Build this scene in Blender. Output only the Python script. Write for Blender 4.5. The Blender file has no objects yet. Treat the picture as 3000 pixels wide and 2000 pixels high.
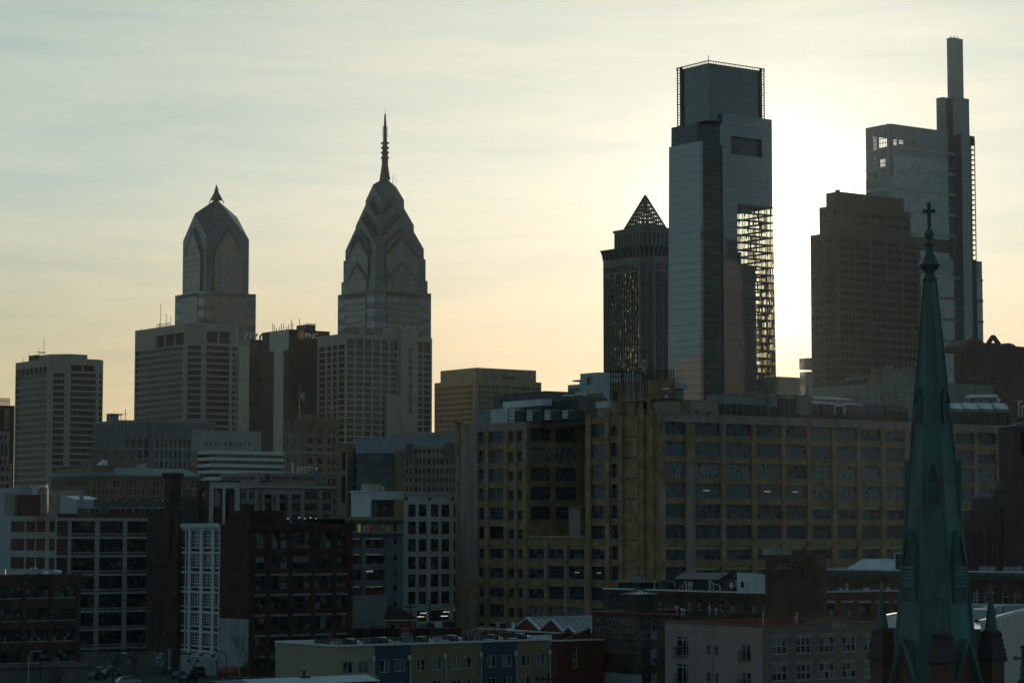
import bpy, math, random
from mathutils import Vector
random.seed(11)
SC = bpy.context.scene
COL = SC.collection
# ---------------------------------------------------------------- camera, sky, sun, exposure
F = 7083.0; TH = math.atan(570.0 / F); H = 28.0
CT, ST = math.cos(TH), math.sin(TH)
AZ, EL = math.radians(6.25), math.radians(7.05)
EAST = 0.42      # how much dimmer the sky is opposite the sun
cam = bpy.data.cameras.new('camera'); cam.lens = 85; cam.sensor_width = 36; cam.sensor_fit = 'HORIZONTAL'
cam.clip_start = 1; cam.clip_end = 30000
camo = bpy.data.objects.new('camera', cam); COL.objects.link(camo)
camo.location = (0, 0, H); camo.rotation_euler = (math.pi / 2 + TH, 0, 0)
SC.camera = camo
SC.view_settings.view_transform = 'Standard'; SC.view_settings.look = 'None'
SC.view_settings.exposure = 0.0; SC.view_settings.gamma = 1
cy = SC.cycles
cy.use_denoising = True
cy.max_bounces = 6; cy.diffuse_bounces = 2; cy.glossy_bounces = 3; cy.transmission_bounces = 4
cy.transparent_max_bounces = 12; cy.volume_bounces = 1
cy.sample_clamp_indirect = 4

w = bpy.data.worlds.new("World"); SC.world = w; w.use_nodes = True
nt = w.node_tree; N_, L_ = nt.nodes, nt.links
bg = N_['Background']; bg.inputs['Strength'].default_value = 0.12
sky = N_.new('ShaderNodeTexSky'); sky.sky_type = 'NISHITA'; sky.sun_disc = False
sky.sun_elevation = EL; sky.sun_rotation = AZ
sky.altitude = 0; sky.air_density = 1.0; sky.dust_density = 1.0; sky.ozone_density = 1.5
tc = N_.new('ShaderNodeTexCoord')
def wnoise(scale, mscale, detail, rough, rot=(0, 0, 0)):
    mp = N_.new('ShaderNodeMapping'); mp.inputs['Scale'].default_value = mscale; mp.inputs['Rotation'].default_value = rot
    L_.new(tc.outputs['Generated'], mp.inputs['Vector'])
    n = N_.new('ShaderNodeTexNoise'); n.inputs['Scale'].default_value = scale
    n.inputs['Detail'].default_value = detail; n.inputs['Roughness'].default_value = rough
    n.inputs['Distortion'].default_value = 0.6
    L_.new(mp.outputs[0], n.inputs['Vector'])
    return n.outputs['Fac']
def wmath(op, a, b=None, clamp=False):
    m = N_.new('ShaderNodeMath'); m.operation = op; m.use_clamp = clamp
    for i, v in enumerate((a, b)):
        if v is None: continue
        if isinstance(v, (int, float)): m.inputs[i].default_value = v
        else: L_.new(v, m.inputs[i])
    return m.outputs[0]
# thin streaky cirrus: lifts the sky towards its own pale cloud colour in soft bands
c1 = wnoise(5.0, (1.0, 1.0, 7.0), 6, 0.55, (0.0, 0.10, 0.0))
c2 = wnoise(16.0, (1.0, 1.0, 9.0), 5, 0.6, (0.0, -0.05, 0.0))
cl = wmath('ADD', wmath('MULTIPLY', c1, 0.7), wmath('MULTIPLY', c2, 0.3))
mr = N_.new('ShaderNodeMapRange'); mr.inputs[1].default_value = 0.36; mr.inputs[2].default_value = 0.64
L_.new(cl, mr.inputs[0])
mixc = N_.new('ShaderNodeMix'); mixc.data_type = 'RGBA'
mixc.inputs[6].default_value = (0.86, 0.93, 0.95, 1); mixc.inputs[7].default_value = (1.13, 1.08, 1.03, 1)
L_.new(mr.outputs[0], mixc.inputs[0])
# the veil of cirrus evens the clear sky out: compress its range channel by channel, warmer and dimmer towards the horizon
def wramp(v, a, b, c, d):
    m = N_.new('ShaderNodeMapRange'); m.interpolation_type = 'SMOOTHSTEP'
    for i, x in enumerate((a, b, c, d)): m.inputs[i + 1].default_value = x
    L_.new(v, m.inputs[0]); return m.outputs[0]
sdv = N_.new('ShaderNodeVectorMath'); sdv.operation = 'DOT_PRODUCT'
L_.new(tc.outputs['Generated'], sdv.inputs[0]); sdv.inputs[1].default_value = (math.sin(AZ) * math.cos(EL), math.cos(AZ) * math.cos(EL), math.sin(EL))
cosg = sdv.outputs['Value']
sxyz = N_.new('ShaderNodeSeparateXYZ'); L_.new(tc.outputs['Generated'], sxyz.inputs[0]); zel = sxyz.outputs[2]
srgb = N_.new('ShaderNodeSeparateColor'); L_.new(sky.outputs[0], srgb.inputs[0])
crgb = N_.new('ShaderNodeSeparateColor'); L_.new(mixc.outputs[2], crgb.inputs[0])
aur = wmath('ADD', wmath('MULTIPLY', wmath('POWER', wmath('MAXIMUM', cosg, 0), 85), 2.2), wmath('MULTIPLY', wmath('POWER', wmath('MAXIMUM', cosg, 0), 1500), 12.0))
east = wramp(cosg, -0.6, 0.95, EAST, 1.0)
comb = N_.new('ShaderNodeCombineColor')
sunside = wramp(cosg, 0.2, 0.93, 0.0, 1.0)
for i, (g, a, lo, lo_e, hz_, et) in enumerate(((0.42, 0.455, 0.90, 0.86, 1.0, 0.98), (0.30, 0.56, 0.76, 0.92, 0.92, 1.04), (0.25, 0.545, 0.60, 0.98, 0.84, 0.96))):
    v = wmath('MULTIPLY', wmath('POWER', wmath('MAXIMUM', srgb.outputs[i], 0), g), a / 0.12 * 0.12 ** g)
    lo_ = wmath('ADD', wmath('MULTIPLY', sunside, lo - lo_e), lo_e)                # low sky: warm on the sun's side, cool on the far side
    hi_ = wramp(zel, 0.05, 0.155, 0.0, 1.0)
    v = wmath('MULTIPLY', wmath('MULTIPLY', v, wmath('ADD', lo_, wmath('MULTIPLY', hi_, wmath('SUBTRACT', 1.0, lo_)))), crgb.outputs[i])
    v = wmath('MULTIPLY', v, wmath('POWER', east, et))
    v = wmath('ADD', v, wmath('MULTIPLY', aur, hz_))
    L_.new(v, comb.inputs[i])
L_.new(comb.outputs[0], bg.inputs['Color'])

sun = bpy.data.lights.new('sun', 'SUN'); sun.energy = 2.6; sun.angle = math.radians(0.5); sun.color = (1, 0.86, 0.66)
suno = bpy.data.objects.new('sun', sun); COL.objects.link(suno)
sd = Vector((math.sin(AZ) * math.cos(EL), math.cos(AZ) * math.cos(EL), math.sin(EL)))
suno.rotation_euler = sd.to_track_quat('Z', 'Y').to_euler(); suno.location = sd * 3000

# ---------------------------------------------------------------- materials
def newmat(name):
    m = bpy.data.materials.new(name); m.use_nodes = True
    return m, m.node_tree.nodes, m.node_tree.links, m.node_tree.nodes['Principled BSDF']
def M(name, col, rough=0.85, var=0.3, scale=0.25, streak=0.25, fine=1.5, metal=0.0, spec=0.3, bump=0.0):
    """weathered opaque surface: broad blotches, fine grain and vertical rain streaks, all in the object's own metres"""
    m, n, l, p = newmat(name)
    t = n.new('ShaderNodeTexCoord')
    def noise(sc, mp, det=3):
        g = n.new('ShaderNodeMapping'); g.inputs['Scale'].default_value = mp; l.new(t.outputs['Object'], g.inputs[0])
        x = n.new('ShaderNodeTexNoise'); x.inputs['Scale'].default_value = sc; x.inputs['Detail'].default_value = det
        l.new(g.outputs[0], x.inputs['Vector']); return x.outputs['Fac']
    def mth(op, a, b):
        q = n.new('ShaderNodeMath'); q.operation = op
        for i, v in enumerate((a, b)):
            if isinstance(v, (int, float)): q.inputs[i].default_value = v
            else: l.new(v, q.inputs[i])
        return q.outputs[0]
    a = noise(scale, (1, 1, 1), 4); b = noise(fine, (1, 1, 1), 2); s = noise(0.6, (1, 1, 0.12), 3)
    f = mth('ADD', mth('MULTIPLY', mth('SUBTRACT', a, 0.5), var * 3), mth('MULTIPLY', mth('SUBTRACT', b, 0.5), var * 1.2))
    f = mth('ADD', f, mth('MULTIPLY', mth('SUBTRACT', s, 0.5), streak * 2.5))
    f = mth('MAXIMUM', mth('ADD', f, 1.0), 0.25)
    mx = n.new('ShaderNodeMix'); mx.data_type = 'RGBA'; mx.blend_type = 'MULTIPLY'; mx.inputs[0].default_value = 1
    mx.inputs[6].default_value = (*col, 1); l.new(f, mx.inputs[7])
    l.new(mx.outputs[2], p.inputs['Base Color'])
    p.inputs['Roughness'].default_value = rough; p.inputs['Metallic'].default_value = metal
    p.inputs['Specular IOR Level'].default_value = spec
    if bump:
        bp = n.new('ShaderNodeBump'); bp.inputs['Strength'].default_value = bump; bp.inputs['Distance'].default_value = 0.05
        l.new(b, bp.inputs['Height']); l.new(bp.outputs[0], p.inputs['Normal'])
    return m
def brick(name, c1, c2, mortar, bw=0.22, bh=0.075, var=0.5):
    m, n, l, p = newmat(name)
    t = n.new('ShaderNodeTexCoord'); s = n.new('ShaderNodeSeparateXYZ'); l.new(t.outputs['Object'], s.inputs[0])
    ad = n.new('ShaderNodeMath'); l.new(s.outputs[0], ad.inputs[0]); l.new(s.outputs[1], ad.inputs[1])
    cb = n.new('ShaderNodeCombineXYZ'); l.new(ad.outputs[0], cb.inputs[0]); l.new(s.outputs[2], cb.inputs[1])
    k = n.new('ShaderNodeTexBrick'); l.new(cb.outputs[0], k.inputs['Vector'])
    k.inputs['Color1'].default_value = (*c1, 1); k.inputs['Color2'].default_value = (*c2, 1); k.inputs['Mortar'].default_value = (*mortar, 1)
    k.inputs['Scale'].default_value = 1; k.inputs['Brick Width'].default_value = bw; k.inputs['Row Height'].default_value = bh
    k.inputs['Mortar Size'].default_value = 0.008
    x = n.new('ShaderNodeTexNoise'); x.inputs['Scale'].default_value = 0.35; x.inputs['Detail'].default_value = 6; x.inputs['Roughness'].default_value = 0.65
    l.new(t.outputs['Object'], x.inputs['Vector'])
    g = n.new('ShaderNodeMapRange'); g.inputs[1].default_value = 0.3; g.inputs[2].default_value = 0.7
    g.inputs[3].default_value = 1 - var; g.inputs[4].default_value = 1 + var; l.new(x.outputs['Fac'], g.inputs[0])
    mx = n.new('ShaderNodeMix'); mx.data_type = 'RGBA'; mx.blend_type = 'MULTIPLY'; mx.inputs[0].default_value = 1
    l.new(k.outputs['Color'], mx.inputs[6]); l.new(g.outputs[0], mx.inputs[7])
    l.new(mx.outputs[2], p.inputs['Base Color']); p.inputs['Roughness'].default_value = 0.9
    p.inputs['Specular IOR Level'].default_value = 0.2
    bp = n.new('ShaderNodeBump'); bp.inputs['Strength'].default_value = 0.4; bp.inputs['Distance'].default_value = 0.02
    l.new(k.outputs['Fac'], bp.inputs['Height']); bp.invert = True; l.new(bp.outputs[0], p.inputs['Normal'])
    return m
def glass(name, col=(0.015, 0.02, 0.024), rough=0.06, ior=1.5, wav=0.0, rnd=0.0, blind=(0.25, 0.24, 0.2)):
    """window pane seen from outside: dark room behind, reflecting, slightly wavy; some have blinds drawn"""
    m, n, l, p = newmat(name)
    p.inputs['Base Color'].default_value = (*col, 1); p.inputs['Roughness'].default_value = rough; p.inputs['IOR'].default_value = ior
    if rnd:
        oi = n.new('ShaderNodeObjectInfo'); t = n.new('ShaderNodeTexCoord'); x = n.new('ShaderNodeTexNoise')
        va = n.new('ShaderNodeVectorMath'); va.operation = 'ADD'; l.new(t.outputs['Object'], va.inputs[0])
        cb = n.new('ShaderNodeCombineXYZ')
        mm = n.new('ShaderNodeMath'); mm.operation = 'MULTIPLY'; mm.inputs[1].default_value = 91; l.new(oi.outputs['Random'], mm.inputs[0])
        l.new(mm.outputs[0], cb.inputs[0]); l.new(mm.outputs[0], cb.inputs[2]); l.new(cb.outputs[0], va.inputs[1])
        x.inputs['Scale'].default_value = 0.55; x.inputs['Detail'].default_value = 2; l.new(va.outputs[0], x.inputs['Vector'])
        g = n.new('ShaderNodeMapRange'); g.inputs[1].default_value = 0.5; g.inputs[2].default_value = 0.62; g.inputs[4].default_value = rnd
        l.new(x.outputs['Fac'], g.inputs[0])
        mx = n.new('ShaderNodeMix'); mx.data_type = 'RGBA'; mx.inputs[6].default_value = (*col, 1); mx.inputs[7].default_value = (*blind, 1)
        l.new(g.outputs[0], mx.inputs[0]); l.new(mx.outputs[2], p.inputs['Base Color'])
    if wav:
        t2 = n.new('ShaderNodeTexCoord'); y = n.new('ShaderNodeTexNoise'); y.inputs['Scale'].default_value = 0.7; y.inputs['Detail'].default_value = 2
        l.new(t2.outputs['Object'], y.inputs['Vector'])
        bp = n.new('ShaderNodeBump'); bp.inputs['Strength'].default_value = 1; bp.inputs['Distance'].default_value = wav
        l.new(y.outputs['Fac'], bp.inputs['Height']); l.new(bp.outputs[0], p.inputs['Normal'])
    return m
def curtain(name, col, line, gx, gz, lw=0.12, rough=0.08, ior=1.9, spand=None, lz=None, jit=0.25, wav=0.06):
    """curtain wall: glass panels of gx by gz metres between thin mullions, panel tone and tilt varying a little; optional opaque spandrel row"""
    m, n, l, p = newmat(name)
    t = n.new('ShaderNodeTexCoord'); s = n.new('ShaderNodeSeparateXYZ'); l.new(t.outputs['Object'], s.inputs[0])
    def mth(op, a, b=None, c=None):
        q = n.new('ShaderNodeMath'); q.operation = op
        for i, v in enumerate((a, b, c)):
            if v is None: continue
            if isinstance(v, (int, float)): q.inputs[i].default_value = v
            else: l.new(v, q.inputs[i])
        return q.outputs[0]
    u = mth('DIVIDE', mth('ADD', s.outputs[0], s.outputs[1]), gx); v = mth('DIVIDE', s.outputs[2], gz)
    fu, fv = mth('FRACT', u), mth('FRACT', v)
    ln = mth('MAXIMUM', mth('LESS_THAN', fu, lw / gx), mth('LESS_THAN', fv, (lz or lw) / gz))
    cb = n.new('ShaderNodeCombineXYZ'); l.new(mth('FLOOR', u), cb.inputs[0]); l.new(mth('FLOOR', v), cb.inputs[1])
    wn = n.new('ShaderNodeTexWhiteNoise'); wn.noise_dimensions = '3D'; l.new(cb.outputs[0], wn.inputs['Vector'])
    k = mth('MULTIPLY_ADD', wn.outputs['Value'], 2 * jit, 1 - jit)
    a = n.new('ShaderNodeMix'); a.data_type = 'RGBA'; a.blend_type = 'MULTIPLY'; a.inputs[0].default_value = 1
    a.inputs[6].default_value = (*col, 1); l.new(k, a.inputs[7]); src = a.outputs[2]
    rsrc = None
    if spand:
        sp = mth('GREATER_THAN', fv, 1 - spand[0])
        b = n.new('ShaderNodeMix'); b.data_type = 'RGBA'; l.new(sp, b.inputs[0]); l.new(src, b.inputs[6]); b.inputs[7].default_value = (*spand[1], 1)
        src = b.outputs[2]; ln2 = mth('MAXIMUM', ln, sp)
    else: ln2 = ln
    c = n.new('ShaderNodeMix'); c.data_type = 'RGBA'; l.new(ln, c.inputs[0]); l.new(src, c.inputs[6]); c.inputs[7].default_value = (*line, 1)
    l.new(c.outputs[2], p.inputs['Base Color'])
    l.new(mth('MULTIPLY_ADD', ln2, 0.4, rough), p.inputs['Roughness'])
    p.inputs['IOR'].default_value = ior
    # every pane hangs at a slightly different tilt
    vm = n.new('ShaderNodeVectorMath'); vm.operation = 'MULTIPLY_ADD'
    l.new(wn.outputs['Color'], vm.inputs[0]); vm.inputs[1].default_value = (wav, wav, wav); vm.inputs[2].default_value = (-wav / 2, -wav / 2, -wav / 2)
    ge = n.new('ShaderNodeNewGeometry'); ad = n.new('ShaderNodeVectorMath'); ad.operation = 'ADD'
    l.new(ge.outputs['Normal'], ad.inputs[0]); l.new(vm.outputs[0], ad.inputs[1])
    nm = n.new('ShaderNodeVectorMath'); nm.operation = 'NORMALIZE'; l.new(ad.outputs[0], nm.inputs[0]); l.new(nm.outputs[0], p.inputs['Normal'])
    return m
def clear(name, tint=(0.8, 0.85, 0.8), ior=1.5):
    """a pane one can see through: thin glass"""
    m, n, l, p = newmat(name); n.remove(p)
    o = n['Material Output']; tr = n.new('ShaderNodeBsdfTransparent'); tr.inputs[0].default_value = (*tint, 1)
    g = n.new('ShaderNodeBsdfGlossy'); g.inputs['Roughness'].default_value = 0.05
    lw = n.new('ShaderNodeLayerWeight'); lw.inputs[0].default_value = 0.5; pw = n.new('ShaderNodeMath'); pw.operation = 'POWER'; pw.inputs[1].default_value = 4
    f = n.new('ShaderNodeMath'); f.operation = 'MULTIPLY_ADD'; f.inputs[1].default_value = 0.6; f.inputs[2].default_value = 0.06; x = n.new('ShaderNodeMixShader')
    l.new(lw.outputs['Facing'], pw.inputs[0]); l.new(pw.outputs[0], f.inputs[0])
    l.new(f.outputs[0], x.inputs[0]); l.new(tr.outputs[0], x.inputs[1]); l.new(g.outputs[0], x.inputs[2]); l.new(x.outputs[0], o.inputs[0])
    return m
def emit(name, col, st):
    m, n, l, p = newmat(name)
    p.inputs['Base Color'].default_value = (*col, 1); p.inputs['Emission Color'].default_value = (*col, 1); p.inputs['Emission Strength'].default_value = st
    return m
def faded(name, col, cover):
    """old sign paint flaking off the brick: patches of it are simply gone"""
    m, n, l, p = newmat(name); o = n['Material Output']
    p.inputs['Base Color'].default_value = (*col, 1); p.inputs['Roughness'].default_value = 0.9
    t = n.new('ShaderNodeTexCoord'); x = n.new('ShaderNodeTexNoise'); x.inputs['Scale'].default_value = 2.2; x.inputs['Detail'].default_value = 5
    l.new(t.outputs['Object'], x.inputs['Vector'])
    g = n.new('ShaderNodeMapRange'); g.inputs[1].default_value = 0.35; g.inputs[2].default_value = 0.65; g.inputs[4].default_value = cover; g.inputs[3].default_value = 0.05
    l.new(x.outputs['Fac'], g.inputs[0])
    tr = n.new('ShaderNodeBsdfTransparent'); mx = n.new('ShaderNodeMixShader'); l.new(g.outputs[0], mx.inputs[0])
    l.new(tr.outputs[0], mx.inputs[1]); l.new(p.outputs[0], mx.inputs[2]); l.new(mx.outputs[0], o.inputs[0])
    return m

# ---------------------------------------------------------------- picture <-> place
def kx(px, py=1570): return (px - 1500) / (F * CT - (1000 - py) * ST)
def ez(py): yv = 1000 - py; return (F * ST + yv * CT) / (F * CT - yv * ST)
def Zat(py, Y): return H + Y * ez(py)
def at(px, py, Y): return Vector((kx(px, py) * Y, Y, Zat(py, Y)))
GA = math.radians(36)     # the street grid against the picture plane

# ---------------------------------------------------------------- mesh building
class Face:
    """a vertical wall plane in a thing's own frame: origin, direction to the viewer's right, inward normal"""
    def __init__(s, O, u): s.O = Vector((O[0], O[1], 0)); s.u = Vector((u[0], u[1], 0)).normalized(); s.i = Vector((-s.u.y, s.u.x, 0))
    def p(s, U, z, d=0.0): return s.O + s.u * U + s.i * d + Vector((0, 0, z))
class MB:
    def __init__(s): s.v = []; s.f = []; s.m = []
    def add(s, pts, faces, m=0):
        o = len(s.v); s.v += [tuple(p) for p in pts]
        for f in faces: s.f.append([o + i for i in f]); s.m.append(m)
    def extend_from(s, o):
        b = len(s.v); s.v += o.v; s.f += [[b + i for i in f] for f in o.f]; s.m += o.m
    def quad(s, a, b, c, d, m=0): s.add((a, b, c, d), [(0, 1, 2, 3)], m)
    def poly(s, pts, m=0): s.add(pts, [tuple(range(len(pts)))], m)
    def box(s, x0, x1, y0, y1, z0, z1, m=0):
        s.add([(x0, y0, z0), (x1, y0, z0), (x1, y1, z0), (x0, y1, z0), (x0, y0, z1), (x1, y0, z1), (x1, y1, z1), (x0, y1, z1)],
              [(0, 3, 2, 1), (4, 5, 6, 7), (0, 1, 5, 4), (1, 2, 6, 5), (2, 3, 7, 6), (3, 0, 4, 7)], m)
    def fbox(s, F_, u0, u1, z0, z1, d0, d1, m=0):
        """box on a face: u along it, d inward (negative stands proud)"""
        P = [F_.p(u, z, d) for z in (z0, z1) for (u, d) in ((u0, d0), (u1, d0), (u1, d1), (u0, d1))]
        s.add(P, [(0, 3, 2, 1), (4, 5, 6, 7), (0, 1, 5, 4), (1, 2, 6, 5), (2, 3, 7, 6), (3, 0, 4, 7)], m)
    def loft(s, p0, z0, p1, z1, m=0, cap=True, bot=False, mt=None):
        n = len(p0)
        s.add([(x, y, z0) for x, y in p0] + [(x, y, z1) for x, y in p1], [(i, (i + 1) % n, n + (i + 1) % n, n + i) for i in range(n)], m)
        if cap: s.poly([(x, y, z1) for x, y in p1], m if mt is None else mt)
        if bot: s.poly([(x, y, z0) for x, y in reversed(p0)], m)
    def prism(s, p, z0, z1, m=0, mt=None): s.loft(p, z0, p, z1, m, True, False, mt)
    def tube(s, a, b, r, n=6, m=0, r2=None):
        a, b = Vector(a), Vector(b); d = (b - a).normalized(); r2 = r if r2 is None else r2
        x = d.orthogonal().normalized(); y = d.cross(x)
        P = [a + (x * math.cos(2 * math.pi * i / n) + y * math.sin(2 * math.pi * i / n)) * r for i in range(n)]
        P += [b + (x * math.cos(2 * math.pi * i / n) + y * math.sin(2 * math.pi * i / n)) * r2 for i in range(n)]
        s.add(P, [(i, (i + 1) % n, n + (i + 1) % n, n + i) for i in range(n)] + [tuple(range(n - 1, -1, -1)), tuple(range(n, 2 * n))], m)
    def path(s, pts, r, n=6, m=0):
        for a, b in zip(pts, pts[1:]): s.tube(a, b, r, n, m)
    def lathe(s, prof, n=16, cx=0, cy=0, m=0, ph=0.0):
        P = []
        for r, z in prof: P += [(cx + r * math.sin(ph + 2 * math.pi * i / n), cy - r * math.cos(ph + 2 * math.pi * i / n), z) for i in range(n)]
        fs = []
        for k in range(len(prof) - 1): fs += [(k * n + i, k * n + (i + 1) % n, (k + 1) * n + (i + 1) % n, (k + 1) * n + i) for i in range(n)]
        s.add(P, fs + [tuple(range((len(prof) - 1) * n, len(prof) * n)), tuple(range(n - 1, -1, -1))], m)
    def wall(s, F_, U0, U1, z0, z1, opens, dep=0.3, m=0, mr=None):
        """a wall sheet with real openings (u0,u1,za,zb) and their reveals"""
        mr = m if mr is None else mr
        op = [(max(a, U0), min(b, U1), max(c, z0), min(d, z1)) for a, b, c, d in opens]
        op = [o for o in op if o[1] - o[0] > 0.02 and o[3] - o[2] > 0.02]
        zs = sorted({z0, z1, *[round(o[2], 4) for o in op], *[round(o[3], 4) for o in op]})
        op = [(a, b, round(c, 4), round(d, 4)) for a, b, c, d in op]
        for za, zb in zip(zs, zs[1:]):
            zm = (za + zb) / 2; cut = sorted((a, b) for a, b, c, d in op if c < zm < d); u = U0
            for a, b in cut + [(U1, U1)]:
                if a - u > 1e-4: s.quad(F_.p(u, za), F_.p(a, za), F_.p(a, zb), F_.p(u, zb), m)
                u = max(u, b)
        for a, b, c, d in op:
            for (p, q) in (((a, c), (b, c)), ((b, c), (b, d)), ((b, d), (a, d)), ((a, d), (a, c))):
                s.quad(F_.p(p[0], p[1]), F_.p(p[0], p[1], dep), F_.p(q[0], q[1], dep), F_.p(q[0], q[1]), mr)
    def mesh(s, name, mats):
        me = bpy.data.meshes.new(name); me.from_pydata(s.v, [], s.f)
        for x in mats: me.materials.append(x)
        me.polygons.foreach_set('material_index', s.m); me.update()
        return me
    def build(s, name, mats, parent=None, smooth=False, loc=None, **kw):
        mats = mats if isinstance(mats, (list, tuple)) else [mats]
        me = s.mesh(name, mats)
        if smooth:
            for p in me.polygons: p.use_smooth = True
        o = bpy.data.objects.new(name, me); COL.objects.link(o)
        if parent: o.parent = parent
        if loc is not None: o.location = loc
        for k, v in kw.items(): o[k] = v
        return o
def link(name, me, parent, loc=(0, 0, 0), rz=0.0):
    o = bpy.data.objects.new(name, me); COL.objects.link(o); o.parent = parent; o.location = loc; o.rotation_euler = (0, 0, rz)
    return o
def copy_thing(src, loc, rz=None, label=None):
    r = src.copy(); COL.objects.link(r); r.location = loc
    if rz is not None: r.rotation_euler = (0, 0, rz)
    if label: r['label'] = label
    for c in src.children:
        k = c.copy(); COL.objects.link(k); k.parent = r; k.matrix_parent_inverse = c.matrix_parent_inverse.copy()
        for g in c.children:
            d = g.copy(); COL.objects.link(d); d.parent = k
    return r
def thing(name, label, cat, loc=(0, 0, 0), rz=0.0, group=None):
    o = bpy.data.objects.new(name, None); COL.objects.link(o); o.location = loc; o.rotation_euler = (0, 0, rz)
    o.empty_display_size = 1; o['label'] = label; o['category'] = cat
    if group: o['group'] = group
    return o
class Bld:
    """a building standing on the street grid: its near corner at (px, Y); x runs along the right hand face, y along the left hand one"""
    def __init__(s, name, label, px, Y, l=None, r=None, py=1570, cat='building', ang=GA, group=None, wl=None, wr=None):
        s.N = Vector((kx(px, py) * Y, Y, 0)); s.ang = ang
        s.R = Vector((math.cos(ang), math.sin(ang), 0)); s.L = Vector((-math.sin(ang), math.cos(ang), 0))
        s.o = thing(name, label, cat, s.N, ang, group)
        s.py = py
        s.wr = wr if wr else s.a(r); s.wl = wl if wl else s.b(l)
        s.front = Face((0, 0), (1, 0)); s.left = Face((0, s.wl), (0, -1))
    def _t(s, D, px, py, off=None):
        P = s.N + (off if off is not None else Vector((0, 0, 0)))
        k = kx(px, s.py if py is None else py); return (k * P.y - P.x) / (D.x - k * D.y)
    def a(s, px, py=None, y=0.0): return s._t(s.R, px, py, s.L * y)
    def b(s, px, py=None, x=0.0): return s._t(s.L, px, py, s.R * x)
    def U(s, px, py=None): return s.wl - s.b(px, py)       # position along the left face, from its far end
    def z(s, py, x=0.0, y=0.0): return Zat(py, (s.N + s.R * x + s.L * y).y)
    def build(s, mb, name, mats, **kw): return mb.build(name, mats, s.o, **kw)
WM = {}
def winmesh(kind, w, h, var=0):
    key = (kind, round(w, 2), round(h, 2), var)
    if key in WM: return WM[key]
    K = WK[kind]; rnd = random.Random(len(WM) * 7 + var)
    mb = MB(); fr = K.get('fr', 0.07); bar = K.get('bar', 0.05); t = K.get('t', 0.08)
    nx = K['nx'] if isinstance(K['nx'], int) else max(1, round(w / K['nx'])); ny = K['ny'] if isinstance(K['ny'], int) else max(1, round(h / K['ny']))
    mb.box(0, w, 0, t, 0, fr); mb.box(0, w, 0, t, h - fr, h); mb.box(0, fr, 0.002, t, fr, h - fr); mb.box(w - fr, w, 0.002, t, fr, h - fr)
    top = h; z0 = 0
    if 'shade' in K:
        sh = K['shade']; mb.quad((fr, t * 0.7, h - sh), (w - fr, t * 0.7, h - sh), (w - fr, t * 0.7, h - fr), (fr, t * 0.7, h - fr), 2); top = h - sh
        mb.box(fr, w - fr, 0.01, t, top - bar / 2, top + bar / 2)
    gw, gh = (w - 2 * fr) / nx, (top - 2 * fr) / ny
    wide = K.get('wide')                       # every so many bars a heavier post
    for i in range(1, nx):
        x = fr + i * gw; b = bar * (1.8 if wide and i % wide == 0 else 1); mb.box(x - b / 2, x + b / 2, 0.004, t, fr, top - fr)
    for j in range(1, ny):
        z = fr + j * gh; mb.box(fr, w - fr, 0.008, t, z - bar / 2, z + bar / 2)
    pick = K.get('pick')
    til = K.get('tilt', 0.004)
    for i in range(nx):
        for j in range(ny):
            mi = 1 if not pick else pick(rnd, i, j, nx, ny)
            x0, x1, za, zb = fr + i * gw, fr + (i + 1) * gw, fr + j * gh, fr + (j + 1) * gh
            e = [t * 0.6 + rnd.uniform(-til, til) * max(gw, gh) for _ in range(3)]
            mb.quad((x0, e[0], za), (x1, e[1], za), (x1, e[1] + e[2] - t * 0.6, zb), (x0, e[0] + e[2] - t * 0.6, zb), mi)
    if K.get('sill'):
        mb.box(-0.08, w + 0.08, -0.12, 0.0, -0.14, -0.002, len(K['mats']) - 1)
    me = mb.mesh('window', K['mats']); WM[key] = me
    return me
def win(B, F_, U0, z0, w, h, kind, dep=0.25, name='window', nvar=1):
    me = winmesh(kind, w, h, random.randrange(nvar))
    o = link(name, me, B.o if isinstance(B, Bld) else B, F_.p(U0, z0, dep), math.atan2(F_.u.y, F_.u.x))
    return o
def text(s, size, mat, parent, face, U, z, d=-0.03, name='lettering', bold=0.0, fit=None, th=0.02):
    """flat raised letters on a wall"""
    cu = bpy.data.curves.new(name, 'FONT'); cu.body = s; cu.size = size; cu.extrude = th; cu.offset = bold; cu.resolution_u = 3
    ob = bpy.data.objects.new('tmp', cu); COL.objects.link(ob)
    dg = bpy.context.evaluated_depsgraph_get(); me = bpy.data.meshes.new_from_object(ob.evaluated_get(dg)); bpy.data.objects.remove(ob)
    xs = [v.co.x for v in me.vertices]; x0, x1 = min(xs), max(xs)
    k = 1 if not fit else fit / (x1 - x0)
    for v in me.vertices: v.co = Vector(((v.co.x - x0) * k, -v.co.z, v.co.y))
    me.materials.clear(); me.materials.append(mat)
    o = link(name, me, parent, face.p(U, z, d), math.atan2(face.u.y, face.u.x))
    return o
# ---------------------------------------------------------------- shared materials
m_conc = M('pale concrete', (0.39, 0.33, 0.265), var=.15, streak=.12); m_conc2 = M('grey concrete', (0.24, 0.24, 0.23)); m_concd = M('dark concrete', (0.13, 0.125, 0.12))
m_lime = M('limestone', (0.33, 0.28, 0.22), var=0.2); m_brownstone = M('brown masonry', (0.24, 0.17, 0.115), var=0.3, streak=0.35)
m_white = M('white painted stucco', (0.62, 0.64, 0.66), var=0.12, streak=0.3); m_steel = M('galvanised steel', (0.45, 0.47, 0.48), 0.45, metal=0.7, var=0.2)
m_dark = M('dark painted metal', (0.035, 0.037, 0.04), 0.6); m_black = M('black metal', (0.012, 0.012, 0.013), 0.6)
m_roof = M('roof felt', (0.05, 0.05, 0.05), 0.95, var=0.4); m_roofw = M('white roof membrane', (0.36, 0.39, 0.43), 0.7, var=0.2, streak=0)
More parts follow.
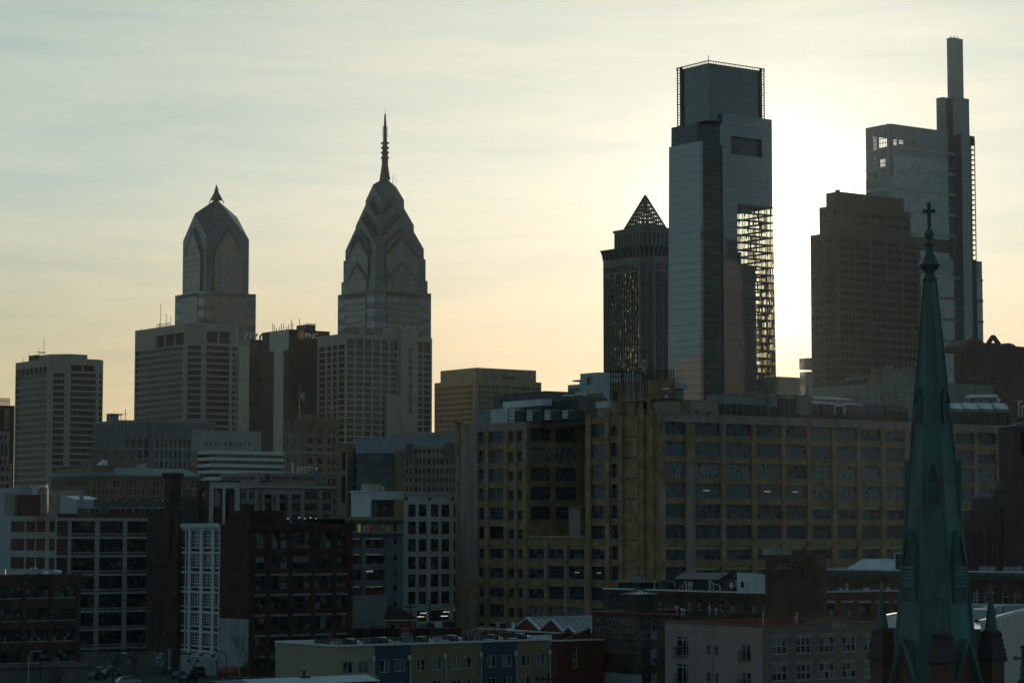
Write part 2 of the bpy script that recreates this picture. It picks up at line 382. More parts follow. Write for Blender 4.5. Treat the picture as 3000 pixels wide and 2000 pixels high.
m_louv = M('dark louvres', (0.05, 0.05, 0.048), 0.7); m_granite = M('brown granite', (0.125, 0.085, 0.055), 0.55, var=0.15)
g_dark = glass('dark office glass', (0.012, 0.016, 0.018), 0.05, 1.6, wav=0.05)
g_bronze = glass('bronze glass', (0.016, 0.011, 0.007), 0.05, 1.38, wav=0.05)
g_teal = glass('teal glass', (0.02, 0.06, 0.06), 0.06, 1.6, wav=0.05)
g_room = glass('window glass', (0.010, 0.014, 0.017), 0.08, 1.5, rnd=0.5)
g_blind = glass('glass with drawn blind', (0.16, 0.17, 0.16), 0.25, 1.5)
g_clear = clear('clear glass', (0.80, 0.82, 0.74)); g_clear2 = clear('golden glow glass', (0.30, 0.26, 0.16)); g_clear3 = clear('dimmed glow glass', (0.55, 0.55, 0.45))  # tinted panes carry the golden sun glow and its dimming in their colour

# ---------------------------------------------------------------- ground and air
mb = MB(); mb.quad((-3300, -1500, 0), (3300, -1500, 0), (3300, 5200, 0), (-3300, 5200, 0))
mb.build('ground', M('asphalt ground', (0.05, 0.05, 0.05), 0.95, var=0.5, scale=0.02, streak=0), kind='structure')
hz = MB(); hz.box(-3302, 3302, -1502, 5202, -1, 345)
hm = bpy.data.materials.new('haze'); hm.use_nodes = True; hn = hm.node_tree
hn.nodes.clear(); ho = hn.nodes.new('ShaderNodeOutputMaterial'); hv = hn.nodes.new('ShaderNodeVolumePrincipled')
hv.inputs['Color'].default_value = (0.93, 0.95, 0.90, 1); hv.inputs['Density'].default_value = 0.000023; hv.inputs['Anisotropy'].default_value = 0.5
hn.links.new(hv.outputs[0], ho.inputs['Volume'])
hz.build('haze', hm, kind='stuff')

# ================================================================ SKYLINE
def bandmesh(w, h, mull, block, mats):
    """one storey's strip of windows: glass, thin mullions, sill blocks"""
    mb = MB(); n = max(1, round(w / mull))
    for i in range(n):
        e = [0.12 + random.uniform(-0.02, 0.02) for _ in range(3)]
        mb.quad((w * i / n, e[0], 0), (w * (i + 1) / n, e[1], 0), (w * (i + 1) / n, e[2], h), (w * i / n, e[2], h), 0)
    for i in range(1, n): mb.box(w * i / n - 0.06, w * i / n + 0.06, 0.0, 0.11, 0, h, 1)
    if block:
        k = max(1, round(w / block))
        for i in range(k): mb.box(w * (i + 0.5) / k - 0.22, w * (i + 0.5) / k + 0.22, -0.25, 0.1, 0, h * 0.24, 2)
    return mb.mesh('window_band', mats)
def faces_of(pts):
    out = []
    for (a, b) in zip(pts, pts[1:]):
        d = (b[0] - a[0], b[1] - a[1]); out.append((Face(a, d), math.hypot(*d)))
    return out
def band_tower(B, pts, vis, zt, zpar, nfl, step, wh, marg, louv, mats, gl, mull=1.6, block=3.2, dep=0.7, ub=0.0):
    """concrete tower with one window strip per storey on each visible face"""
    mb = MB(); fs = faces_of(pts + [pts[0]])
    for k, (F_, W) in enumerate(fs):
        ops = []
        if k in vis:
            m0, m1 = marg[k]
            ops = [(m0, W - m1, zpar - step * i - wh, zpar - step * i) for i in range(nfl)]
            bm = bandmesh(W - m0 - m1, wh, mull, block, gl)
            for i in range(nfl): link('window_band', bm, B.o, F_.p(m0, zpar - step * i - wh, dep), math.atan2(F_.u.y, F_.u.x))
            for (u0, u1, za, zb, n) in louv.get(k, []):
                wu = (u1 - u0) / n
                for j in range(n):
                    ops.append((u0 + wu * j + (0.4 if j else 0), u0 + wu * (j + 1) - (0.4 if j < n - 1 else 0), za, zb))
        mb.wall(F_, 0, W, 0, zt, ops, dep, 0)
        for (u0, u1, za, zb, n) in louv.get(k, []) if k in vis else []:
            lm = MB(); lm.quad(F_.p(u0, za, 2.2), F_.p(u1, za, 2.2), F_.p(u1, zb, 2.2), F_.p(u0, zb, 2.2))
            for j in range(8): lm.fbox(F_, u0, u1, za + (zb - za) * j / 8, za + (zb - za) * (j + 0.3) / 8, 1.9, 2.15)
            lm.build('louvre', m_louv, B.o)
            q = MB(); q.fbox(F_, u0 - 0.3, u1 + 0.3, za - 0.3, za - 0.02, dep, 2.3); q.fbox(F_, u0 - 0.3, u1 + 0.3, zb + 0.02, zb + 0.3, dep, 2.3)
            q.fbox(F_, u0 - 0.3, u0 - 0.02, za, zb, dep, 2.3); q.fbox(F_, u1 + 0.02, u1 + 0.3, za, zb, dep, 2.3); q.build('louvre_surround', mats[0], B.o)
    mb.build('wall', mats, B.o)
    r = MB(); r.poly([(x, y, zt - 0.6) for x, y in pts]); r.build('roof', m_roof, B.o)
def mast(B, x, y, z, h, r=0.18, arms=0):
    q = MB(); q.tube((x, y, z), (x, y, z + h), r, 5)
    for i in range(arms): q.box(x - 0.9, x + 0.9, y - 0.08, y + 0.08, z + h * (0.55 + 0.2 * i), z + h * (0.55 + 0.2 * i) + 0.15)
    q.build('antenna', m_dark, B.o if isinstance(B, Bld) else B)

# --- two matching concrete towers with chamfered corners
def centre(name, label, px, Y, lpx, c, wrpx, c2, py, zt, zp, nfl, step, wh, marg, louv):
    P = Vector((kx(px, py) * Y, Y, 0)); L = Vector((-math.sin(GA), math.cos(GA), 0)); N = P - L * c
    B = Bld.__new__(Bld); B.N = N; B.ang = GA; B.R = Vector((math.cos(GA), math.sin(GA), 0)); B.L = L; B.py = py
    B.o = thing(name, label, 'building', N, GA, None)
    B.wl = B.b(lpx); B.wr = 1
    return B
pyA = 1060
A_ = centre('concrete_office_tower', 'shorter of two matching concrete towers with striped window bands, left of the ribbed block', 143, 1275, 46, 8.3, 0, 0, pyA, 0, 0, 0, 0, 0, None, None)
wrA = A_.a(291) ; c2 = 4.6
ptsA = [(0, A_.wl), (0, 8.3), (8.3, 0), (wrA, 0), (wrA + c2, c2), (wrA + c2, A_.wl)]
ztA, zpA = A_.z(1047), A_.z(1090)
band_tower(A_, ptsA, (0, 1, 2, 3), ztA, zpA, 20, 3.31, 2.45, {0: (0.3, 1.6), 1: (2.6, 3.0), 2: (0.6, 1.8), 3: (0.6, 0.2)},
           {0: [(1.0, A_.wl - 10.5, A_.z(1088), A_.z(1068), 7)], 2: [(0.7, wrA - 8.3 - 2.5, A_.z(1084), A_.z(1066), 2)]},
           [m_conc], [g_bronze, m_dark, m_conc])
q = MB(); q.prism([(1, A_.wl * 0.45), (1, 9), (9, 1), (wrA - 6, 2), (wrA - 6, 18), (8, A_.wl * 0.45)], ztA - 1, A_.z(1034), 0, 1); q.build('penthouse', [m_conc, m_roof], A_.o)
q = MB(); q.box(3, 9, A_.wl * 0.62, A_.wl * 0.8, ztA - 0.6, ztA + 3.4); q.path([(3, A_.wl * .62, ztA + 5), (9, A_.wl * .62, ztA + 5), (9, A_.wl * .8, ztA + 5)], 0.15); q.build('roof_plant', m_dark, A_.o)
for y, h in ((0.9, 3), (0.75, 5), (0.5, 7), (0.38, 12)): mast(A_, 2, A_.wl * y, ztA - 0.6, h, 0.12)
pyB = 960
B_ = centre('concrete_office_tower', 'taller of two matching concrete towers with striped window bands, below the domed glass tower', 541, 1330, 396, 8.5, 0, 0, pyB, 0, 0, 0, 0, 0, None, None)
wrB = B_.a(682); r0 = 6.0
arc = [(wrB + r0 * math.sin(t), r0 - r0 * math.cos(t)) for t in (0, .45, .9, 1.35)]
ptsB = [(0, B_.wl), (0, 8.5), (8.5, 0)] + arc + [(wrB + r0, B_.wl)]
ztB, zpB = B_.z(944), B_.z(1009)
band_tower(B_, ptsB, (0, 1, 2, 3, 4, 5), ztB, zpB, 22, 3.45, 2.5, {0: (0.3, 1.8), 1: (2.0, 2.6), 2: (0.6, 2.0), 3: (0, 0), 4: (0, 0), 5: (0, 0.4)},
           {0: [(B_.wl - 8.5 - (B_.wl - 8.5) * 0.58, B_.wl - 8.5 - 1.0, B_.z(1005), B_.z(969), 3)], 2: [(0.8, wrB - 8.5 - 1.5, B_.z(1001), B_.z(967), 2)]},
           [m_conc], [g_bronze, m_dark, m_conc])
for y, h in ((0.95, 2), (0.62, 4), (0.6, 14), (0.5, 8), (0.42, 6)): mast(B_, 2, B_.wl * y, ztB - 0.6, h, 0.15)
q = MB(); q.path([(3, B_.wl * .45, ztB + 2), (3, B_.wl * .7, ztB + 2)], 0.2); q.path([(3, B_.wl * .45, ztB + 1), (3, B_.wl * .7, ztB + 1)], 0.15); q.build('railing', m_dark, B_.o)

# --- the two stepped glass towers with rhombic helm roofs
g_lib = curtain('blue green curtain wall', (0.010, 0.105, 0.13), (0.004, 0.02, 0.024), 1.55, 3.9, 0.28, ior=1.6, lz=0.6, jit=0.2, wav=0.012)
g_libb = curtain('banded blue glass', (0.04, 0.10, 0.135), (0.02, 0.025, 0.026), 1.55, 7.8, 0.1, ior=1.9, spand=(0.45, (0.02, 0.026, 0.028)), jit=0.2, wav=0.01)
g_bay = curtain('bay window grid', (0.125, 0.118, 0.085), (0.006, 0.008, 0.009), 2.9, 3.9, 0.9, ior=1.9, lz=0.9, jit=0.3, wav=0.03)  # warm base colour paints the gold sky reflections on the bays
m_helm = curtain('standing seam glass roof', (0.006, 0.035, 0.05), (0.004, 0.016, 0.02), 2.2, 2.4, 0.2, rough=0.16, ior=1.45, jit=0.15, wav=0.006)
def sq(h, cx=0, cy=0): return [(cx - h, cy - h), (cx + h, cy - h), (cx + h, cy + h), (cx - h, cy + h)]
def helm(mb, s, ze, rise, zap, m):
    """rhombic helm: a gable on each side, four rhombic planes meeting at the apex"""
    h = s / 2; c = [(-h, -h), (h, -h), (h, h), (-h, h)]; g = [(0, -h), (h, 0), (0, h), (-h, 0)]
    for i in range(4):
        a, b = c[i], c[(i + 1) % 4]; mb.add([(*a, ze), (*b, ze), (*g[i], ze + rise)], [(0, 1, 2)], 1)
        mb.add([(*c[i], ze), (*g[i], ze + rise), (0, 0, zap), (*g[i - 1], ze + rise)], [(0, 1, 2, 3)], m)
def crossgable(mb, w, half, ze, zr, z0, m=0, mroof=2):
    """two gabled bars crossing: a bay with a pointed top on each of the four faces"""
    for k in range(4):
        c, s = math.cos(k * math.pi / 2), math.sin(k * math.pi / 2)
        def T(x, y, z): return (c * x - s * y, s * x + c * y, z)
        a = w / 2
        mb.add([T(-a, -half, z0), T(a, -half, z0), T(a, -half, ze), T(0, -half, zr), T(-a, -half, ze)], [(0, 1, 2, 3, 4)], m)
        mb.add([T(-a, -half, z0), T(-a, -half, ze), T(-a, 0, ze), T(-a, 0, z0)], [(0, 1, 2, 3)], mroof)
        mb.add([T(a, -half, z0), T(a, -half, ze), T(a, 0, ze), T(a, 0, z0)], [(0, 1, 2, 3)], mroof)
        e = 0.25
        mb.add([T(-a - e, -half - e, ze - e), T(0, -half - e, zr), T(0, 0, zr), T(-a - e, 0, ze - e)], [(0, 1, 2, 3)], mroof)
        mb.add([T(a + e, -half - e, ze - e), T(0, -half - e, zr), T(0, 0, zr), T(a + e, 0, ze - e)], [(0, 1, 2, 3)], mroof)
        # frame of the gable
        for sx in (-1, 1):
            mb.add([T(sx * a, -half - e, ze - 2.0), T(0, -half - e, zr - 2.4), T(0, -half - e, zr), T(sx * a, -half - e, ze + 0.2)], [(0, 1, 2, 3)], 3)
def helm_tower(name, label, pxl, pxr, py, Y, tiers, gables, spire):
    kc = (kx(pxl, py) + kx(pxr, py)) / 2
    # centre of the plan; L/R silhouette corners are mirrored about the axis only approximately, so aim by bisection on the axis
    o = thing(name, label, 'building', (kc * Y, Y, 0), GA)
    for (s, z0, ze, rise, zap) in tiers:
        mb = MB(); mb.prism(sq(s / 2), z0, ze, 0, 0)
        if rise: helm(mb, s, ze, rise, zap, 2)
        mb.build('tower_shaft' if rise else 'tower_base', [g_lib if rise else g_libb, g_lib, m_helm], o)
    for (w_, half, ze, zr, z0) in gables:
        mb = MB(); crossgable(mb, w_, half, ze, zr, z0, 0, 1); mb.build('gabled_bay', [g_bay, g_lib, m_helm, m_dark], o)
    mb = MB(); spire(mb); mb.build('spire', [m_dark], o)
    return o
def spire2(mb):
    mb.loft(sq(3.2), 252.5, sq(0.9), 258.5); mb.loft(sq(1.2), 258.5, sq(0.15), 263.0)
    for sx in (-1, 1):
        for sy in (-1, 1): mb.tube((sx * 3.6, sy * 3.6, 250.5), (sx * 2.6, sy * 2.6, 253.5), 0.35, 5)
Y2 = 1610
def z2(py): return Zat(py, Y2)
helm_tower('domed_glass_tower', 'blue glass tower with a steep faceted roof and short spire, behind the taller striped tower', 515, 747, 880, Y2,
    [(32.3, 0, z2(705), 17.0, z2(583)), (39.5, 0, z2(864), 0, 0)],
    [(21, 17.6, z2(745), z2(672), 0), (24, 20.0, z2(868), z2(868) + 0.5, 0)], spire2)
def spire1(mb):
    z = lambda py: Zat(py, 1515)
    mb.loft(sq(2.5), z(528), sq(1.35), z(480)); mb.loft(sq(1.5), z(480), sq(1.1), z(420)); mb.loft(sq(1.0), z(420), sq(0.35), z(335))
    mb.tube((0, 0, z(335)), (0, 0, z(323)), 0.12, 5)
    for py in (463, 448, 434, 420): mb.prism(sq(1.9), z(py) - 0.5, z(py) + 0.6)
    for py in (400, 393, 380, 373):
        mb.box(-1.9, 1.9, -0.12, 0.12, z(py), z(py) + 0.25); mb.box(-0.12, 0.12, -1.9, 1.9, z(py), z(py) + 0.25)
    for a in (-1.9, 1.9): mb.tube((a, 0, z(402)), (a, 0, z(370)), 0.1, 4); mb.tube((0, a, z(402)), (0, a, z(370)), 0.1, 4)
    for x, y, h in ((3, -5, 5), (4.5, -6, 4), (-5, -5, 3), (6, 0, 4)): mb.tube((x, y, z(545)), (x, y, z(545) + h + 3), 0.09, 4)
Y1 = 1515
def z1(py): return Zat(py, Y1)
def rr(s): return s / 2 * 1.077
helm_tower('spired_glass_tower', 'blue green glass tower of nested pointed gables rising to a tall thin spire', 988, 1265, 750, Y1,
    [(17.6, 150, z1(588), rr(17.6), z1(520)), (26.6, 100, z1(662), rr(26.6), z1(590)), (35.7, 0, z1(732), rr(35.7), z1(640)), (37.4, 0, z1(762), 0.01, z1(761)), (42.4, 0, z1(862), 0, 0), (39.2, 0, z1(825), 0.01, z1(824))],
    [(13, 10.0, z1(625), z1(580), 200), (17, 14.2, z1(672), z1(628), 190), (21, 18.6, z1(720), z1(677), 150), (23.5, 20.0, z1(755), z1(699), 0), (22.5, 20.4, z1(824), z1(774), 0), (24, 21.8, z1(868), z1(868) + .5, 0)], spire1)

# --- black bank tower with the illuminated sign
P_ = Bld('black_glass_tower', 'black glass slab tower with PNC in white letters near its roofline', 847, 1500, 782, 966, py=980)
gP = curtain('black curtain wall', (0.005, 0.005, 0.005), (0.008, 0.008, 0.007), 1.5, 3.9, 0.2, ior=1.12, jit=0.6, wav=0.02)
gPs = curtain('silver stair glass', (0.15, 0.18, 0.17), (0.015, 0.02, 0.02), 2.8, 3.9, 0.7, ior=1.9, jit=0.12, wav=0.015)
ztP = P_.z(964)
mb = MB(); mb.prism([(0, P_.wl + 6), (0, 0), (P_.wr, 0), (P_.wr, P_.wl + 6)], 0, ztP, 0, 1); mb.build('tower_shaft', [gP, m_roof], P_.o)
FL = Face((0, P_.wl), (0, -1))
mb = MB(); u0, u1 = P_.U(791), P_.wl - 0.1; mb.fbox(FL, u0, u1, P_.z(1024), ztP - 0.5, -0.4, 0.3)
mb.fbox(FL, P_.U(805), P_.U(833), 0, P_.z(1024), -0.4, 0.3); mb.build('glass_strip', [gPs], P_.o)
mb = MB(); mb.box(P_.a(907), P_.a(934), 4, 16, ztP - 1, P_.z(945)); mb.path([(P_.a(905), 4, P_.z(943)), (P_.a(936), 4, P_.z(943))], 0.2); mb.build('roof_plant', m_dark, P_.o)
for px, h in ((795, 8), (800, 6), (806, 3), (815, 4), (820, 6), (826, 6), (835, 3), (842, 5), (858, 9), (862, 6), (882, 10)): mast(P_, P_.a(px) if px > 847 else 1, 2 if px > 847 else P_.wl - P_.U(px), ztP - 0.5, h * 0.75, 0.22, h % 2)
m_sign = emit('sign letters', (0.55, 0.57, 0.53), 0.13); m_signo = emit('sign orange', (0.30, 0.09, 0.03), 0.06)
text('PNC', 5, m_sign, P_.o, P_.front, P_.a(895), P_.z(988), -0.25, fit=P_.a(932) - P_.a(895))
mb = MB(); cu_, cz_ = P_.a(883), P_.z(978.5); rd = 3.0
mb.poly([P_.front.p(cu_ + rd * math.cos(t * math.pi / 12), cz_ + rd * math.sin(t * math.pi / 12), -0.2) for t in range(24)]); lg = mb.build('round_emblem', [m_signo], P_.o)
mb = MB()
for k in range(3):
    t0 = math.pi / 2 + k * 2 * math.pi / 3; t1 = t0 + 2 * math.pi / 3
    mb.poly([P_.front.p(cu_ + r * math.cos(t), cz_ - 0.2 + r * math.sin(t), -0.3) for r, t in ((1.9, t0), (1.9, t1), (0.75, (t0 + t1) / 2 + 0.6))])
mb.build('triangle_mark', [m_sign], lg)
# --- dark bronze block between the striped tower and the black one, steel ducts on its roof
Q_ = Bld('bronze_glass_tower', 'dark bronze glass block with bent steel ducts on its roof, beside the black slab tower', 733, 1540, 700, 806, py=1000)
gQ = curtain('bronze curtain wall', (0.020, 0.016, 0.012), (0.03, 0.027, 0.02), 1.8, 3.8, 0.3, ior=1.6, jit=0.7, wav=0.05)
gQ2 = curtain('bronze end glass', (0.16, 0.12, 0.07), (0.03, 0.026, 0.02), 2.2, 3.8, 0.7, ior=1.8, jit=0.5, wav=0.06)
ztQ = Q_.z(994)
mb = MB(); mb.prism([(0, Q_.wl), (0, 0), (Q_.wr, 0), (Q_.wr, Q_.wl)], 0, ztQ, 0, 1); mb.build('tower_shaft', [gQ, m_roof], Q_.o)
mb = MB(); mb.fbox(Q_.left, 0.5, Q_.wl - 0.3, 0, ztQ - 4, -0.3, 0.2); mb.build('end_glazing', [gQ2], Q_.o)
for i in range(5):
    mb = MB(); x, y = 0.6, Q_.wl - Q_.U(714 + 0) - i * 0; t = i / 4; X, Yy = 2 + t * 9.5, 10 - t * 9
    pts = [(X, Yy, ztQ - 1), (X, Yy, ztQ + 2.6), (X + 0.5, Yy - 0.5, ztQ + 3.6), (X + 1.4, Yy - 1.0, ztQ + 3.9)]
    mb.path(pts, 0.75, 8); mb.build('roof_duct', m_steel, Q_.o)

# --- grid fronted tower with a blank stair shaft
G_ = Bld('grid_office_tower', 'concrete tower with square window grid and taller blank stair shaft, before the spired tower', 1012, 1300, 930, 1266, py=1000)
ztG = G_.z(976); st = 3.33
ops = []; zrow = G_.z(1026)
cols = [(905, 962), (977, 1035), (1050, 1107), (1122, 1180), (1195, 1250), (1265, 1325), (1480, 1535), (1547, 1603)]
cu = [(G_.a(700 + a * .3507), G_.a(700 + b * .3507)) for a, b in cols]
mb = MB(); op = []; gw = []
for (a, b) in cu:
    op.append((a, b, G_.z(1021), G_.z(989)))
    for i in range(20): op.append((a, b, zrow - st * i - 2.45, zrow - st * i))
mb.wall(G_.front, 0, G_.wr, 0, ztG, op, 0.6)
lc = [(665, 722), (732, 768), (778, 818), (828, 882)]
lu = [(G_.U(700 + a * .3507), G_.U(700 + b * .3507)) for a, b in lc]; opl = []
for (a, b) in lu:
    for i in range(21): opl.append((a, b, zrow + st * (1) - st * i - 2.45, zrow + st - st * i))
mb.wall(G_.left, 0, G_.wl, 0, ztG, opl, 0.6)
mb.wall(Face((G_.wr, 0), (0, 1)), 0, G_.wl, 0, ztG, [], 0); mb.wall(Face((G_.wr, G_.wl), (-1, 0)), 0, G_.wr, 0, ztG, [], 0)
mb.quad((0, 0, ztG - .5), (G_.wr, 0, ztG - .5), (G_.wr, G_.wl, ztG - .5), (0, G_.wl, ztG - .5), 1)
mb.build('wall', [m_conc, m_roof], G_.o)
WK = {}
g_gold = glass('warm office glass', (0.035, 0.031, 0.021), 0.07, 1.5, wav=0.04, rnd=0.4, blind=(0.2, 0.19, 0.14))
WK['grid'] = dict(nx=4, ny=1, bar=0.16, fr=0.12, t=0.12, mats=[m_dark, g_gold])
n = 0
rows_r = [o for o in op if o[3] - o[2] < 3 and o[2] > G_.z(1270)]
for o in rows_r[:]:
    if n < 100: win(G_, G_.front, o[0], o[2], o[1] - o[0], 2.45, 'grid', 0.5); n += 1
for (F_, lst) in ((G_.front, [o for o in op if o not in rows_r]), (G_.left, opl)):
    s_ = MB()
    for o in lst:
        if o[2] > 2 or True: s_.quad(F_.p(o[0], o[2], 0.55), F_.p(o[1], o[2], 0.55), F_.p(o[1], o[3], 0.55), F_.p(o[0], o[3], 0.55))
    s_.build('window_panes', [g_dark if F_ is G_.front else g_bronze], G_.o, kind='stuff')
mb = MB(); a0, a1 = G_.a(1168), G_.a(1217); sh = Face((0, -2.5), (1, 0))
so = [((a0 + a1) / 2 - 0.3, (a0 + a1) / 2 + 1.6, G_.z(1010) - 3.3 * i - 2.4, G_.z(1010) - 3.3 * i) for i in range(11)]
mb.wall(sh, a0, a1, 0, G_.z(951), so, 0.5)
mb.wall(Face((a0, 5), (0, -1)), 0, 7.5, 0, G_.z(951), []); mb.wall(Face((a1, -2.5), (0, 1)), 0, 7.5, 0, G_.z(951), []); mb.wall(Face((a1, 5), (-1, 0)), 0, a1 - a0, 0, G_.z(951), [])
mb.poly([(a0, -2.5, G_.z(951)), (a1, -2.5, G_.z(951)), (a1, 5, G_.z(951)), (a0, 5, G_.z(951))])
mb.box(G_.a(1139), a0 - 0.02, 0.5, 6, ztG - 1, G_.z(952))
mb.box(G_.a(1128), a0 - .01, -2.2, -0.02, 0, G_.z(1152)); mb.build('stair_shaft', [m_conc], G_.o)
mb = MB()
for o in so: mb.quad(sh.p(o[0], o[2], .45), sh.p(o[1], o[2], .45), sh.p(o[1], o[3], .45), sh.p(o[0], o[3], .45))
mb.build('stair_window', [g_dark], G_.o)

# --- wide beige block
W_ = Bld('beige_office_block', 'wide beige office block with narrow windows and set back top, right of the spired tower', 1394, 1350, 1273, 1586, py=1111)
ztW = W_.z(1111); op = []; opl = []; st = 3.07
for i in range(13):
    zz = W_.z(1126) - st * i
    u = W_.a(1404)
    while u < W_.wr - 2:
        op.append((u, u + 1.0, zz - 2.0, zz)); u += 1.55 if int(u * 0.7) % 5 else 2.3
    u = 0.8
    while u < W_.wl - 9: opl.append((u, u + 0.9, zz - 2.0, zz)); u += 1.55
    for u in (W_.wl - 7.6, W_.wl - 6.0, W_.wl - 4.4): opl.append((u, u + 1.1, zz - 2.0, zz))
mb = MB(); mb.wall(W_.front, 0, W_.wr, 0, ztW, op, .5); mb.wall(W_.left, 0, W_.wl, 0, ztW, opl, .5)
mb.wall(Face((W_.wr, 0), (0, 1)), 0, W_.wl, 0, ztW, []); mb.wall(Face((W_.wr, W_.wl), (-1, 0)), 0, W_.wr, 0, ztW, [])
mb.quad((0, 0, ztW), (W_.wr, 0, ztW), (W_.wr, W_.wl, ztW), (0, W_.wl, ztW), 1)
m_beige = M('beige precast', (0.31, 0.25, 0.165), var=0.15)
mb.build('wall', [m_beige, m_roof], W_.o)
ops_s = sorted([(o, W_.front) for o in op] + [(o, W_.left) for o in opl], key=lambda t: -t[0][2])
WK['slit'] = dict(nx=1, ny=1, fr=0.06, t=0.1, mats=[m_dark, g_gold])
for o, F_ in ops_s[:100]: win(W_, F_, o[0], o[2], o[1] - o[0], 2.0, 'slit', .4)
mb = MB()
for o, F_ in ops_s[100:]: mb.quad(F_.p(o[0], o[2], .45), F_.p(o[1], o[2], .45), F_.p(o[1], o[3], .45), F_.p(o[0], o[3], .45))
mb.build('window_panes', [g_gold], W_.o, kind='stuff')
mb = MB(); zt = W_.z(1076); xr = W_.a(1573, 1090); yl = W_.b(1287, 1090)
mb.prism([(0.8, yl), (0.8, 0.8), (xr, 0.8), (xr, yl)], ztW, zt, 0, 1)
for k in range(1, 8): mb.fbox(Face((0.8, 0.8), (1, 0)), xr * k / 8, xr * k / 8 + 0.12, ztW, zt, -0.05, 0.0, 2)
for a, b, c_ in ((0.42, 0.62, 0.3),): mb.fbox(Face((.8, .8), (1, 0)), xr * a, xr * b, ztW + 1, ztW + 2.4, -.06, 0, 2)
mb.build('penthouse', [m_beige, m_roof, m_louv], W_.o)

# --- granite tower with an openwork pyramid
ME = Bld('pyramid_topped_tower', 'grey granite tower with flared cornice and perforated pyramid roof', 1892, 1480, 1767, 2016, py=760)
m_gran2 = M('pale granite', (0.21, 0.195, 0.165), 0.6, var=0.12); c = 6.4
ztM = ME.z(716); zsh = ME.z(747)
def chsq(B, c, e=0.0): return [(-e, B.wl + e), (-e, c - e * .4), (c - e * .4, -e), (B.wr - c + e * .4, -e), (B.wr + e, c - e * .4), (B.wr + e, B.wl - c + e), (B.wr - c, B.wl + e)]
pts = chsq(ME, c); wall_f = faces_of(pts + [pts[0]])
g_mel = glass('mirror glass', (0.03, 0.027, 0.02), 0.05, 1.7, wav=0.12)
g_mir = glass('gold glint glass', (0.62, 0.50, 0.29), 0.06, 1.5, wav=0.10); g_mir.node_tree.nodes['Principled BSDF'].inputs['Metallic'].default_value = 1  # gold sky glints put into the metal colour of chosen panes
mb = MB(); strips = []
for k, (F_, W) in enumerate(wall_f):
    ops = []
    if k in (0, 2):
        n = 11 if k == 0 else 12; m0 = 7.5 if k == 0 else 1.0; m1 = 0.8 if k == 0 else 1; pw = (W - m0 - m1) / n
        if k == 0: ops += [(0.8 + 1.7 * i, 2.0 + 1.7 * i, 6, ME.z(800)) for i in range(4)]
        ops += [(m0 + pw * i + 0.32, m0 + pw * (i + 1) - 0.32, 6, ME.z(792)) for i in range(n)]
    elif k == 1: ops = [(0.9, W / 2 - 0.4, 6, ME.z(792)), (W / 2 + .4, W - .9, 6, ME.z(792))]
    ops += [(o[0], o[1], ME.z(786), ME.z(768)) for o in ops]
    mb.wall(F_, 0, W, 0, zsh, ops, 0.9)
    if k < 4: strips += [(F_, o) for o in ops]
mb.build('wall', [m_gran2], ME.o)
for F_, o in strips:
    s_ = MB(); n = max(1, round((o[3] - o[2]) / 2.05)); pg = (o[1] / ME.wl * .95 + .02) if F_ is strips[0][0] else .55 if F_.O.y < .1 else 0
    for j in range(n):
        za, zb = o[2] + (o[3] - o[2]) * j / n, o[2] + (o[3] - o[2]) * (j + 1) / n; e = [0.75 + random.uniform(-.06, .06) for _ in range(3)]
        s_.quad(F_.p(o[0], za, e[0]), F_.p(o[1], za, e[1]), F_.p(o[1], zb, e[1] + e[2] - .75), F_.p(o[0], zb, e[0] + e[2] - .75), 2 if pg > .5 + .5 * math.sin(j * .37 + o[0]) * math.sin(j * .11) * .6 + random.uniform(-.2, .2) else 0)
        if j % 2 == 0: s_.fbox(F_, o[0], o[1], za - .3, za + .3, .45, .7, 1)
    s_.build('window_strip', [g_mel, m_dark, g_mir], ME.o)
mb = MB()                      # flared cornice carried by curved ribs
lv = [(747, 0.0), (738, .25), (728, .8), (720, 1.8), (716, 2.2)]
for (pa, ea), (pb, eb) in zip(lv, lv[1:]):
    mb.loft(chsq(ME, c, ea - 1.0), ME.z(pa), chsq(ME, c, eb - 1.0), ME.z(pb), 1)
mb.loft(chsq(ME, c, 1.4), ME.z(718), chsq(ME, c, 1.4), ztM, 0)
for F_, W in wall_f[:4]:
    n = max(2, round(W / 2.9))
    for i in range(n + 1):
        u = W * i / n
        for (pa, ea), (pb, eb) in zip(lv, lv[1:]):
            za, zb = ME.z(pa), ME.z(pb)
            P = [F_.p(u - .45, za, -ea), F_.p(u + .45, za, -ea), F_.p(u + .45, zb, -eb), F_.p(u - .45, zb, -eb), F_.p(u - .45, za, 1.2), F_.p(u + .45, za, 1.2), F_.p(u + .45, zb, 1.2), F_.p(u - .45, zb, 1.2)]
            mb.add(P, [(0, 1, 2, 3), (0, 3, 7, 4), (1, 5, 6, 2)], 0)
mb.build('cornice', [m_gran2, m_louv], ME.o)
mb = MB(); e1 = 5.0; zu0, zu1 = ztM - .5, ME.z(664)
U_ = [(e1, ME.wl - e1), (e1, 9), (9, e1), (ME.wr - e1, e1), (ME.wr - e1, ME.wl - e1)]
mb.prism(U_, zu0, zu1, 0, 0)
for F_, W in faces_of(U_[:4]):
    n = max(2, round(W / 3.2))
    for i in range(n): mb.fbox(F_, W * (i + .3) / n, W * (i + .7) / n, zu0 + 1.5, zu1 - 2, -.05, .3, 1)
mb.prism([(x + (e1 - .6 - x) * 0 - (0.6 if x < 20 else -.6), y - (0.6 if y < 20 else -.6)) for x, y in U_], zu1, zu1 + 1.4, 0, 0)
mb.build('upper_drum', [m_gran2, m_louv], ME.o)
mb = MB(); e2 = 8.5; zb = zu1 + 1.4; ax, ay = ME.wr / 2, ME.wl / 2; hp = min(ax, ay) - e2 + 1
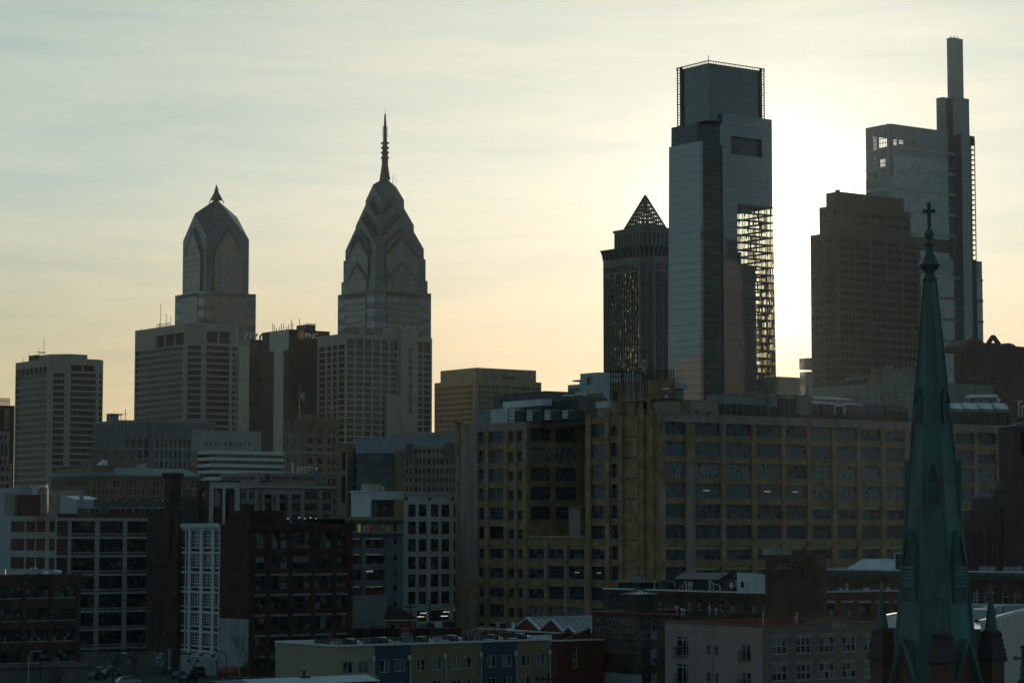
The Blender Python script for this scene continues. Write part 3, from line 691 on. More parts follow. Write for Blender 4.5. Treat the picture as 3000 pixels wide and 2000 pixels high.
cs = [(ax - hp, ay - hp), (ax + hp, ay - hp), (ax + hp, ay + hp), (ax - hp, ay + hp)]; zap = Zat(571, ME.N.y + 24)
for i in range(4):                # each side a lattice with diamond holes
    a, b = Vector((*cs[i], zb)), Vector((*cs[(i + 1) % 4], zb)); T = Vector((ax, ay, zap)); n = 9
    for r in range(n):
        t0, t1 = r / n, (r + 1) / n; m_ = n - r
        for j in range(m_):
            p = lambda s_, t: a.lerp(b, s_).lerp(T, t)
            k0, k1 = j / m_, (j + 1) / m_
            q_ = [p(k0, t0), p(k1, t0), p(k1, t1), p(k0, t1)]; ctr = (q_[0] + q_[1] + q_[2] + q_[3]) / 4
            if r in (0, n - 1) : mb.quad(*q_); continue
            inn = [ctr.lerp((q_[x] + q_[(x + 1) % 4]) / 2, 0.74) for x in range(4)]
            mids = [(q_[x] + q_[(x + 1) % 4]) / 2 for x in range(4)]
            for x in range(4): mb.add([q_[x], mids[x], inn[x], inn[x - 1], mids[x - 1]], [(0, 1, 2, 3, 4)])
    mb.tube(a, T, .7, 5); mb.tube(a, b, .8, 5)
mb.build('pyramid_roof', [M('roof lattice', (0.10, 0.10, 0.09))], ME.o)
# --- tallest-left: tapering glass tower with the sun behind its edge
C_ = Bld('tapered_glass_tower', 'tall tapered glass tower with recessed corner and open glazed crown, sun glowing behind its edge', 2077, 1300, 1963, 2259, py=420)
gCp = curtain('pale curtain wall', (0.15, 0.175, 0.18), (0.06, 0.07, 0.072), 1.5, 4.2, 0.14, ior=2.5, lz=0.3, jit=0.10, wav=0.012)
gCb = curtain('blue curtain wall', (0.075, 0.105, 0.135), (0.03, 0.04, 0.045), 1.5, 4.2, 0.14, ior=2.3, lz=0.3, jit=0.15, wav=0.015)
gCd = curtain('dark recess glass', (0.03, 0.036, 0.036), (0.05, 0.06, 0.06), 3.0, 4.2, 0.3, ior=1.6, lz=0.6, jit=0.5, wav=0.02)
gCc = curtain('crown glass', (0.045, 0.058, 0.060), (0.03, 0.038, 0.04), 1.5, 6.3, 0.14, ior=2.0, lz=0.3, jit=0.12, wav=0.012)
wl, wr = C_.wl, C_.wr; zL, zR, zC, zM = C_.z(409), C_.z(327), C_.z(350), C_.z(178)
TAP = 1.075                            # the shaft is this much wider at the street
def tp(pts, z, zref=zL):
    k = 1 + (TAP - 1) * max(0, (zref - z)) / zref; cx_, cy_ = wr * .5, wl * .5
    return [(cx_ + (x - cx_) * k, cy_ + (y - cy_) * k) for x, y in pts]
def tloft(mb, pts, za, zb, m=0): mb.loft(tp(pts, za), za, tp(pts, zb), zb, m)
notch = 7.5; ATR = 27.0                # atrium depth at the right hand corner
mb = MB(); core = [(1.0, wl), (1.0, notch + 4), (notch, notch), (notch + 5, 1.0), (wr - ATR, 1.0), (wr - ATR, wl)]
tloft(mb, core, 0, zC); mb.build('dark_core', [gCd], C_.o)
mb = MB(); pl = [(-0.8, wl), (-0.8, notch - 1.0), (1.2, notch - 1.0), (1.2, wl)]; tloft(mb, pl, 0, zL); mb.build('left_glass_screen', [gCp], C_.o)
# right hand screen: solid glazing with a see-through strip at the corner where only slabs and posts stand
x0 = notch + 1.5; xs = wr - 26.0; zlo, zhi, zmid = C_.z(1175), C_.z(590), C_.z(770)
pm = MB()
mb = MB()
tloft(mb, [(x0, -0.8), (xs, -0.8), (xs, 1.2), (x0, 1.2)], 0, zhi); tloft(mb, [(xs, -.8), (wr - 13.6, -.8), (wr - 13.6, 1.2), (xs, 1.2)], 0, zmid); tloft(mb, [(xs, -.8), (wr, -.8), (wr, 1.2), (xs, 1.2)], 0, zlo)
# upper part with the long dark opening
u0, u1, za, zb = C_.a(2138, 420), C_.a(2229, 420), C_.z(444), C_.z(391)
Fr = Face((0, -0.8), (1, 0))
mb.wall(Fr, x0, wr, zhi, zR, [(u0, u1, za, zb)], 3.0); mb.wall(Face((wr, -.8), (0, 1)), 0, 2, zhi, zR, []); mb.wall(Face((x0, 1.2), (0, -1)), 0, 2, zhi, zR, [])
mb.quad((x0, -.8, zR), (wr, -.8, zR), (wr, 3, zR), (x0, 3, zR)); mb.build('right_glass_screen', [gCb], C_.o)
mb = MB(); mb.quad(Fr.p(u0, za, 2.9), Fr.p(u1, za, 2.9), Fr.p(u1, zb, 2.9), Fr.p(u0, zb, 2.9)); mb.build('sky_garden_opening', [gCd], C_.o)
mb = MB(); P_c = [(wr - ATR, 1.2), (wr - .1, 1.2), (wr - .1, wl), (wr - ATR, wl)]; tloft(mb, P_c, zhi, zC); tloft(mb, P_c, 0, zlo)
for (ya, yb, xa, xb, z0_, z1_) in ((33, wl, wr - ATR, wr - .6, zlo, zhi), (1.2, 33, wr - ATR, wr - 14.5, zlo, zmid), (14, 33, wr - 14.4, wr - .6, zlo, zmid), (9, 13, wr - 21, wr - 18.5, zmid, zhi - 12), (14, 18, wr - 12.5, wr - 10.5, zmid, zhi - 24), (12, 20, wr - ATR, wr - 22.5, zmid, zhi)):
    tloft(mb, [(xa, ya), (xb, ya), (xb, yb), (xa, yb)], z0_, z1_)
mb.build('corner_core', [gCd], C_.o)
nfl = round((zhi - zlo) / 4.2)
for i in range(nfl + 1):               # every storey of the see-through corner: a slab rim along both faces, posts, some blinds down
    z = zlo + (zhi - zlo) * i / nfl; xq = xs if z > zmid else wr - 13.5; D_s = 32 if z > zmid else 13
    mb = MB(); P_o, P_i = tp([(xq, -.7), (wr, -.7), (wr, D_s)], z), tp([(xq, 1.4), (wr - 1.8, 1.4), (wr - 1.8, D_s)], z)
    for k in (0, 1): mb.prism([P_o[k], P_o[k + 1], P_i[k + 1], P_i[k]], z - .5, z + .25)
    mb.build('floor_slab', [m_dark], C_.o)
    if i < nfl:
        z2_ = zlo + (zhi - zlo) * (i + 1) / nfl; n = 26 if z > zmid else 13
        for k in range(n + 1):
            x = xq + (wr - xq) * k / n; a = tp([(x, -.5)], z)[0]; mb = MB(); mb.tube((*a, z + .3), (*a, z2_ - .65), .11 if k % 4 else .26, 4)
            if k < n and random.random() < (0.14 if z > zmid else .40):
                b = tp([(xq + (wr - xq) * (k + 1) / n, -.3)], z)[0]; zt_ = z2_ - .65; zb_ = z + .3 if random.random() < .6 else z + 2.0; mb.quad((*a, zb_), (*b, zb_), (*b, zt_), (*a, zt_))
            pm.extend_from(mb)
        for k in range(1, 7 if z > zmid else 4):
            y = D_s * k / 7; a = tp([(wr - .2, y)], z)[0]; q_ = MB(); q_.tube((*a, z + .3), (*a, z2_ - .65), .22, 4); pm.extend_from(q_)
pm.build('posts_and_blinds', [m_dark], C_.o, kind='stuff')
mb = MB(); gl_ = lambda t: 0 if random.random() < .15 + .75 * t ** 1.5 else 1 if random.random() < .75 - .6 * t else 2
for i in range(nfl):                   # panes of the see-through corner: darker gold tints downward paint the fading sun glow
    za, zb = zlo + (zhi - zlo) * i / nfl, zlo + (zhi - zlo) * (i + 1) / nfl; hi = za > zmid - .5; xq, D_s = (xs, 32) if hi else (wr - 13.5, 13); n = 12 if hi else 6
    for k in range(n):
        for p0, p1 in (((xq + (wr - xq) * k / n, -.8), (xq + (wr - xq) * (k + 1) / n, -.8)), ((wr, -.8 + D_s * k / n), (wr, -.8 + D_s * (k + 1) / n))):
            a, b, c_, d = tp([p0, p1], za) + tp([p1, p0], zb); mb.quad((*a, za), (*b, za), (*c_, zb), (*d, zb), gl_(i / nfl))
mb.build('corner_glazing', [g_clear, g_clear2, g_clear3], C_.o)
# crown
cl_, cr_, cf = wl * .82, C_.a(2240, 200), 1.5
mb = MB(); mb.prism([(1.2, cl_ * .86), (1.2, 1.2), (cr_ * .93, 1.2), (cr_ * .93, cl_ * .86)], zC, zM - 1, 0, 0); mb.build('crown', [gCc], C_.o)
mb = MB()
for (P0, P1, Q) in (((0.6, cl_ * .86), (0.6, cl_), (0, 1)), ((cr_ * .93, 0.6), (cr_, 0.6), (1, 0))):
    for t in (0, .35, 1):
        x, y = P0[0] + (P1[0] - P0[0]) * t, P0[1] + (P1[1] - P0[1]) * t; mb.tube((x, y, zC), (x, y, zM), .35 if t else .5, 4)
    n = 22
    for i in range(n + 1):
        z = zC + (zM - zC) * i / n; mb.tube((*P0, z), (*P1, z), .3 if i % 4 == 0 else .16, 4)
mb.tube((0, 0, zM), (cr_, 0, zM), .3, 4); mb.tube((0, 0, zM), (0, cl_, zM), .3, 4); mb.tube((1, 1, zM - 1), (1, 1, zM + 3), .2, 4)
for i in range(24): mb.tube((cr_ * i / 23, 0, zM - 1.4), (cr_ * i / 23, 0, zM), .12, 4); mb.tube((0, cl_ * i / 23, zM - 1.4), (0, cl_ * i / 23, zM), .12, 4)
mb.build('crown_lattice', [m_dark], C_.o)

# --- tallest-right: glass slab with a lantern mast
T_ = Bld('mast_topped_glass_tower', 'tallest glass slab with pale floor bands, a see-through corner and a stepped lantern mast', 2608, 1450, 2536, 2816, py=400)
gTb = curtain('blue floor glass', (0.05, 0.085, 0.115), (0.10, 0.12, 0.125), 1.55, 4.1, 0.22, ior=2.5, lz=0.2, jit=0.3, wav=0.02)
gTg = curtain('grey glass', (0.06, 0.08, 0.08), (0.035, 0.045, 0.045), 3.0, 4.1, 0.14, ior=2.0, jit=0.1, wav=0.012)
gTm = curtain('lantern glass', (0.07, 0.09, 0.088), (0.045, 0.055, 0.055), 2.2, 8.0, 0.16, ior=2.1, jit=0.08, wav=0.012)
zT = T_.z(362); z0 = T_.z(805); wl, wr = T_.wl, T_.wr; xt = T_.a(2796, 400); xe = T_.a(2857, 500); PY = -5.8
zc0 = T_.z(452)
mb = MB(); fr_op = [(1.5, 5.5, T_.z(425), T_.z(400)), (7.5, 12.0, T_.z(418), T_.z(404)), (17, 21, T_.z(413), T_.z(408))]
lf_op = [(wl * .30, wl * .44, T_.z(432), T_.z(386)), (wl * .54, wl * .92, T_.z(428), T_.z(390)), (wl * .30, wl * .42, T_.z(489), T_.z(450)), (wl * .60, wl * .78, T_.z(486), T_.z(462)), (wl * .32, wl * .42, T_.z(512), T_.z(504))]
zcut = T_.z(515)
mb.wall(T_.front, 2.4, wr, zc0, zT, fr_op, .4); mb.wall(T_.left, 0, wl - 1.6, zcut, zT, lf_op, .4)
mb.quad((0, 1.6, zcut), (2.4, 0, zcut), (2.4, 0, zT), (0, 1.6, zT))
mb.wall(Face((wr, 0), (0, 1)), 0, wl, zcut, zT, []); bo = []
mb.wall(Face((wr, wl), (-1, 0)), 0, wr, zcut, zT, [(wr - 32, wr - 1.5, T_.z(510), T_.z(384))], .4)
mb.build('crown_screen', [gTg], T_.o)
mb = MB(); mb.wall(T_.front, 2.4, wr, zcut, zc0, []); mb.prism([(0, wl), (0, 1.6), (2.4, 0.02), (wr, 0.02), (wr, wl)], 0, zcut, 0, 0)
mb.build('tower_shaft', [gTb], T_.o)
mb = MB(); mb.fbox(T_.left, 0, wl - 1.8, 0, zcut, -.25, 0); mb.build('side_glazing', [gTg], T_.o)
cm = MB()                               # mullions across the see-through openings
for F_, lst in ((T_.front, fr_op), (T_.left, lf_op)):
    for a, b, c_, d in lst:
        for k in range(1, 6): cm.fbox(F_, a + (b - a) * k / 6 - .1, a + (b - a) * k / 6 + .1, c_, d, .1, .3)
        for k in range(1, max(2, round((d - c_) / 2.5))):
            z = c_ + (d - c_) * k / max(2, round((d - c_) / 2.5)); cm.fbox(F_, a, b, z - .18, z + .18, .12, .35)
cm.build('opening_mullions', [m_dark], T_.o)
m_band = M('pale spandrel band', (0.42, 0.42, 0.38), 0.5, var=0.08, streak=0.05)
for py in (427, 488, 549, 610, 672):
    mb = MB(); z = T_.z(py); mb.fbox(T_.front, 2.2, xt, z - 1.1, z + .6, -.35, .3); mb.fbox(T_.left, 0, wl - 1.4, z - 1.1, z + .6, -.3, -.26) if py > 480 else None
    mb.build('floor_band', [m_band], T_.o)
mb = MB(); mb.tube((-.2, 1.6, z0), (-.2, 1.6, zT), .75, 6); mb.build('corner_post', [m_band], T_.o)
for py in (800, 862, 925, 990):
    mb = MB(); z = T_.z(py); mb.fbox(T_.front, -1, xe + 3, z - .5, z + .9, -2.3, .3); mb.build('lower_band', [M('copper band', (0.22, 0.14, 0.1), .5)] if py > 800 else [m_band], T_.o)
mb = MB(); mb.fbox(T_.front, T_.a(2640), T_.a(2789, 700), T_.z(725), T_.z(687), -.5, .2); mb.build('brown_panel', [m_granite], T_.o)
mb = MB(); mb.fbox(T_.front, -1, xe + 3, T_.z(800), T_.z(742), -1.6, .2); mb.build('setback_glazing', [gTm], T_.o)
mb = MB(); mb.fbox(T_.front, -1, xe + 3, 0, T_.z(801), -1.8, .2); mb.build('lower_glazing', [gTb], T_.o)
mb = MB(); mb.box(T_.a(2818, 500, PY), T_.a(2843, 500, PY), PY, wl, 0, T_.z(371)); mb.build('service_tower', [gTm], T_.o)
mb = MB(); x1 = T_.a(2843, 500, PY) + .02; xe = T_.a(2857, 500, PY)
for i in range(24):
    z = T_.z(743) + (T_.z(398) - T_.z(743)) * i / 23; mb.box(x1, xe, PY + .2, PY + 4, z - .3, z + .3)
for x in (x1 + 1.0, xe): mb.tube((x, PY + .3, T_.z(743)), (x, PY + .3, T_.z(380)), .3, 4); mb.tube((x, PY + 4, T_.z(743)), (x, PY + 4, T_.z(380)), .3, 4)
mb.box(x1, xe, PY + .1, PY + 5, T_.z(398), T_.z(372)); mb.box(x1, xe, PY + .1, PY + 5, 0, T_.z(743)); mb.build('lift_lattice', [m_dark], T_.o)
mb = MB(); mb.box(T_.a(2762, 300, 1), T_.a(2790, 300, 1), 1, 6.5, zT - 2, T_.z(283, 45)); mb.box(T_.a(2792, 300, -2), T_.a(2839, 300, -2), -2, 2.5, zT - 2, T_.z(281, 45)); mb.build('lantern_base', [gTg], T_.o)
mb = MB(); mb.box(T_.a(2789, 200, -1), T_.a(2822, 200, -1), -1, 3.1, zT, T_.z(109, 50)); mb.build('lantern_mast', [gTm], T_.o)
mb = MB()
for k in range(7): x = T_.a(2789 + 5 * k, 110); mb.tube((x, 1, T_.z(109, 50)), (x, 1, T_.z(109, 50) + (1.4, .6, 2, 1, 1.8, .8, .5)[k]), .25, 4)
mb.build('mast_top_equipment', [m_dark], T_.o)

# --- brown granite stepped tower in front of it
L_T = Bld('stepped_granite_tower', 'brown granite tower with stepped shoulders, its left edge glowing gold in the sun', 2456, 1250, 2374, 2695, py=690)
zs = [L_T.z(561), L_T.z(600), L_T.z(678)]
WKm = [m_dark, g_dark]
Ys = [(L_T.b(2420, 575), L_T.a(2647, 575), zs[0]), (L_T.b(2400, 610), L_T.a(2667, 610), zs[1]), (L_T.wl, L_T.wr, zs[2])]
def strip_facade(B, F_, W, z0, z1, pitch, ww, sto, wh, mats, dep=.35, m0=1.0, grp=0):
    ops = []; cols = []; u = m0; k = 0
    while u + ww < W - m0 * .6:
        cols.append(u); u += pitch; k += 1
        if grp and k % grp == 0: u += pitch * .7
    n = int((z1 - z0) / sto)
    for u in cols:
        for i in range(n): ops.append((u, u + ww, z1 - sto * i - wh, z1 - sto * i))
    return cols, ops
mb = MB(); allops = []
for lv_, (yl, xr, zt) in enumerate(Ys):
    zb = zs[lv_ + 1] if False else (0 if lv_ == 2 else zs[lv_ + 1])
    # lower tiers stand outside the upper ones on the left and right ends only
    cf_, of_ = strip_facade(L_T, L_T.front, xr, max(zb, 40), zt - 3, 2.05, 1.15, 4.0, 2.3, None, m0=1.2, grp=5)
    cl2, ol_ = strip_facade(L_T, Face((0, yl), (0, -1)), yl, max(zb, 40), zt - 3, 2.05, 1.15, 4.0, 2.3, None, m0=1.2, grp=4)
    FLt = Face((0, yl), (0, -1)); mb.wall(L_T.front, 0, xr, zb, zt, of_, .35); mb.wall(FLt, 0, yl, zb, zt, ol_, .35)
    mb.wall(Face((xr, 0), (0, 1)), 0, yl, zb, zt, []); mb.wall(Face((xr, yl), (-1, 0)), 0, xr, zb, zt, [])
    mb.quad((0, 0, zt), (xr, 0, zt), (xr, yl, zt), (0, yl, zt)); allops += [(o, L_T.front) for o in of_] + [(o, FLt) for o in ol_]
mb.build('wall', [m_granite], L_T.o)
WK['gran'] = dict(nx=1, ny=1, fr=.08, t=.1, mats=[m_dark, g_bronze])
allops.sort(key=lambda t: (-round(t[0][2]), t[0][0]))
pick_ = [x for x in allops if x[0][2] > L_T.z(1100)]
for o, F_ in pick_[::max(1, len(pick_) // 100)][:100]: win(L_T, F_, o[0], o[2], 1.15, 2.3, 'gran', .28)
s_ = MB()
for o, F_ in [x for i, x in enumerate(allops)]: s_.quad(F_.p(o[0], o[2], .34), F_.p(o[1], o[2], .34), F_.p(o[1], o[3], .34), F_.p(o[0], o[3], .34))
s_.build('window_panes', [g_bronze], L_T.o, kind='stuff')
mb = MB()
for x in (3, 8, 14, 20, 26, 32): mb.tube((x, 2, zs[0]), (x, 2, zs[0] + random.uniform(1, 4)), .12, 4)
mb.box(1, 2.4, 1, 3, zs[0], zs[0] + 1.2); mb.build('roof_fittings', [m_dark], L_T.o)

# --- low things at the towers' feet
S_ = Bld('glass_sliver_building', 'narrow glass building edge peeping out left of the brown granite tower', 2372, 1330, 2366, 2420, py=1090)
mb = MB(); mb.prism([(0, 8), (0, 1), (1, 0), (S_.wr, 0), (S_.wr, 8)], 0, S_.z(1088), 0, 0); mb.prism([(-.3, 8), (-.3, 1.6), (1, 0), (S_.wr, 0), (S_.wr, 8)], S_.z(1080), S_.z(1048), 0, 0)
mb.build('wall', [gTg], S_.o)
D_ = Bld('mansard_roof_hall', 'low grey hall with a big sloping roof between the tapered tower and the granite tower', 2286, 1420, 2255, 2385, py=1150, wl=24)
mb = MB(); zr, ze = D_.z(1102), D_.z(1147); x1 = D_.wr
mb.box(0, x1, 0, 24, 0, ze); mb.build('wall', [m_conc], D_.o)
mb = MB(); i_ = 5; mb.loft([(-.4, -.4), (x1 + .4, -.4), (x1 + .4, 24), (-.4, 24)], ze, [(0.2, i_ * .4), (x1 - 3.2, i_ * .4), (x1 - 3.2, 20), (.2, 20)], zr); mb.build('roof', [M('lead roof', (0.14, 0.135, 0.12), .6)], D_.o)
AP = Bld('glass_apartment_block', 'greenish glass apartment block with a set back upper storey, in front of the granite tower', 2661, 900, 2380, 2907, py=1150)
gAP = curtain('green apartment glass', (0.06, 0.085, 0.07), (0.05, 0.052, 0.045), 1.35, 3.2, .18, ior=1.7, jit=.7, wav=.03)
gAP2 = curtain('pale green glass', (0.075, 0.10, 0.085), (0.06, 0.062, 0.055), 1.4, 3.2, .12, ior=1.7, jit=.15, wav=.02)
za = AP.z(1116); mb = MB(); mb.prism([(0, AP.wl), (0, 0), (AP.wr, 0), (AP.wr, AP.wl)], 0, za - 3.3, 0, 1); mb.build('curtain_wall', [gAP, m_roof], AP.o)
mb = MB(); mb.fbox(AP.left, 0, AP.wl, za - 3.3, za, -.02, .3); mb.fbox(AP.front, .3, AP.wr, za - 3.3, za, -.02, .3); mb.build('top_screen', [gAP2], AP.o)
mb = MB()
for i in range(8): mb.fbox(AP.left, AP.wl * i / 7 - .2 if i else 0, AP.wl * i / 7 + .2, 0, za, -.12, -.03)
for z in (za - 3.3, za - 6.5, za - 9.7, za - 12.9): mb.fbox(AP.left, 0, AP.wl, z - .2, z, -.11, -.03); mb.fbox(AP.front, 0, AP.wr, z - .2, z, -.11, -.03)
for i in range(6): mb.fbox(AP.front, AP.wr * i / 5 - .2, AP.wr * i / 5 + .2, 0, za, -.12, -.03)
mb.build('frame', [m_conc2], AP.o)
FU = Face((5, AP.wl), (0, -1)); zt2 = AP.z(1079, 5, 4); mb = MB()
ub, uc = AP.wl - AP.b(2584, 1100, 5), AP.wl - 3
mb.fbox(FU, ub, uc, za - 1, zt2, 0, 14, 0); mb.build('upper_storey', [gAP2], AP.o)
mb = MB(); mb.fbox(FU, ub - .6, uc + .6, zt2, zt2 + .35, -.6, 14); mb.build('upper_roof_edge', [m_conc2], AP.o)
mb = MB(); mb.fbox(FU, AP.wl - AP.b(2537, 1100, 5), ub - .05, za - 1, AP.z(1090, 5, 12), .2, 10); mb.build('brick_block', [m_brownstone], AP.o)
mb = MB(); mb.fbox(FU, AP.wl - AP.b(2474, 1100, 5), AP.wl - AP.b(2537, 1100, 5) - .05, AP.z(1108, 5, 20), AP.z(1098, 5, 20), 0, 8)
for k in range(4): u = AP.wl - AP.b(2480 + 16 * k, 1100, 5); mb.fbox(FU, u, u + .3, za - 1, AP.z(1108, 5, 20), .3, .6)
mb.build('canopy', [m_conc2], AP.o)
for k, px in enumerate((2546, 2552, 2559, 2588, 2594, 2601, 2608)):
    q = MB(); u = AP.wl - AP.b(px, 1080, 5); zz = AP.z(1090, 5, 12) if k < 3 else zt2; q.fbox(FU, u, u + .35, zz + .2, zz + 1.9, 1, 1.3); q.build('panel_antenna', [m_conc], AP.o)
q = MB(); u = AP.wl - AP.b(2677, 1080, 5); q.fbox(FU, u - .8, u + .5, zt2 + .3, zt2 + 2.2, 2, 3); q.fbox(FU, u - 1.5, u - .6, zt2 + 1.2, zt2 + 1.9, 2, 3); q.build('roof_vent', [m_steel], AP.o)
B2 = Bld('gabled_brick_office', 'dark red brick office block with round window and openwork gable at the right edge', 2812, 1120, 2795, 3035, py=1050)
m_rb = M('dark red brick', (0.15, 0.075, 0.062), var=.2); zb2 = B2.z(1024); mb = MB(); op = []
for r in range(8):
    z = B2.z(1078) - 3.6 * r
    for k in range(12):
        if k % 4 != 3: op.append((2.5 + k * 2.9, 4.6 + k * 2.9, z - 1.9, z))
mb.wall(B2.front, 0, B2.wr, 0, zb2, op, .4); mb.wall(B2.left, 0, B2.wl, 0, zb2, []); mb.wall(Face((B2.wr, 0), (0, 1)), 0, 20, 0, zb2, [])
mb.quad((0, 0, zb2), (B2.wr, 0, zb2), (B2.wr, 20, zb2), (0, 20, zb2)); mb.build('wall', [m_rb], B2.o)
WK['off'] = dict(nx=2, ny=1, fr=.08, t=.1, mats=[m_dark, g_dark])
for o in op[:100]: win(B2, B2.front, o[0], o[2], 2.1, 1.9, 'off', .3)
def gable(mb, F_, pts, d0, d1, m=0):
    a = [F_.p(u, z, d0) for u, z in pts]; b = [F_.p(u, z, d1) for u, z in pts]; n = len(a)
    mb.add(a + b, [tuple(range(n)), tuple(range(2 * n - 1, n - 1, -1))] + [(i, n + i, n + (i + 1) % n, (i + 1) % n) for i in range(n)], m)
mb = MB(); f = lambda px: B2.a(px, 1000); zz = lambda py: B2.z(py)
gable(mb, B2.front, [(0, zb2 - .5), (f(2893), zb2 - .5), (f(2893), zz(1004)), (f(2866), zz(991)), (f(2842), zz(991)), (f(2815), zz(1013))], -.4, 10)
gable(mb, B2.front, [(f(2893) + .02, zb2 - .5), (B2.wr, zb2 - .5), (B2.wr, zz(1004)), (f(2975), zz(1003)), (f(2955), zz(996)), (f(2925), zz(1002)), (f(2896), zz(1009))], -.2, 10)
mb.build('stepped_top', [m_rb], B2.o)
mb = MB()
for (a, b) in (((2897, 1004), (2914, 977)), ((2914, 977), (2931, 1000)), ((2899, 1003), (2931, 1001))):
    mb.tube(B2.front.p(f(a[0]), zz(a[1]), 1), B2.front.p(f(b[0]), zz(b[1]), 1), 1.15, 4)
mb.build('openwork_gable', [m_rb], B2.o)
mb = MB(); cu_, cz_ = f(2846), zz(1046); mb.poly([B2.front.p(cu_ + 3.4 * math.cos(t * .2618), cz_ + 4.6 * math.sin(t * .2618), -.45) for t in range(24)]); mb.build('round_window', [g_bronze], B2.o)
mb = MB(); gable(mb, B2.front, [(f(2930), zz(1003)), (f(2975), zz(1004)), (f(2965), zz(997)), (f(2952), zz(995)), (f(2940), zz(998))], -.6, 6); mb.build('copper_roof', [M('old copper', (0.09, 0.17, 0.15), .6)], B2.o)
V_ = Bld('white_panel_building', 'pale panelled building with blank upper block and thin canopy, left of the pyramid tower', 1752, 800, 1660, 1880, py=1130)
m_pan = M('pale metal panels', (0.40, 0.43, 0.45), .5, var=.08); mb = MB(); yk = V_.b(1700, 1130)
def seams(mb, F_, W, z0, z1, px_, pz_, m):
    u = px_
    while u < W: mb.fbox(F_, u - .04, u + .04, z0, z1, -.03, .0, m); u += px_
    z = z0 + pz_
    while z < z1: mb.fbox(F_, 0, W, z - .04, z + .04, -.028, .0, m); z += pz_
zv = V_.z(1090); Lk = Face((0, yk), (0, -1)); mb.wall(Lk, 0, yk, 0, zv, [(yk * .36, yk * .62, V_.z(1125), V_.z(1102))], .6); mb.wall(V_.front, 0, V_.wr, 0, zv, []); mb.quad((0, 0, zv), (V_.wr, 0, zv), (V_.wr, yk, zv), (0, yk, zv)); mb.wall(Face((0, yk), (1, 0)), 0, V_.wr, 0, zv, [])
seams(mb, Lk, yk, V_.z(1160), zv, 2.2, 2.2, 1); seams(mb, V_.front, V_.wr, V_.z(1160), zv, 2.2, 2.2, 1); mb.build('wall', [m_pan, m_conc2], V_.o)
mb = MB(); mb.quad(Lk.p(yk * .36, V_.z(1125), .5), Lk.p(yk * .62, V_.z(1125), .5), Lk.p(yk * .62, V_.z(1102), .5), Lk.p(yk * .36, V_.z(1102), .5)); mb.build('window', [g_dark], V_.o)
mb = MB(); mb.box(.5, V_.wr, yk + .02, V_.wl, 0, V_.z(1120)); mb.build('lower_wing', [m_pan], V_.o)
mb = MB(); mb.box(-.1, .49, yk + 1, V_.wl - 1, V_.z(1138), V_.z(1131)); mb.build('strip_window', [g_dark], V_.o)
mb = MB(); y0 = V_.b(1674, 1108); y1 = V_.b(1696, 1108); mb.box(.5, 4, y1, y0, V_.z(1111), V_.z(1107)); mb.tube((2, (y0 + y1) / 2, V_.z(1120)), (2, (y0 + y1) / 2, V_.z(1110)), .15, 5); mb.build('roof_canopy', [m_dark], V_.o)
mb = MB(); mb.box(-3, -.02, -3, yk * .9, 0, V_.z(1153)); mb.box(-3.05, -3, 3, yk * .4, V_.z(1178), V_.z(1162), 1); mb.build('brick_front_block', [m_brownstone, g_dark], V_.o)
TG = Bld('teal_glass_pavilion', 'teal glass roofed pavilion behind the factory stack at the foot of the tapered tower', 1893, 640, 1880, 2003, py=1140)
gTe = curtain('teal pavilion glass', (0.05, 0.11, 0.10), (0.09, 0.13, 0.12), 2.0, 2.4, .2, ior=1.6, jit=.25, wav=.02)
mb = MB(); zt = TG.z(1117); mb.box(0, TG.wr, 0, 14, 0, zt - 1.6); mb.build('glazing', [gTe], TG.o)
mb = MB(); mb.loft([(-.6, -1.4), (TG.wr + .6, -1.4), (TG.wr + .6, 14), (-.6, 14)], zt - 1.6, [(-.6, -.4), (TG.wr + .6, -.4), (TG.wr + .6, 14), (-.6, 14)], zt); mb.build('roof', [m_conc2], TG.o)

# --- ribbed civic block
R_ = Bld('ribbed_civic_block', 'blue grey concrete block with vertical ribs above narrow windows, between the two striped towers', 361, 1050, 276, 440, py=1240)
m_rib = M('blue grey concrete', (0.20, 0.235, 0.25), var=.15)
def ribbed(B, F_, W, zt, zmid, ncol, parent_name):
    cw = W / ncol; ops = []
    rows = [(zmid - .3 - 4.75 * i - 3.6, zmid - .3 - 4.75 * i) for i in range(5)]
    for k in range(ncol):
        for (a, b) in rows: ops.append((cw * k + cw * .2, cw * (k + 1) - cw * .2, a, b))
    mb = MB(); mb.wall(F_, 0, W, 0, zt, ops, .5); ln_ = ncol * 2
    for k in range(ln_ + 1): u = W * k / ln_; mb.fbox(F_, max(0, u - .28), min(W, u + .28), zmid, zt - 1.2, -.75, -.01)
    mb.fbox(F_, -.4, W + .4, zt - 1.2, zt, -.9, -.01)
    for k in range(ncol + 1): u = cw * k; mb.fbox(F_, max(0, u - .3), min(W, u + .3), 0, zmid - .02, -.5, -.01)
    mb.build('ribbed_wall', [m_rib], B.o)
    return ops
zt, zm_ = R_.z(1230), R_.z(1282)
WK['civ'] = dict(nx=2, ny=1, fr=.08, t=.1, mats=[m_dark, g_dark])
al = []
al += [(o, R_.left) for o in ribbed(R_, R_.left, R_.wl, zt, zm_, 10, '')]; al += [(o, R_.front) for o in ribbed(R_, R_.front, R_.wr, zt, zm_, 4, '')]
Ob = (R_.wr, 0); xr2 = R_.a(627, 1240, -4) - R_.wr; F3 = Face((R_.wr + .05, -4), (1, 0)); al += [(o, F3) for o in ribbed(R_, F3, xr2, zt + .3, zm_, 13, '')]
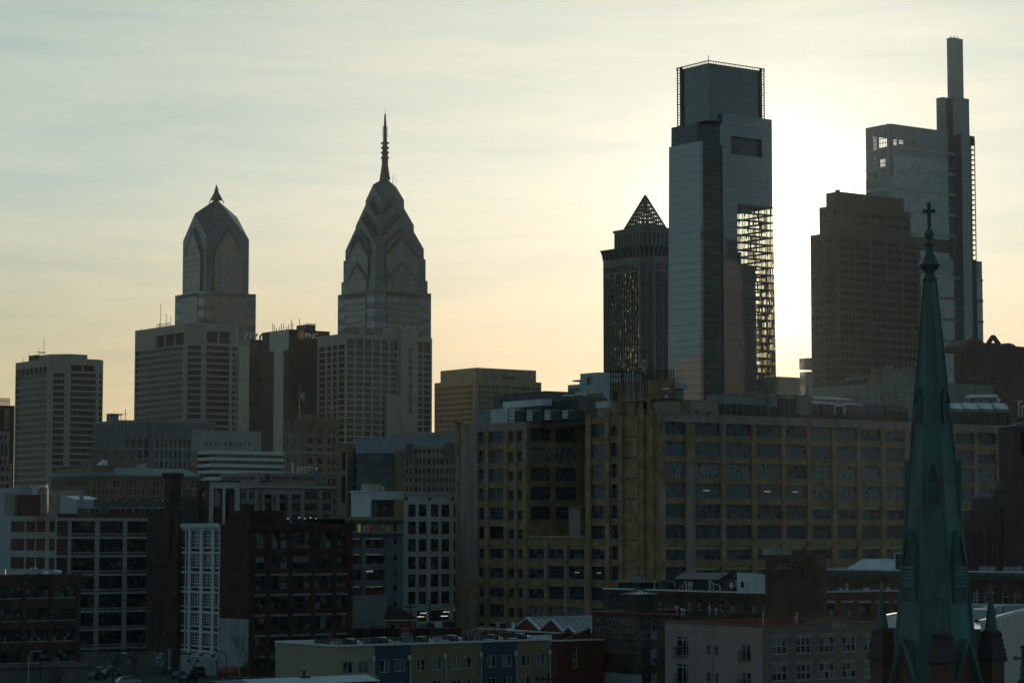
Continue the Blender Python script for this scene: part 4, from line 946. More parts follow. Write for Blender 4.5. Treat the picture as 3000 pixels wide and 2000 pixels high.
mb = MB(); mb.box(.1, R_.wr + xr2, .1, R_.wl, zt - .6, zt - .3); mb.wall(Face((R_.wr + xr2, -4), (0, 1)), 0, 20, 0, zt, []); mb.wall(Face((R_.wr + .05, 0), (0, -1)), 0, 4, 0, zt + .3, []); mb.build('roof', [m_conc2], R_.o)
al.sort(key=lambda t: -t[0][3])
for o, F_ in al[:100]: win(R_, F_, o[0], o[2], o[1] - o[0], 3.6, 'civ', .4)
mb = MB()
for o, F_ in al[100:]: mb.quad(F_.p(o[0], o[2], .45), F_.p(o[1], o[2], .45), F_.p(o[1], o[3], .45), F_.p(o[0], o[3], .45))
mb.build('window_panes', [g_dark], R_.o, kind='stuff')
q = MB(); q.box(2, 6, R_.wl - 12, R_.wl - 8, zt, zt + 3.6); q.build('roof_hut', [m_conc2], R_.o)
for k in range(4):
    q = MB(); y = R_.wl - 14 - 3 * k; q.tube((1.5, y, zt), (1.5, y, zt + 2.6), .15, 5); q.lathe([(.05, zt + 2.2), (.7, zt + 2.4), (.8, zt + 2.9)], 10, 1.5, y); q.build('satellite_dish', [m_dark], R_.o)
mast(R_, 3, 4, zt, 5, .14, 1)

# --- white banded low office
WB_ = Bld('white_banded_office', 'low office with white horizontal bands and ribbon windows in front of the black tower', 620, 950, 600, 840, py=1350)
FB = WB_.front; m_wb = M('white spandrel', (0.55, 0.57, 0.56), .6, var=.08)
for i, (pa, pb) in enumerate(((1318, 1328.5), (1338, 1347), (1357, 1366.5), (1376, 1386), (1396, 1406), (1416, 1500))):
    mb = MB(); mb.fbox(FB, 0, WB_.wr, WB_.z(pb), WB_.z(pa), 0, 12); mb.build('white_band', [m_wb], WB_.o)
for pa, pb in ((1328.5, 1338), (1347, 1357), (1366.5, 1376), (1386, 1396), (1406, 1416)):
    za, zb = WB_.z(pb), WB_.z(pa); mb = MB(); n = 34
    for k in range(n):
        e = .5 + random.uniform(-.03, .03); mb.quad(FB.p(WB_.wr * k / n, za, e), FB.p(WB_.wr * (k + 1) / n, za, e + .02), FB.p(WB_.wr * (k + 1) / n, zb, e), FB.p(WB_.wr * k / n, zb, .5)); mb.fbox(FB, WB_.wr * k / n - .06, WB_.wr * k / n + .06, za, zb, .35, .5, 1)
    mb.quad(FB.p(0, za, 11), FB.p(WB_.wr, za, 11), FB.p(WB_.wr, zb, 11), FB.p(0, zb, 11)); mb.build('ribbon_window', [g_teal, m_dark], WB_.o)
mb = MB(); xk = WB_.a(765, 1290, 13); Fk = Face((-2, 13), (1, 0)); ow = [(6 + 2.2 * i, 7.2 + 2.2 * i, WB_.z(1300), WB_.z(1290)) for i in range(int(xk / 2.2) - 3)]
mb.wall(Fk, 0, xk + 2, 0, WB_.z(1258, 0, 13), ow, .4); mb.wall(Face((xk, 13), (0, 1)), 0, 14, 0, WB_.z(1258, 0, 13), []); mb.quad((-2, 13, WB_.z(1258, 0, 13)), (xk, 13, WB_.z(1258, 0, 13)), (xk, 27, WB_.z(1258, 0, 13)), (-2, 27, WB_.z(1258, 0, 13)))
mb.build('upper_block', [m_conc2], WB_.o)
mb = MB()
for o in ow: mb.quad(Fk.p(o[0], o[2], .35), Fk.p(o[1], o[2], .35), Fk.p(o[1], o[3], .35), Fk.p(o[0], o[3], .35))
mb.build('upper_window', [g_dark], WB_.o)

# --- brown art deco block with the flag, and its lower wing
WK['punch'] = dict(nx=1, ny=2, fr=.07, t=.1, mats=[m_dark, g_room])
AD = Bld('brown_deco_tower', 'brown brick stepped tower with pale stone bands and a flagpole on its roof', 880, 800, 832, 993, py=1250)
zt = AD.z(1226); ops = []; opl = []
for r in range(16):
    z = AD.z(1250) - 3.4 * r
    for px in (905, 912, 935, 941, 965, 980): ops.append((AD.a(px) - .45, AD.a(px) + .45, z - 1.9, z))
    for px in (842, 863): opl.append((AD.U(px) - .5, AD.U(px) + .5, z - 1.9, z))
mb = MB(); mb.wall(AD.front, 0, AD.wr, 0, zt, ops, .3); mb.wall(AD.left, 0, AD.wl, 0, zt - .5, opl, .3); mb.wall(Face((AD.wr, 0), (0, 1)), 0, AD.wl, 0, zt, []); mb.quad((0, 0, zt), (AD.wr, 0, zt), (AD.wr, AD.wl, zt), (0, AD.wl, zt), 1)
n = 22
for k in range(n): mb.fbox(AD.front, AD.wr * k / n, AD.wr * (k + .45) / n, AD.z(1265), zt + (.6 if k % 3 else 1.0), -.22, -.01)
for k in range(9): mb.fbox(AD.left, AD.wl * k / 9, AD.wl * (k + .45) / 9, AD.z(1265), zt + .2, -.22, -.01)
mb.build('wall', [m_brownstone, m_roof], AD.o)
for o in ops[:72]: win(AD, AD.front, o[0], o[2], .9, 1.9, 'punch', .22)
for o in opl[:28]: win(AD, AD.left, o[0], o[2], 1.0, 1.9, 'punch', .22)
mb = MB()
for py in (1324, 1383): mb.fbox(AD.front, 0, AD.wr, AD.z(py + 3.5), AD.z(py - 3.5), -.15, -.02); mb.fbox(AD.left, 0, AD.wl, AD.z(py + 3.5), AD.z(py - 3.5), -.15, -.02)
mb.build('stone_band', [m_lime], AD.o)
mb = MB(); mb.box(AD.a(911), AD.a(938), 2, 9, zt, AD.z(1212)); mb.build('penthouse', [m_brownstone], AD.o)
fp = thing('flagpole', 'white flagpole with a limp American flag on the brown deco tower', 'flagpole', (AD.N + AD.R * .5 + AD.L * 1.5 + Vector((0, 0, zt))))
hp = AD.z(1135) - zt; mb = MB(); mb.tube((0, 0, 0), (0, 0, hp), .12, 6, 0, .07); mb.lathe([(.02, hp), (.16, hp + .15), (.02, hp + .3)], 8); mb.build('pole', [m_white], fp)
fl = MB(); m_fr, m_fw, m_fb = M('flag red', (0.35, 0.03, 0.04)), M('flag white', (0.6, 0.6, 0.6)), M('flag blue', (0.03, 0.04, 0.12))
NX, NS = 14, 13; fx = lambda i, t: (0.1 + 1.9 * i / NX * (.85 - .1 * t), .35 * math.sin(i * .9 + t * 1.5) * i / NX, hp - .3 - 2.9 * t - 1.6 * (i / NX) ** 1.3)
for i in range(NX):
    for j in range(NS):
        fl.quad(fx(i, j / NS), fx(i + 1, j / NS), fx(i + 1, (j + 1) / NS), fx(i, (j + 1) / NS), 2 if (i < 6 and j < 7) else (0 if j % 2 == 0 else 1))
fl.build('flag', [m_fr, m_fw, m_fb], fp)
AW = Bld('brown_deco_wing', 'lower brown brick wing with tall round arches, right of the flag topped tower', 1018, 770, 994, 1062, py=1350)
zt = AW.z(1301); mb = MB(); ar = []
for (ya, yb) in ((1322, 1378), (1392, 1470)): ar.append((AW.U(1000, 1350), AW.U(1015, 1350), AW.z(yb), AW.z(ya)))
opw = [(AW.a(1035), AW.a(1045), AW.z(1312) - 3.0 * r - 1.8, AW.z(1312) - 3.0 * r) for r in range(10)]
mb.wall(AW.left, 0, AW.wl, 0, zt, ar, .9); mb.wall(AW.front, 0, AW.wr, 0, zt, opw, .3); mb.wall(Face((AW.wr, 0), (0, 1)), 0, AW.wl, 0, zt, []); mb.quad((0, 0, zt), (AW.wr, 0, zt), (AW.wr, AW.wl, zt), (0, AW.wl, zt))
def archfill(mb, F_, u0, u1, zt, d=0.0, t=.3, m=0, n=8):
    """brick left above a round arch head inside a square opening"""
    r = (u1 - u0) / 2; c = (u0 + u1) / 2
    for k in range(n):
        a0, a1 = math.pi * k / n, math.pi * (k + 1) / n
        p0, p1 = (c + r * math.cos(a0), zt - r + r * math.sin(a0)), (c + r * math.cos(a1), zt - r + r * math.sin(a1))
        A = [F_.p(p0[0], p0[1], d), F_.p(p1[0], p1[1], d), F_.p(p1[0], zt, d), F_.p(p0[0], zt, d)]; mb.quad(*A, m)
        mb.quad(F_.p(p0[0], p0[1], d), F_.p(p1[0], p1[1], d), F_.p(p1[0], p1[1], d + t), F_.p(p0[0], p0[1], d + t), m)
for o in ar: archfill(mb, AW.left, o[0], o[1], o[3], 0.001)
mb.build('wall', [m_brownstone], AW.o)
for o in ar:
    mb = MB(); mb.quad(AW.left.p(o[0], o[2], .8), AW.left.p(o[1], o[2], .8), AW.left.p(o[1], o[3], .8), AW.left.p(o[0], o[3], .8)); mb.build('arch_window', [g_dark], AW.o)
for o in opw: win(AW, AW.front, o[0], o[2], o[1] - o[0], 1.8, 'punch', .22)

# --- blue grey metal box and the beige deco block
BX = Bld('blue_metal_hall', 'blue grey metal clad hall over dark teal ribbon windows, left of the yellow factory', 1042, 760, 1036, 1350, py=1310, wl=30, ang=-.05)
m_bm = M('blue grey cladding', (0.26, 0.32, 0.40), .5, var=.08, streak=.1); zt = BX.z(1284); mb = MB(); mb.box(0, BX.wr, 0, 30, BX.z(1327), zt)
for k in range(1, 9): mb.fbox(BX.front, BX.wr * k / 9 - .05, BX.wr * k / 9 + .05, BX.z(1327), zt, -.04, 0, 1)
mb.build('cladding', [m_bm, m_conc2], BX.o)
xw = BX.a(1157); mb = MB(); mb.box(0.3, xw, .4, 30, 0, BX.z(1327) - .01); mb.build('wall', [M('teal grey cladding', (.10, .15, .16))], BX.o)
gk = curtain('teal ribbon glass', (0.03, 0.07, 0.075), (0.02, 0.03, 0.03), 1.2, 3.4, .2, ior=1.6, spand=(.4, (.05, .085, .09)), jit=.6, wav=.03)
mb = MB(); mb.fbox(BX.front, .5, xw - .2, 0, BX.z(1336), .2, .39); mb.build('ribbon_windows', [gk], BX.o)
mb = MB(); mb.box(xw + .02, BX.a(1190), -1.5, 20, 0, BX.z(1320)); mb.build('dark_stair_block', [m_brownstone], BX.o)
mb = MB(); Fp = Face((8, 31), (1, 0)); mb.box(8, BX.wr, 31, 45, 0, zt + 3.2)
for k in range(60): mb.fbox(Fp, k * .62, k * .62 + .3, zt, zt + 3.1, -.25, -.01)
mb.build('ribbed_parapet', [m_conc], BX.o)
ND = Bld('beige_deco_block', 'beige stone block with corner towers and paired windows, between blue hall and yellow factory', 1187, 650, 1180, 1345, py=1350, wl=14, ang=-.05)
zt = ND.z(1306); ops = []; rows = [(1315, 1327), (1344, 1360), (1372, 1387), (1399, 1412), (1425, 1438)]
cl = [(1400, 1416), (1432, 1447), (1468, 1495), (1507, 1523), (1540, 1557), (1573, 1602), (1617, 1634), (1650, 1667), (1683, 1710), (1730, 1747), (1763, 1778), (1790, 1806)]
cl = [(ND.a(700 + a * .3507), ND.a(700 + b * .3507)) for a, b in cl]
for (pa, pb) in rows:
    for k, (a, b) in enumerate(cl):
        if pa == 1315 and k in (0, 1, 9, 10, 11): continue
        ops.append((a, b, ND.z(pb), ND.z(pa)))
mb = MB(); mb.wall(ND.front, 0, ND.wr, 0, zt, ops, .35); mb.wall(ND.left, 0, 14, 0, zt, []); mb.quad((0, 0, zt), (ND.wr, 0, zt), (ND.wr, 14, zt), (0, 14, zt)); mb.wall(Face((ND.wr, 0), (0, 1)), 0, 14, 0, zt, [])
for (a, b, top) in ((0, cl[1][1] + .4, 1300), (cl[9][0] - .5, ND.wr, 1297)):
    z = ND.z(top); mb.fbox(ND.front, a, b, zt + .01, z, -.25, 4); n = 7
    for k in range(n): mb.fbox(ND.front, a + (b - a) * k / n, a + (b - a) * (k + .5) / n, ND.z(1336), z + .3, -.5, -.26 if False else -.02)
for (a, b) in cl: mb.fbox(ND.front, b + .05, b + .5, ND.z(1440), ND.z(1331), -.2, -.01)
mb.build('wall', [M('beige stone', (.30, .24, .19), var=.2)], ND.o)
for o in ops: win(ND, ND.front, o[0], o[2], o[1] - o[0], o[3] - o[2], 'punch', .25)

# --- ornate palace-like block
PA = Bld('ornate_stone_hall', 'ornate brown stone hall with green copper cornice and rows of tall arched windows', 268, 850, 150, 590, py=1420)
m_st = M('soot brown stone', (.17, .135, .10), var=.25); m_cu = M('green copper', (.065, .13, .12), .6, var=.25)
zt = PA.z(1396); ops = []; opl = []
for (pa, pb, w_, p_) in ((1404, 1423, .8, 1.55), (1431, 1447, .7, 1.3), (1455, 1475, .8, 1.55)):
    u = .8
    while u < PA.wr - 1: ops.append((u, u + w_, PA.z(pb), PA.z(pa))); u += p_ * (1 if int(u / 7) % 2 else 1.25)
    u = .8
    while u < PA.wl - 1: opl.append((u, u + w_, PA.z(pb), PA.z(pa))); u += p_
mb = MB(); mb.wall(PA.front, 0, PA.wr, 0, zt, ops, .4); mb.wall(PA.left, 0, PA.wl, 0, zt, opl, .4)
for z in (PA.z(1427), PA.z(1451)): mb.fbox(PA.front, -.3, PA.wr, z - .3, z + .2, -.4, -.01); mb.fbox(PA.left, 0, PA.wl + .3, z - .3, z + .2, -.4, -.01)
for k in range(14): mb.fbox(PA.front, PA.wr * k / 14, PA.wr * k / 14 + .5, PA.z(1475), zt - .4, -.3, -.01)
mb.build('wall', [m_st], PA.o)
WK['pal'] = dict(nx=1, ny=2, fr=.06, t=.1, mats=[m_dark, g_room])
al = sorted([(o, PA.front) for o in ops] + [(o, PA.left) for o in opl], key=lambda t: -t[0][3])
for o, F_ in al[:100]: win(PA, F_, o[0], o[2], o[1] - o[0], o[3] - o[2], 'pal', .3)
mb = MB()
for o, F_ in al[100:]: mb.quad(F_.p(o[0], o[2], .35), F_.p(o[1], o[2], .35), F_.p(o[1], o[3], .35), F_.p(o[0], o[3], .35))
mb.build('window_panes', [g_room], PA.o, kind='stuff')
mb = MB(); mb.box(-1, PA.wr + .5, -1, PA.wl, zt, zt + .9); mb.loft([(-.6, PA.wl), (-.6, -.6), (PA.wr, -.6), (PA.wr, PA.wl)], zt + .9, [(5, PA.wl), (5, 6), (PA.wr - 4, 6), (PA.wr - 4, PA.wl)], zt + 3.5)
for k in range(50): mb.fbox(PA.front, PA.wr * k / 50, PA.wr * (k + .5) / 50, zt - .5, zt - .02, -.7, -.01)
mb.build('copper_cornice', [m_cu], PA.o)
mb = MB(); Fa = Face((1.5, PA.wl - .5), (0, -1)); mb.fbox(Fa, 0, PA.wl - 2, zt + .9, PA.z(1364), 0, 8)
for k in range(24): mb.fbox(Fa, (PA.wl - 3) * k / 24 + .3, (PA.wl - 3) * (k + .55) / 24 + .3, zt + 1.5, PA.z(1368), -.25, -.01, 1)
mb.fbox(Fa, -.4, PA.wl - 1.6, PA.z(1366), PA.z(1361), -.5, 8.4); mb.build('attic_storey', [m_st, m_lime], PA.o)
mb = MB(); x0, x1 = PA.a(300, 1330, 14), PA.a(397, 1330, 14); Ft = Face((x0, 14), (1, 0)); W = x1 - x0; ow = [(W * t, W * t + .9, PA.z(1347, 0, 14), PA.z(1333, 0, 14)) for t in (.55, .7, .85)]
zz = PA.z(1318, 0, 14); mb.wall(Ft, 0, W, zt, zz, ow, .3); mb.wall(Face((x0, 24), (0, -1)), 0, 10, zt, zz, []); mb.quad((x0, 14, zz), (x1, 14, zz), (x1, 24, zz), (x0, 24, zz)); mb.wall(Face((x1, 14), (0, 1)), 0, 10, zt, zz, [])
for o in ow: archfill(mb, Ft, o[0], o[1], o[3], .001)
mb.fbox(Ft, -.4, W + .4, zz, zz + .5, -.4, 10.4); mb.fbox(Ft, -3, W * 1.5, zt + 2, PA.z(1348, 0, 14), 1.5, 11); mb.build('roof_tower', [m_st], PA.o)
mb = MB()
for o in ow: mb.quad(Ft.p(o[0], o[2], .28), Ft.p(o[1], o[2], .28), Ft.p(o[1], o[3], .28), Ft.p(o[0], o[3], .28))
mb.build('arched_window', [g_dark], PA.o)
mb = MB(); y = 9; a, b = PA.a(290, 1350, y), PA.a(315, 1350, y); Fs = Face((a, y), (1, 0)); gable(mb, Fs, [(0, PA.z(1360, 0, y)), (b - a, PA.z(1360, 0, y)), (b - a, PA.z(1345, 0, y)), ((b - a) * .7, PA.z(1345, 0, y))], 0, 2); mb.build('white_hatch', [m_white], PA.o)
mb = MB(); y = 8; a, b = PA.a(411, 1365, y), PA.a(428, 1365, y); mb.box(a, b, y, y + 4, zt + 1, PA.z(1356, 0, y)); mb.box(a - 1, a - .02, y + 1, y + 3, zt + 3, PA.z(1358, 0, y)); mb.build('roof_plant', [m_steel], PA.o)
mb = MB(); y = 7; a, b = PA.a(432, 1370, y), PA.a(475, 1370, y); mb.box(a, b, y, y + 8, zt + 1, PA.z(1364, 0, y)); mb.box(PA.a(475, 1370, y) + .1, PA.a(563, 1370, y), y + 1, y + 8, zt + 1, PA.z(1371, 0, y)); mb.build('copper_attic', [m_cu], PA.o)

# --- buildings cut by the left edge
E1 = Bld('dark_glass_tower', 'dark glass tower cut by the left edge, steel sign frame on top', -20, 1330, -60, 43, py=1200)
mb = MB(); zt = E1.z(1186); mb.prism([(0, E1.wl), (0, 0), (E1.wr, 0), (E1.wr, E1.wl)], 0, zt); mb.build('tower_shaft', [gP], E1.o)
mb = MB(); x0, x1 = E1.a(3), E1.a(30)
for z in (zt + 1, zt + 4): mb.tube((x0, 1, z), (x1, 1, z), .2, 4)
for k in range(7): x = x0 + (x1 - x0) * k / 6; mb.tube((x, 1, zt), (x, 1, zt + 4), .2, 4); mb.tube((x, 1, zt + 4), (min(x1, x + (x1 - x0) / 6), 1, zt + 1), .12, 4)
mb.build('sign_frame', [m_dark], E1.o)
mb = MB(); mb.fbox(E1.front, E1.a(13), E1.a(27), E1.z(1254), E1.z(1242), -.2, .2); mb.fbox(E1.front, E1.a(13), E1.a(27), E1.z(1240), E1.z(1196), -.15, .2); mb.build('pale_panel', [gAP2], E1.o)  # paler green glass pieces set on the dark front
E2 = Bld('old_stone_block', 'weathered pinkish stone block with stepped corner and round arched windows at the left edge', -30, 900, -60, 27, py=1300)
m_pk = M('pinkish stone', (.27, .20, .175), var=.2); zt = E2.z(1262); ops = []
for (pa, pb) in ((1274, 1287), (1297, 1337), (1343, 1358)):
    for px in (-18, 1, 13): ops.append((E2.a(px), E2.a(px + (6 if pa != 1297 else 9)), E2.z(pb), E2.z(pa)))
mb = MB(); mb.wall(E2.front, 0, E2.wr, 0, zt, ops, .4); mb.wall(Face((E2.wr, 0), (0, 1)), 0, 16, 0, zt, []); mb.quad((0, 0, zt), (E2.wr, 0, zt), (E2.wr, 16, zt), (0, 16, zt)); mb.build('wall', [m_pk], E2.o)
for o in ops: win(E2, E2.front, o[0], o[2], o[1] - o[0], o[3] - o[2], 'punch', .3)
mb = MB(); Fe = Face((0, -1.5), (1, 0)); x1 = E2.a(35, 1400, -1.5); op2 = [(E2.a(px, 1400), E2.a(px + 9, 1400), E2.z(pb), E2.z(pa)) for px in (-22, -2, 12) for pa, pb in ((1367, 1379), (1394, 1407), (1418, 1431))]
mb.wall(Fe, 0, x1, 0, E2.z(1360), op2, .4); mb.quad((0, -1.5, E2.z(1360)), (x1, -1.5, E2.z(1360)), (x1, 0, E2.z(1360)), (0, 0, E2.z(1360))); mb.wall(Face((x1, -1.5), (0, 1)), 0, 16, 0, E2.z(1360), []); mb.fbox(Fe, 0, x1 + .4, E2.z(1360), E2.z(1357), -.4, 2); mb.build('lower_storeys', [m_pk], E2.o)
for o in op2: win(E2, Fe, o[0], o[2], o[1] - o[0], o[3] - o[2], 'punch', .3)

# --- medical building with the two rooftop signs
DX = Bld('medical_building', 'brick medical building with a dragon emblem and DREXEL MEDICINE signs around its rooftop screen', 752, 620, 560, 978, py=1440)
m_dx = M('pinkish brick', (.22, .15, .12), var=.15); m_dxs = M('ribbed sign screen', (.27, .215, .18), var=.12); m_let = M('navy lettering', (.018, .03, .07), .5)
zt = DX.z(1428); ops = []
cols = [(1562, 1735), (1805, 1925)]; g = lambda z_: 560 + z_ * .2126
for a, b in ((940, 975), (1010, 1105), (1140, 1170), (1222, 1300), (1352, 1508), (1562, 1735), (1805, 1925)):
    for (pa, pb) in ((1437.5, 1460), (1472, 1494), (1506, 1528)): ops.append((DX.a(g(a)), DX.a(g(b)), DX.z(pb), DX.z(pa)))
opl = []
for a, b in ((425, 455), (545, 620), (670, 775), (797, 890)):
    for (pa, pb) in ((1441, 1461), (1475, 1495), (1508, 1528)): opl.append((DX.U(g(a)), DX.U(g(b)), DX.z(pb), DX.z(pa)))
mb = MB(); mb.wall(DX.front, 0, DX.wr, 0, zt, ops, .4); mb.wall(DX.left, 0, DX.wl, 0, zt, opl, .4); mb.wall(Face((DX.wr, 0), (0, 1)), 0, 20, 0, zt, []); mb.quad((0, 0, zt), (DX.wr, 0, zt), (DX.wr, DX.wl, zt), (0, DX.wl, zt)); mb.build('wall', [m_dx], DX.o)
WK['dx'] = dict(nx=1.6, ny=2, bar=.06, fr=.09, t=.1, mats=[m_dark, g_teal, g_room], pick=lambda r, i, j, a, b: 1 if r.random() < .7 else 2)
for o in ops: win(DX, DX.front, o[0], o[2], o[1] - o[0], o[3] - o[2], 'dx', .3)
for o in opl: win(DX, DX.left, o[0], o[2], o[1] - o[0], o[3] - o[2], 'dx', .3)
m_trim = M('cream stone trim', (.36, .33, .28), var=.1); mb = MB(); mb.fbox(DX.front, -.5, DX.wr + .5, zt, zt + .5, -.6, 1); mb.fbox(DX.left, 0, DX.wl - 1, zt, zt + .5, -.6, 1)
for o in ops:
    mb.fbox(DX.front, o[0] - .45, o[0] - .02, o[2] - .2, o[3] + .3, -.12, 0); mb.fbox(DX.front, o[1] + .02, o[1] + .45, o[2] - .2, o[3] + .3, -.12, 0) if o[1] - o[0] > 5 else None
for o in opl: mb.fbox(DX.left, o[0] - .6, o[0] - .02, o[2] - 1, o[3] + .6, -.12, 0); mb.fbox(DX.left, o[1] + .02, o[1] + .6, o[2] - 1, o[3] + .6, -.12, 0)
mb.build('stone_trim', [m_trim], DX.o)
Fsx, Fsl = Face((1.0, 1.0), (1, 0)), Face((1.0, DX.b(647, 1400, 1)), (0, -1)); Wf = DX.a(928, 1400, 1) - 1; Wl = DX.b(647, 1400, 1) - 1; zs0, zs1 = DX.z(1423), DX.z(1383)
mb = MB(); mb.prism([(1, Wl + 1), (1, 1), (Wf + 1, 1), (Wf + 1, Wl + 1)], zs0 - 1, zs1); 
for k in range(40): mb.fbox(Fsx, Wf * k / 40, Wf * k / 40 + .08, zs0, zs1, -.03, 0)
scr = mb.build('sign_screen', [m_dxs], DX.o)
def dragon(F_, u, z, w, h, parent):
    """coiled dragon emblem, cut from sheet: tail curl, body, wing and head"""
    mb = MB(); S = lambda x, y, d=-.12: F_.p(u + x * w, z + y * h, d)
    tail = [(.34, .12), (.22, .05), (.08, .12), (.02, .3), (.08, .48), (.2, .52)]
    for i, (a, b) in enumerate(zip(tail, tail[1:])): mb.tube(S(*a), S(*b), .10 * h - .012 * h * i, 5)
    for pts in ([(.3, .02), (.55, .2), (.72, .1), (.62, .0), (.95, .08), (.98, .25), (.8, .3), (.86, .42), (.98, .52), (.84, .56), (.95, .72), (.8, .74), (.92, .9), (.74, .86), (.8, 1.), (.62, .96), (.46, .84), (.36, .62), (.42, .5), (.5, .46), (.44, .3), (.3, .22)],
                [(.5, .62), (.42, .78), (.3, .7), (.36, .6)]):
        a = [S(x, y, -.14) for x, y in pts]; mb.poly(a)
    return mb.build('dragon_emblem', [m_let], parent)
fu = lambda px: DX.a(px, 1400, 1) - 1
dragon(Fsx, fu(763), DX.z(1413), fu(795) - fu(763), DX.z(1386) - DX.z(1413), scr)
text('DREXEL MEDICINE', 1.4, m_let, scr, Fsx, fu(797), DX.z(1403.5), -.1, fit=fu(922) - fu(797), bold=.02)
text('CENTER CITY', .5, m_let, scr, Fsx, fu(800), DX.z(1412.5), -.1, fit=fu(846) - fu(800))
lu_ = lambda px: Wl + 1 - DX.b(px, 1400, 1)
dragon(Fsl, lu_(652), DX.z(1410), lu_(671) - lu_(652), DX.z(1389) - DX.z(1410), scr)
text('DREXEL MEDICINE', 1.4, m_let, scr, Fsl, lu_(672), DX.z(1403), -.1, fit=lu_(748) - lu_(672), bold=.02)
m_lil = M('lilac grey concrete', (.25, .23, .24), var=.12)
mb = MB(); Fq = Face((0, -2.2), (1, 0)); a0, a1 = DX.a(767, 1450, -2.2), DX.a(889, 1450, -2.2); W = a1 - a0; oa = [(a0 + W * .04, a0 + W * .335, 0, DX.z(1447)), (a0 + W * .42, a0 + W * .945, 0, DX.z(1447))]
mb.wall(Fq, a0, a1, 0, DX.z(1433), [oa[0], (oa[1][0], (oa[1][0] + oa[1][1]) / 2 - .5, 0, DX.z(1447)), ((oa[1][0] + oa[1][1]) / 2 + .5, oa[1][1], 0, DX.z(1447))], .9)
mb.wall(Face((0, -1.3), (1, 0)), a0, a1, DX.z(1447), DX.z(1433), []); mb.quad((a0, -2.2, DX.z(1433)), (a1, -2.2, DX.z(1433)), (a1, -1.3, DX.z(1433)), (a0, -1.3, DX.z(1433))); mb.build('arched_portal', [m_lil], DX.o)
mb = MB(); x = DX.a(858, 1380, 4); mb.tube((x, 4, zs1), (x, 4, DX.z(1352)), .3, 8); mb.lathe([(.45, DX.z(1352)), (.5, DX.z(1350)), (.1, DX.z(1349))], 8, x, 4); mb.build('flue', [m_steel], DX.o)
mb = MB(); x0, x1 = DX.a(872, 1375, 4), DX.a(915, 1375, 4)
for z in (DX.z(1364), DX.z(1372)): mb.tube((x0, 4, z), (x1, 4, z), .18, 6)
for k in range(5): x = x0 + (x1 - x0) * k / 4; mb.tube((x, 4, zs1), (x, 4, DX.z(1364)), .15, 6)
mb.build('roof_pipes', [m_steel], DX.o)
mb = MB(); x0, x1 = DX.a(908, 1378, 5), DX.a(943, 1378, 5); mb.box(x0, x1, 5, 9, zs0, DX.z(1375)); mb.lathe([(1.2, DX.z(1375)), (1.2, DX.z(1368)), (.9, DX.z(1364))], 12, x0 + 2, 7); mb.build('cooling_unit', [M('teal plant', (.06, .17, .16), .5)], DX.o)
# ================================================================ NEAR CITY
m_yb = brick('yellow brick', (.41, .255, .125), (.35, .215, .108), (.28, .2, .12), var=.45)
m_ypk = M('pinkish patched render', (.33, .25, .21), var=.25, streak=.4)
m_rbk = brick('red brick', (.13, .045, .03), (.10, .035, .025), (.12, .09, .08), var=.5)
m_dbk = brick('dark brown brick', (.075, .042, .03), (.06, .035, .026), (.07, .06, .05), var=.6)
m_whp = M('white paint', (.58, .60, .60), .7, var=.12, streak=.25)
m_gryb = M('grey painted brick', (.30, .33, .34), var=.25, streak=.3)
m_bar = M('blue steel bars', (.075, .13, .17), .6, var=.2); m_yel = M('yellowed upper panels', (.42, .40, .20), .6, var=.2, streak=.1)
g_st1 = glass('old factory glass', (.014, .022, .028), .12, 1.5, wav=.03); g_st2 = glass('hazy factory glass', (.075, .085, .095), .3, 1.5)
g_fr1 = glass('frosted pane', (.20, .20, .205), .4, 1.45); g_fr2 = glass('pale frosted pane', (.34, .335, .325), .45, 1.45); g_fr3 = glass('brown frosted pane', (.14, .115, .10), .4, 1.45)
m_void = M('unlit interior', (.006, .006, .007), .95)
def pk(ws):
    tot = sum(w_ for _, w_ in ws)
    def f(r, i, j, a, b):
        x = r.random() * tot
        for mi, w_ in ws:
            x -= w_
            if x <= 0: return mi
        return ws[-1][0]
    return f
FM = [m_bar, g_st1, g_st2, g_fr1, g_fr2, g_fr3, m_void]
WK['steel'] = dict(nx=.62, ny=3, bar=.06, fr=.09, t=.12, wide=3, mats=FM, pick=pk([(1, 12), (2, 1), (6, .2)]), tilt=.02)
WK['steel2'] = dict(nx=.62, ny=3, bar=.06, fr=.09, t=.12, wide=3, mats=FM, pick=pk([(1, 3), (2, 9), (6, .2)]), tilt=.02)
WK['frost'] = dict(nx=.46, ny=5, bar=.045, fr=.09, t=.12, mats=FM, pick=pk([(3, 14), (2, .8), (6, .15)]), tilt=.01)
WK['frost2'] = dict(nx=.46, ny=5, bar=.045, fr=.09, t=.12, mats=FM, pick=pk([(4, 10), (3, 3), (6, .25)]), tilt=.01)
WK['patch'] = dict(nx=.46, ny=5, bar=.045, fr=.09, t=.12, mats=FM, pick=pk([(4, 7), (3, 5), (1, 1.5), (6, .2)]), tilt=.01)
WK['shade'] = dict(nx=1.35, ny=2, bar=.08, fr=.09, t=.12, shade=.75, mats=[m_bar, g_st1, m_yel, g_st2], pick=lambda r, i, j, a, b: 1 if r.random() < .75 else 3, tilt=.02)
WK['void'] = dict(nx=1, ny=1, fr=.06, t=.1, mats=[m_void, m_void])
YF = Bld('yellow_brick_factory', 'huge yellow brick loft factory with rows of steel framed windows, many panes frosted or broken', 1930, 479, 1337, 3045, py=1400)
zr = [YF.z(p, YF.a(1948)) for p in (1229, 1291, 1352.6, 1413.8, 1475, 1536, 1598, 1659.5)]; per = zr[0] - zr[1]
while zr[-1] > 8: zr.append(zr[-1] - per)
wh = 41.5 * per / 61.4; ztY = YF.z(1211); wlY = YF.wl; Lf, Ff = YF.left, YF.front
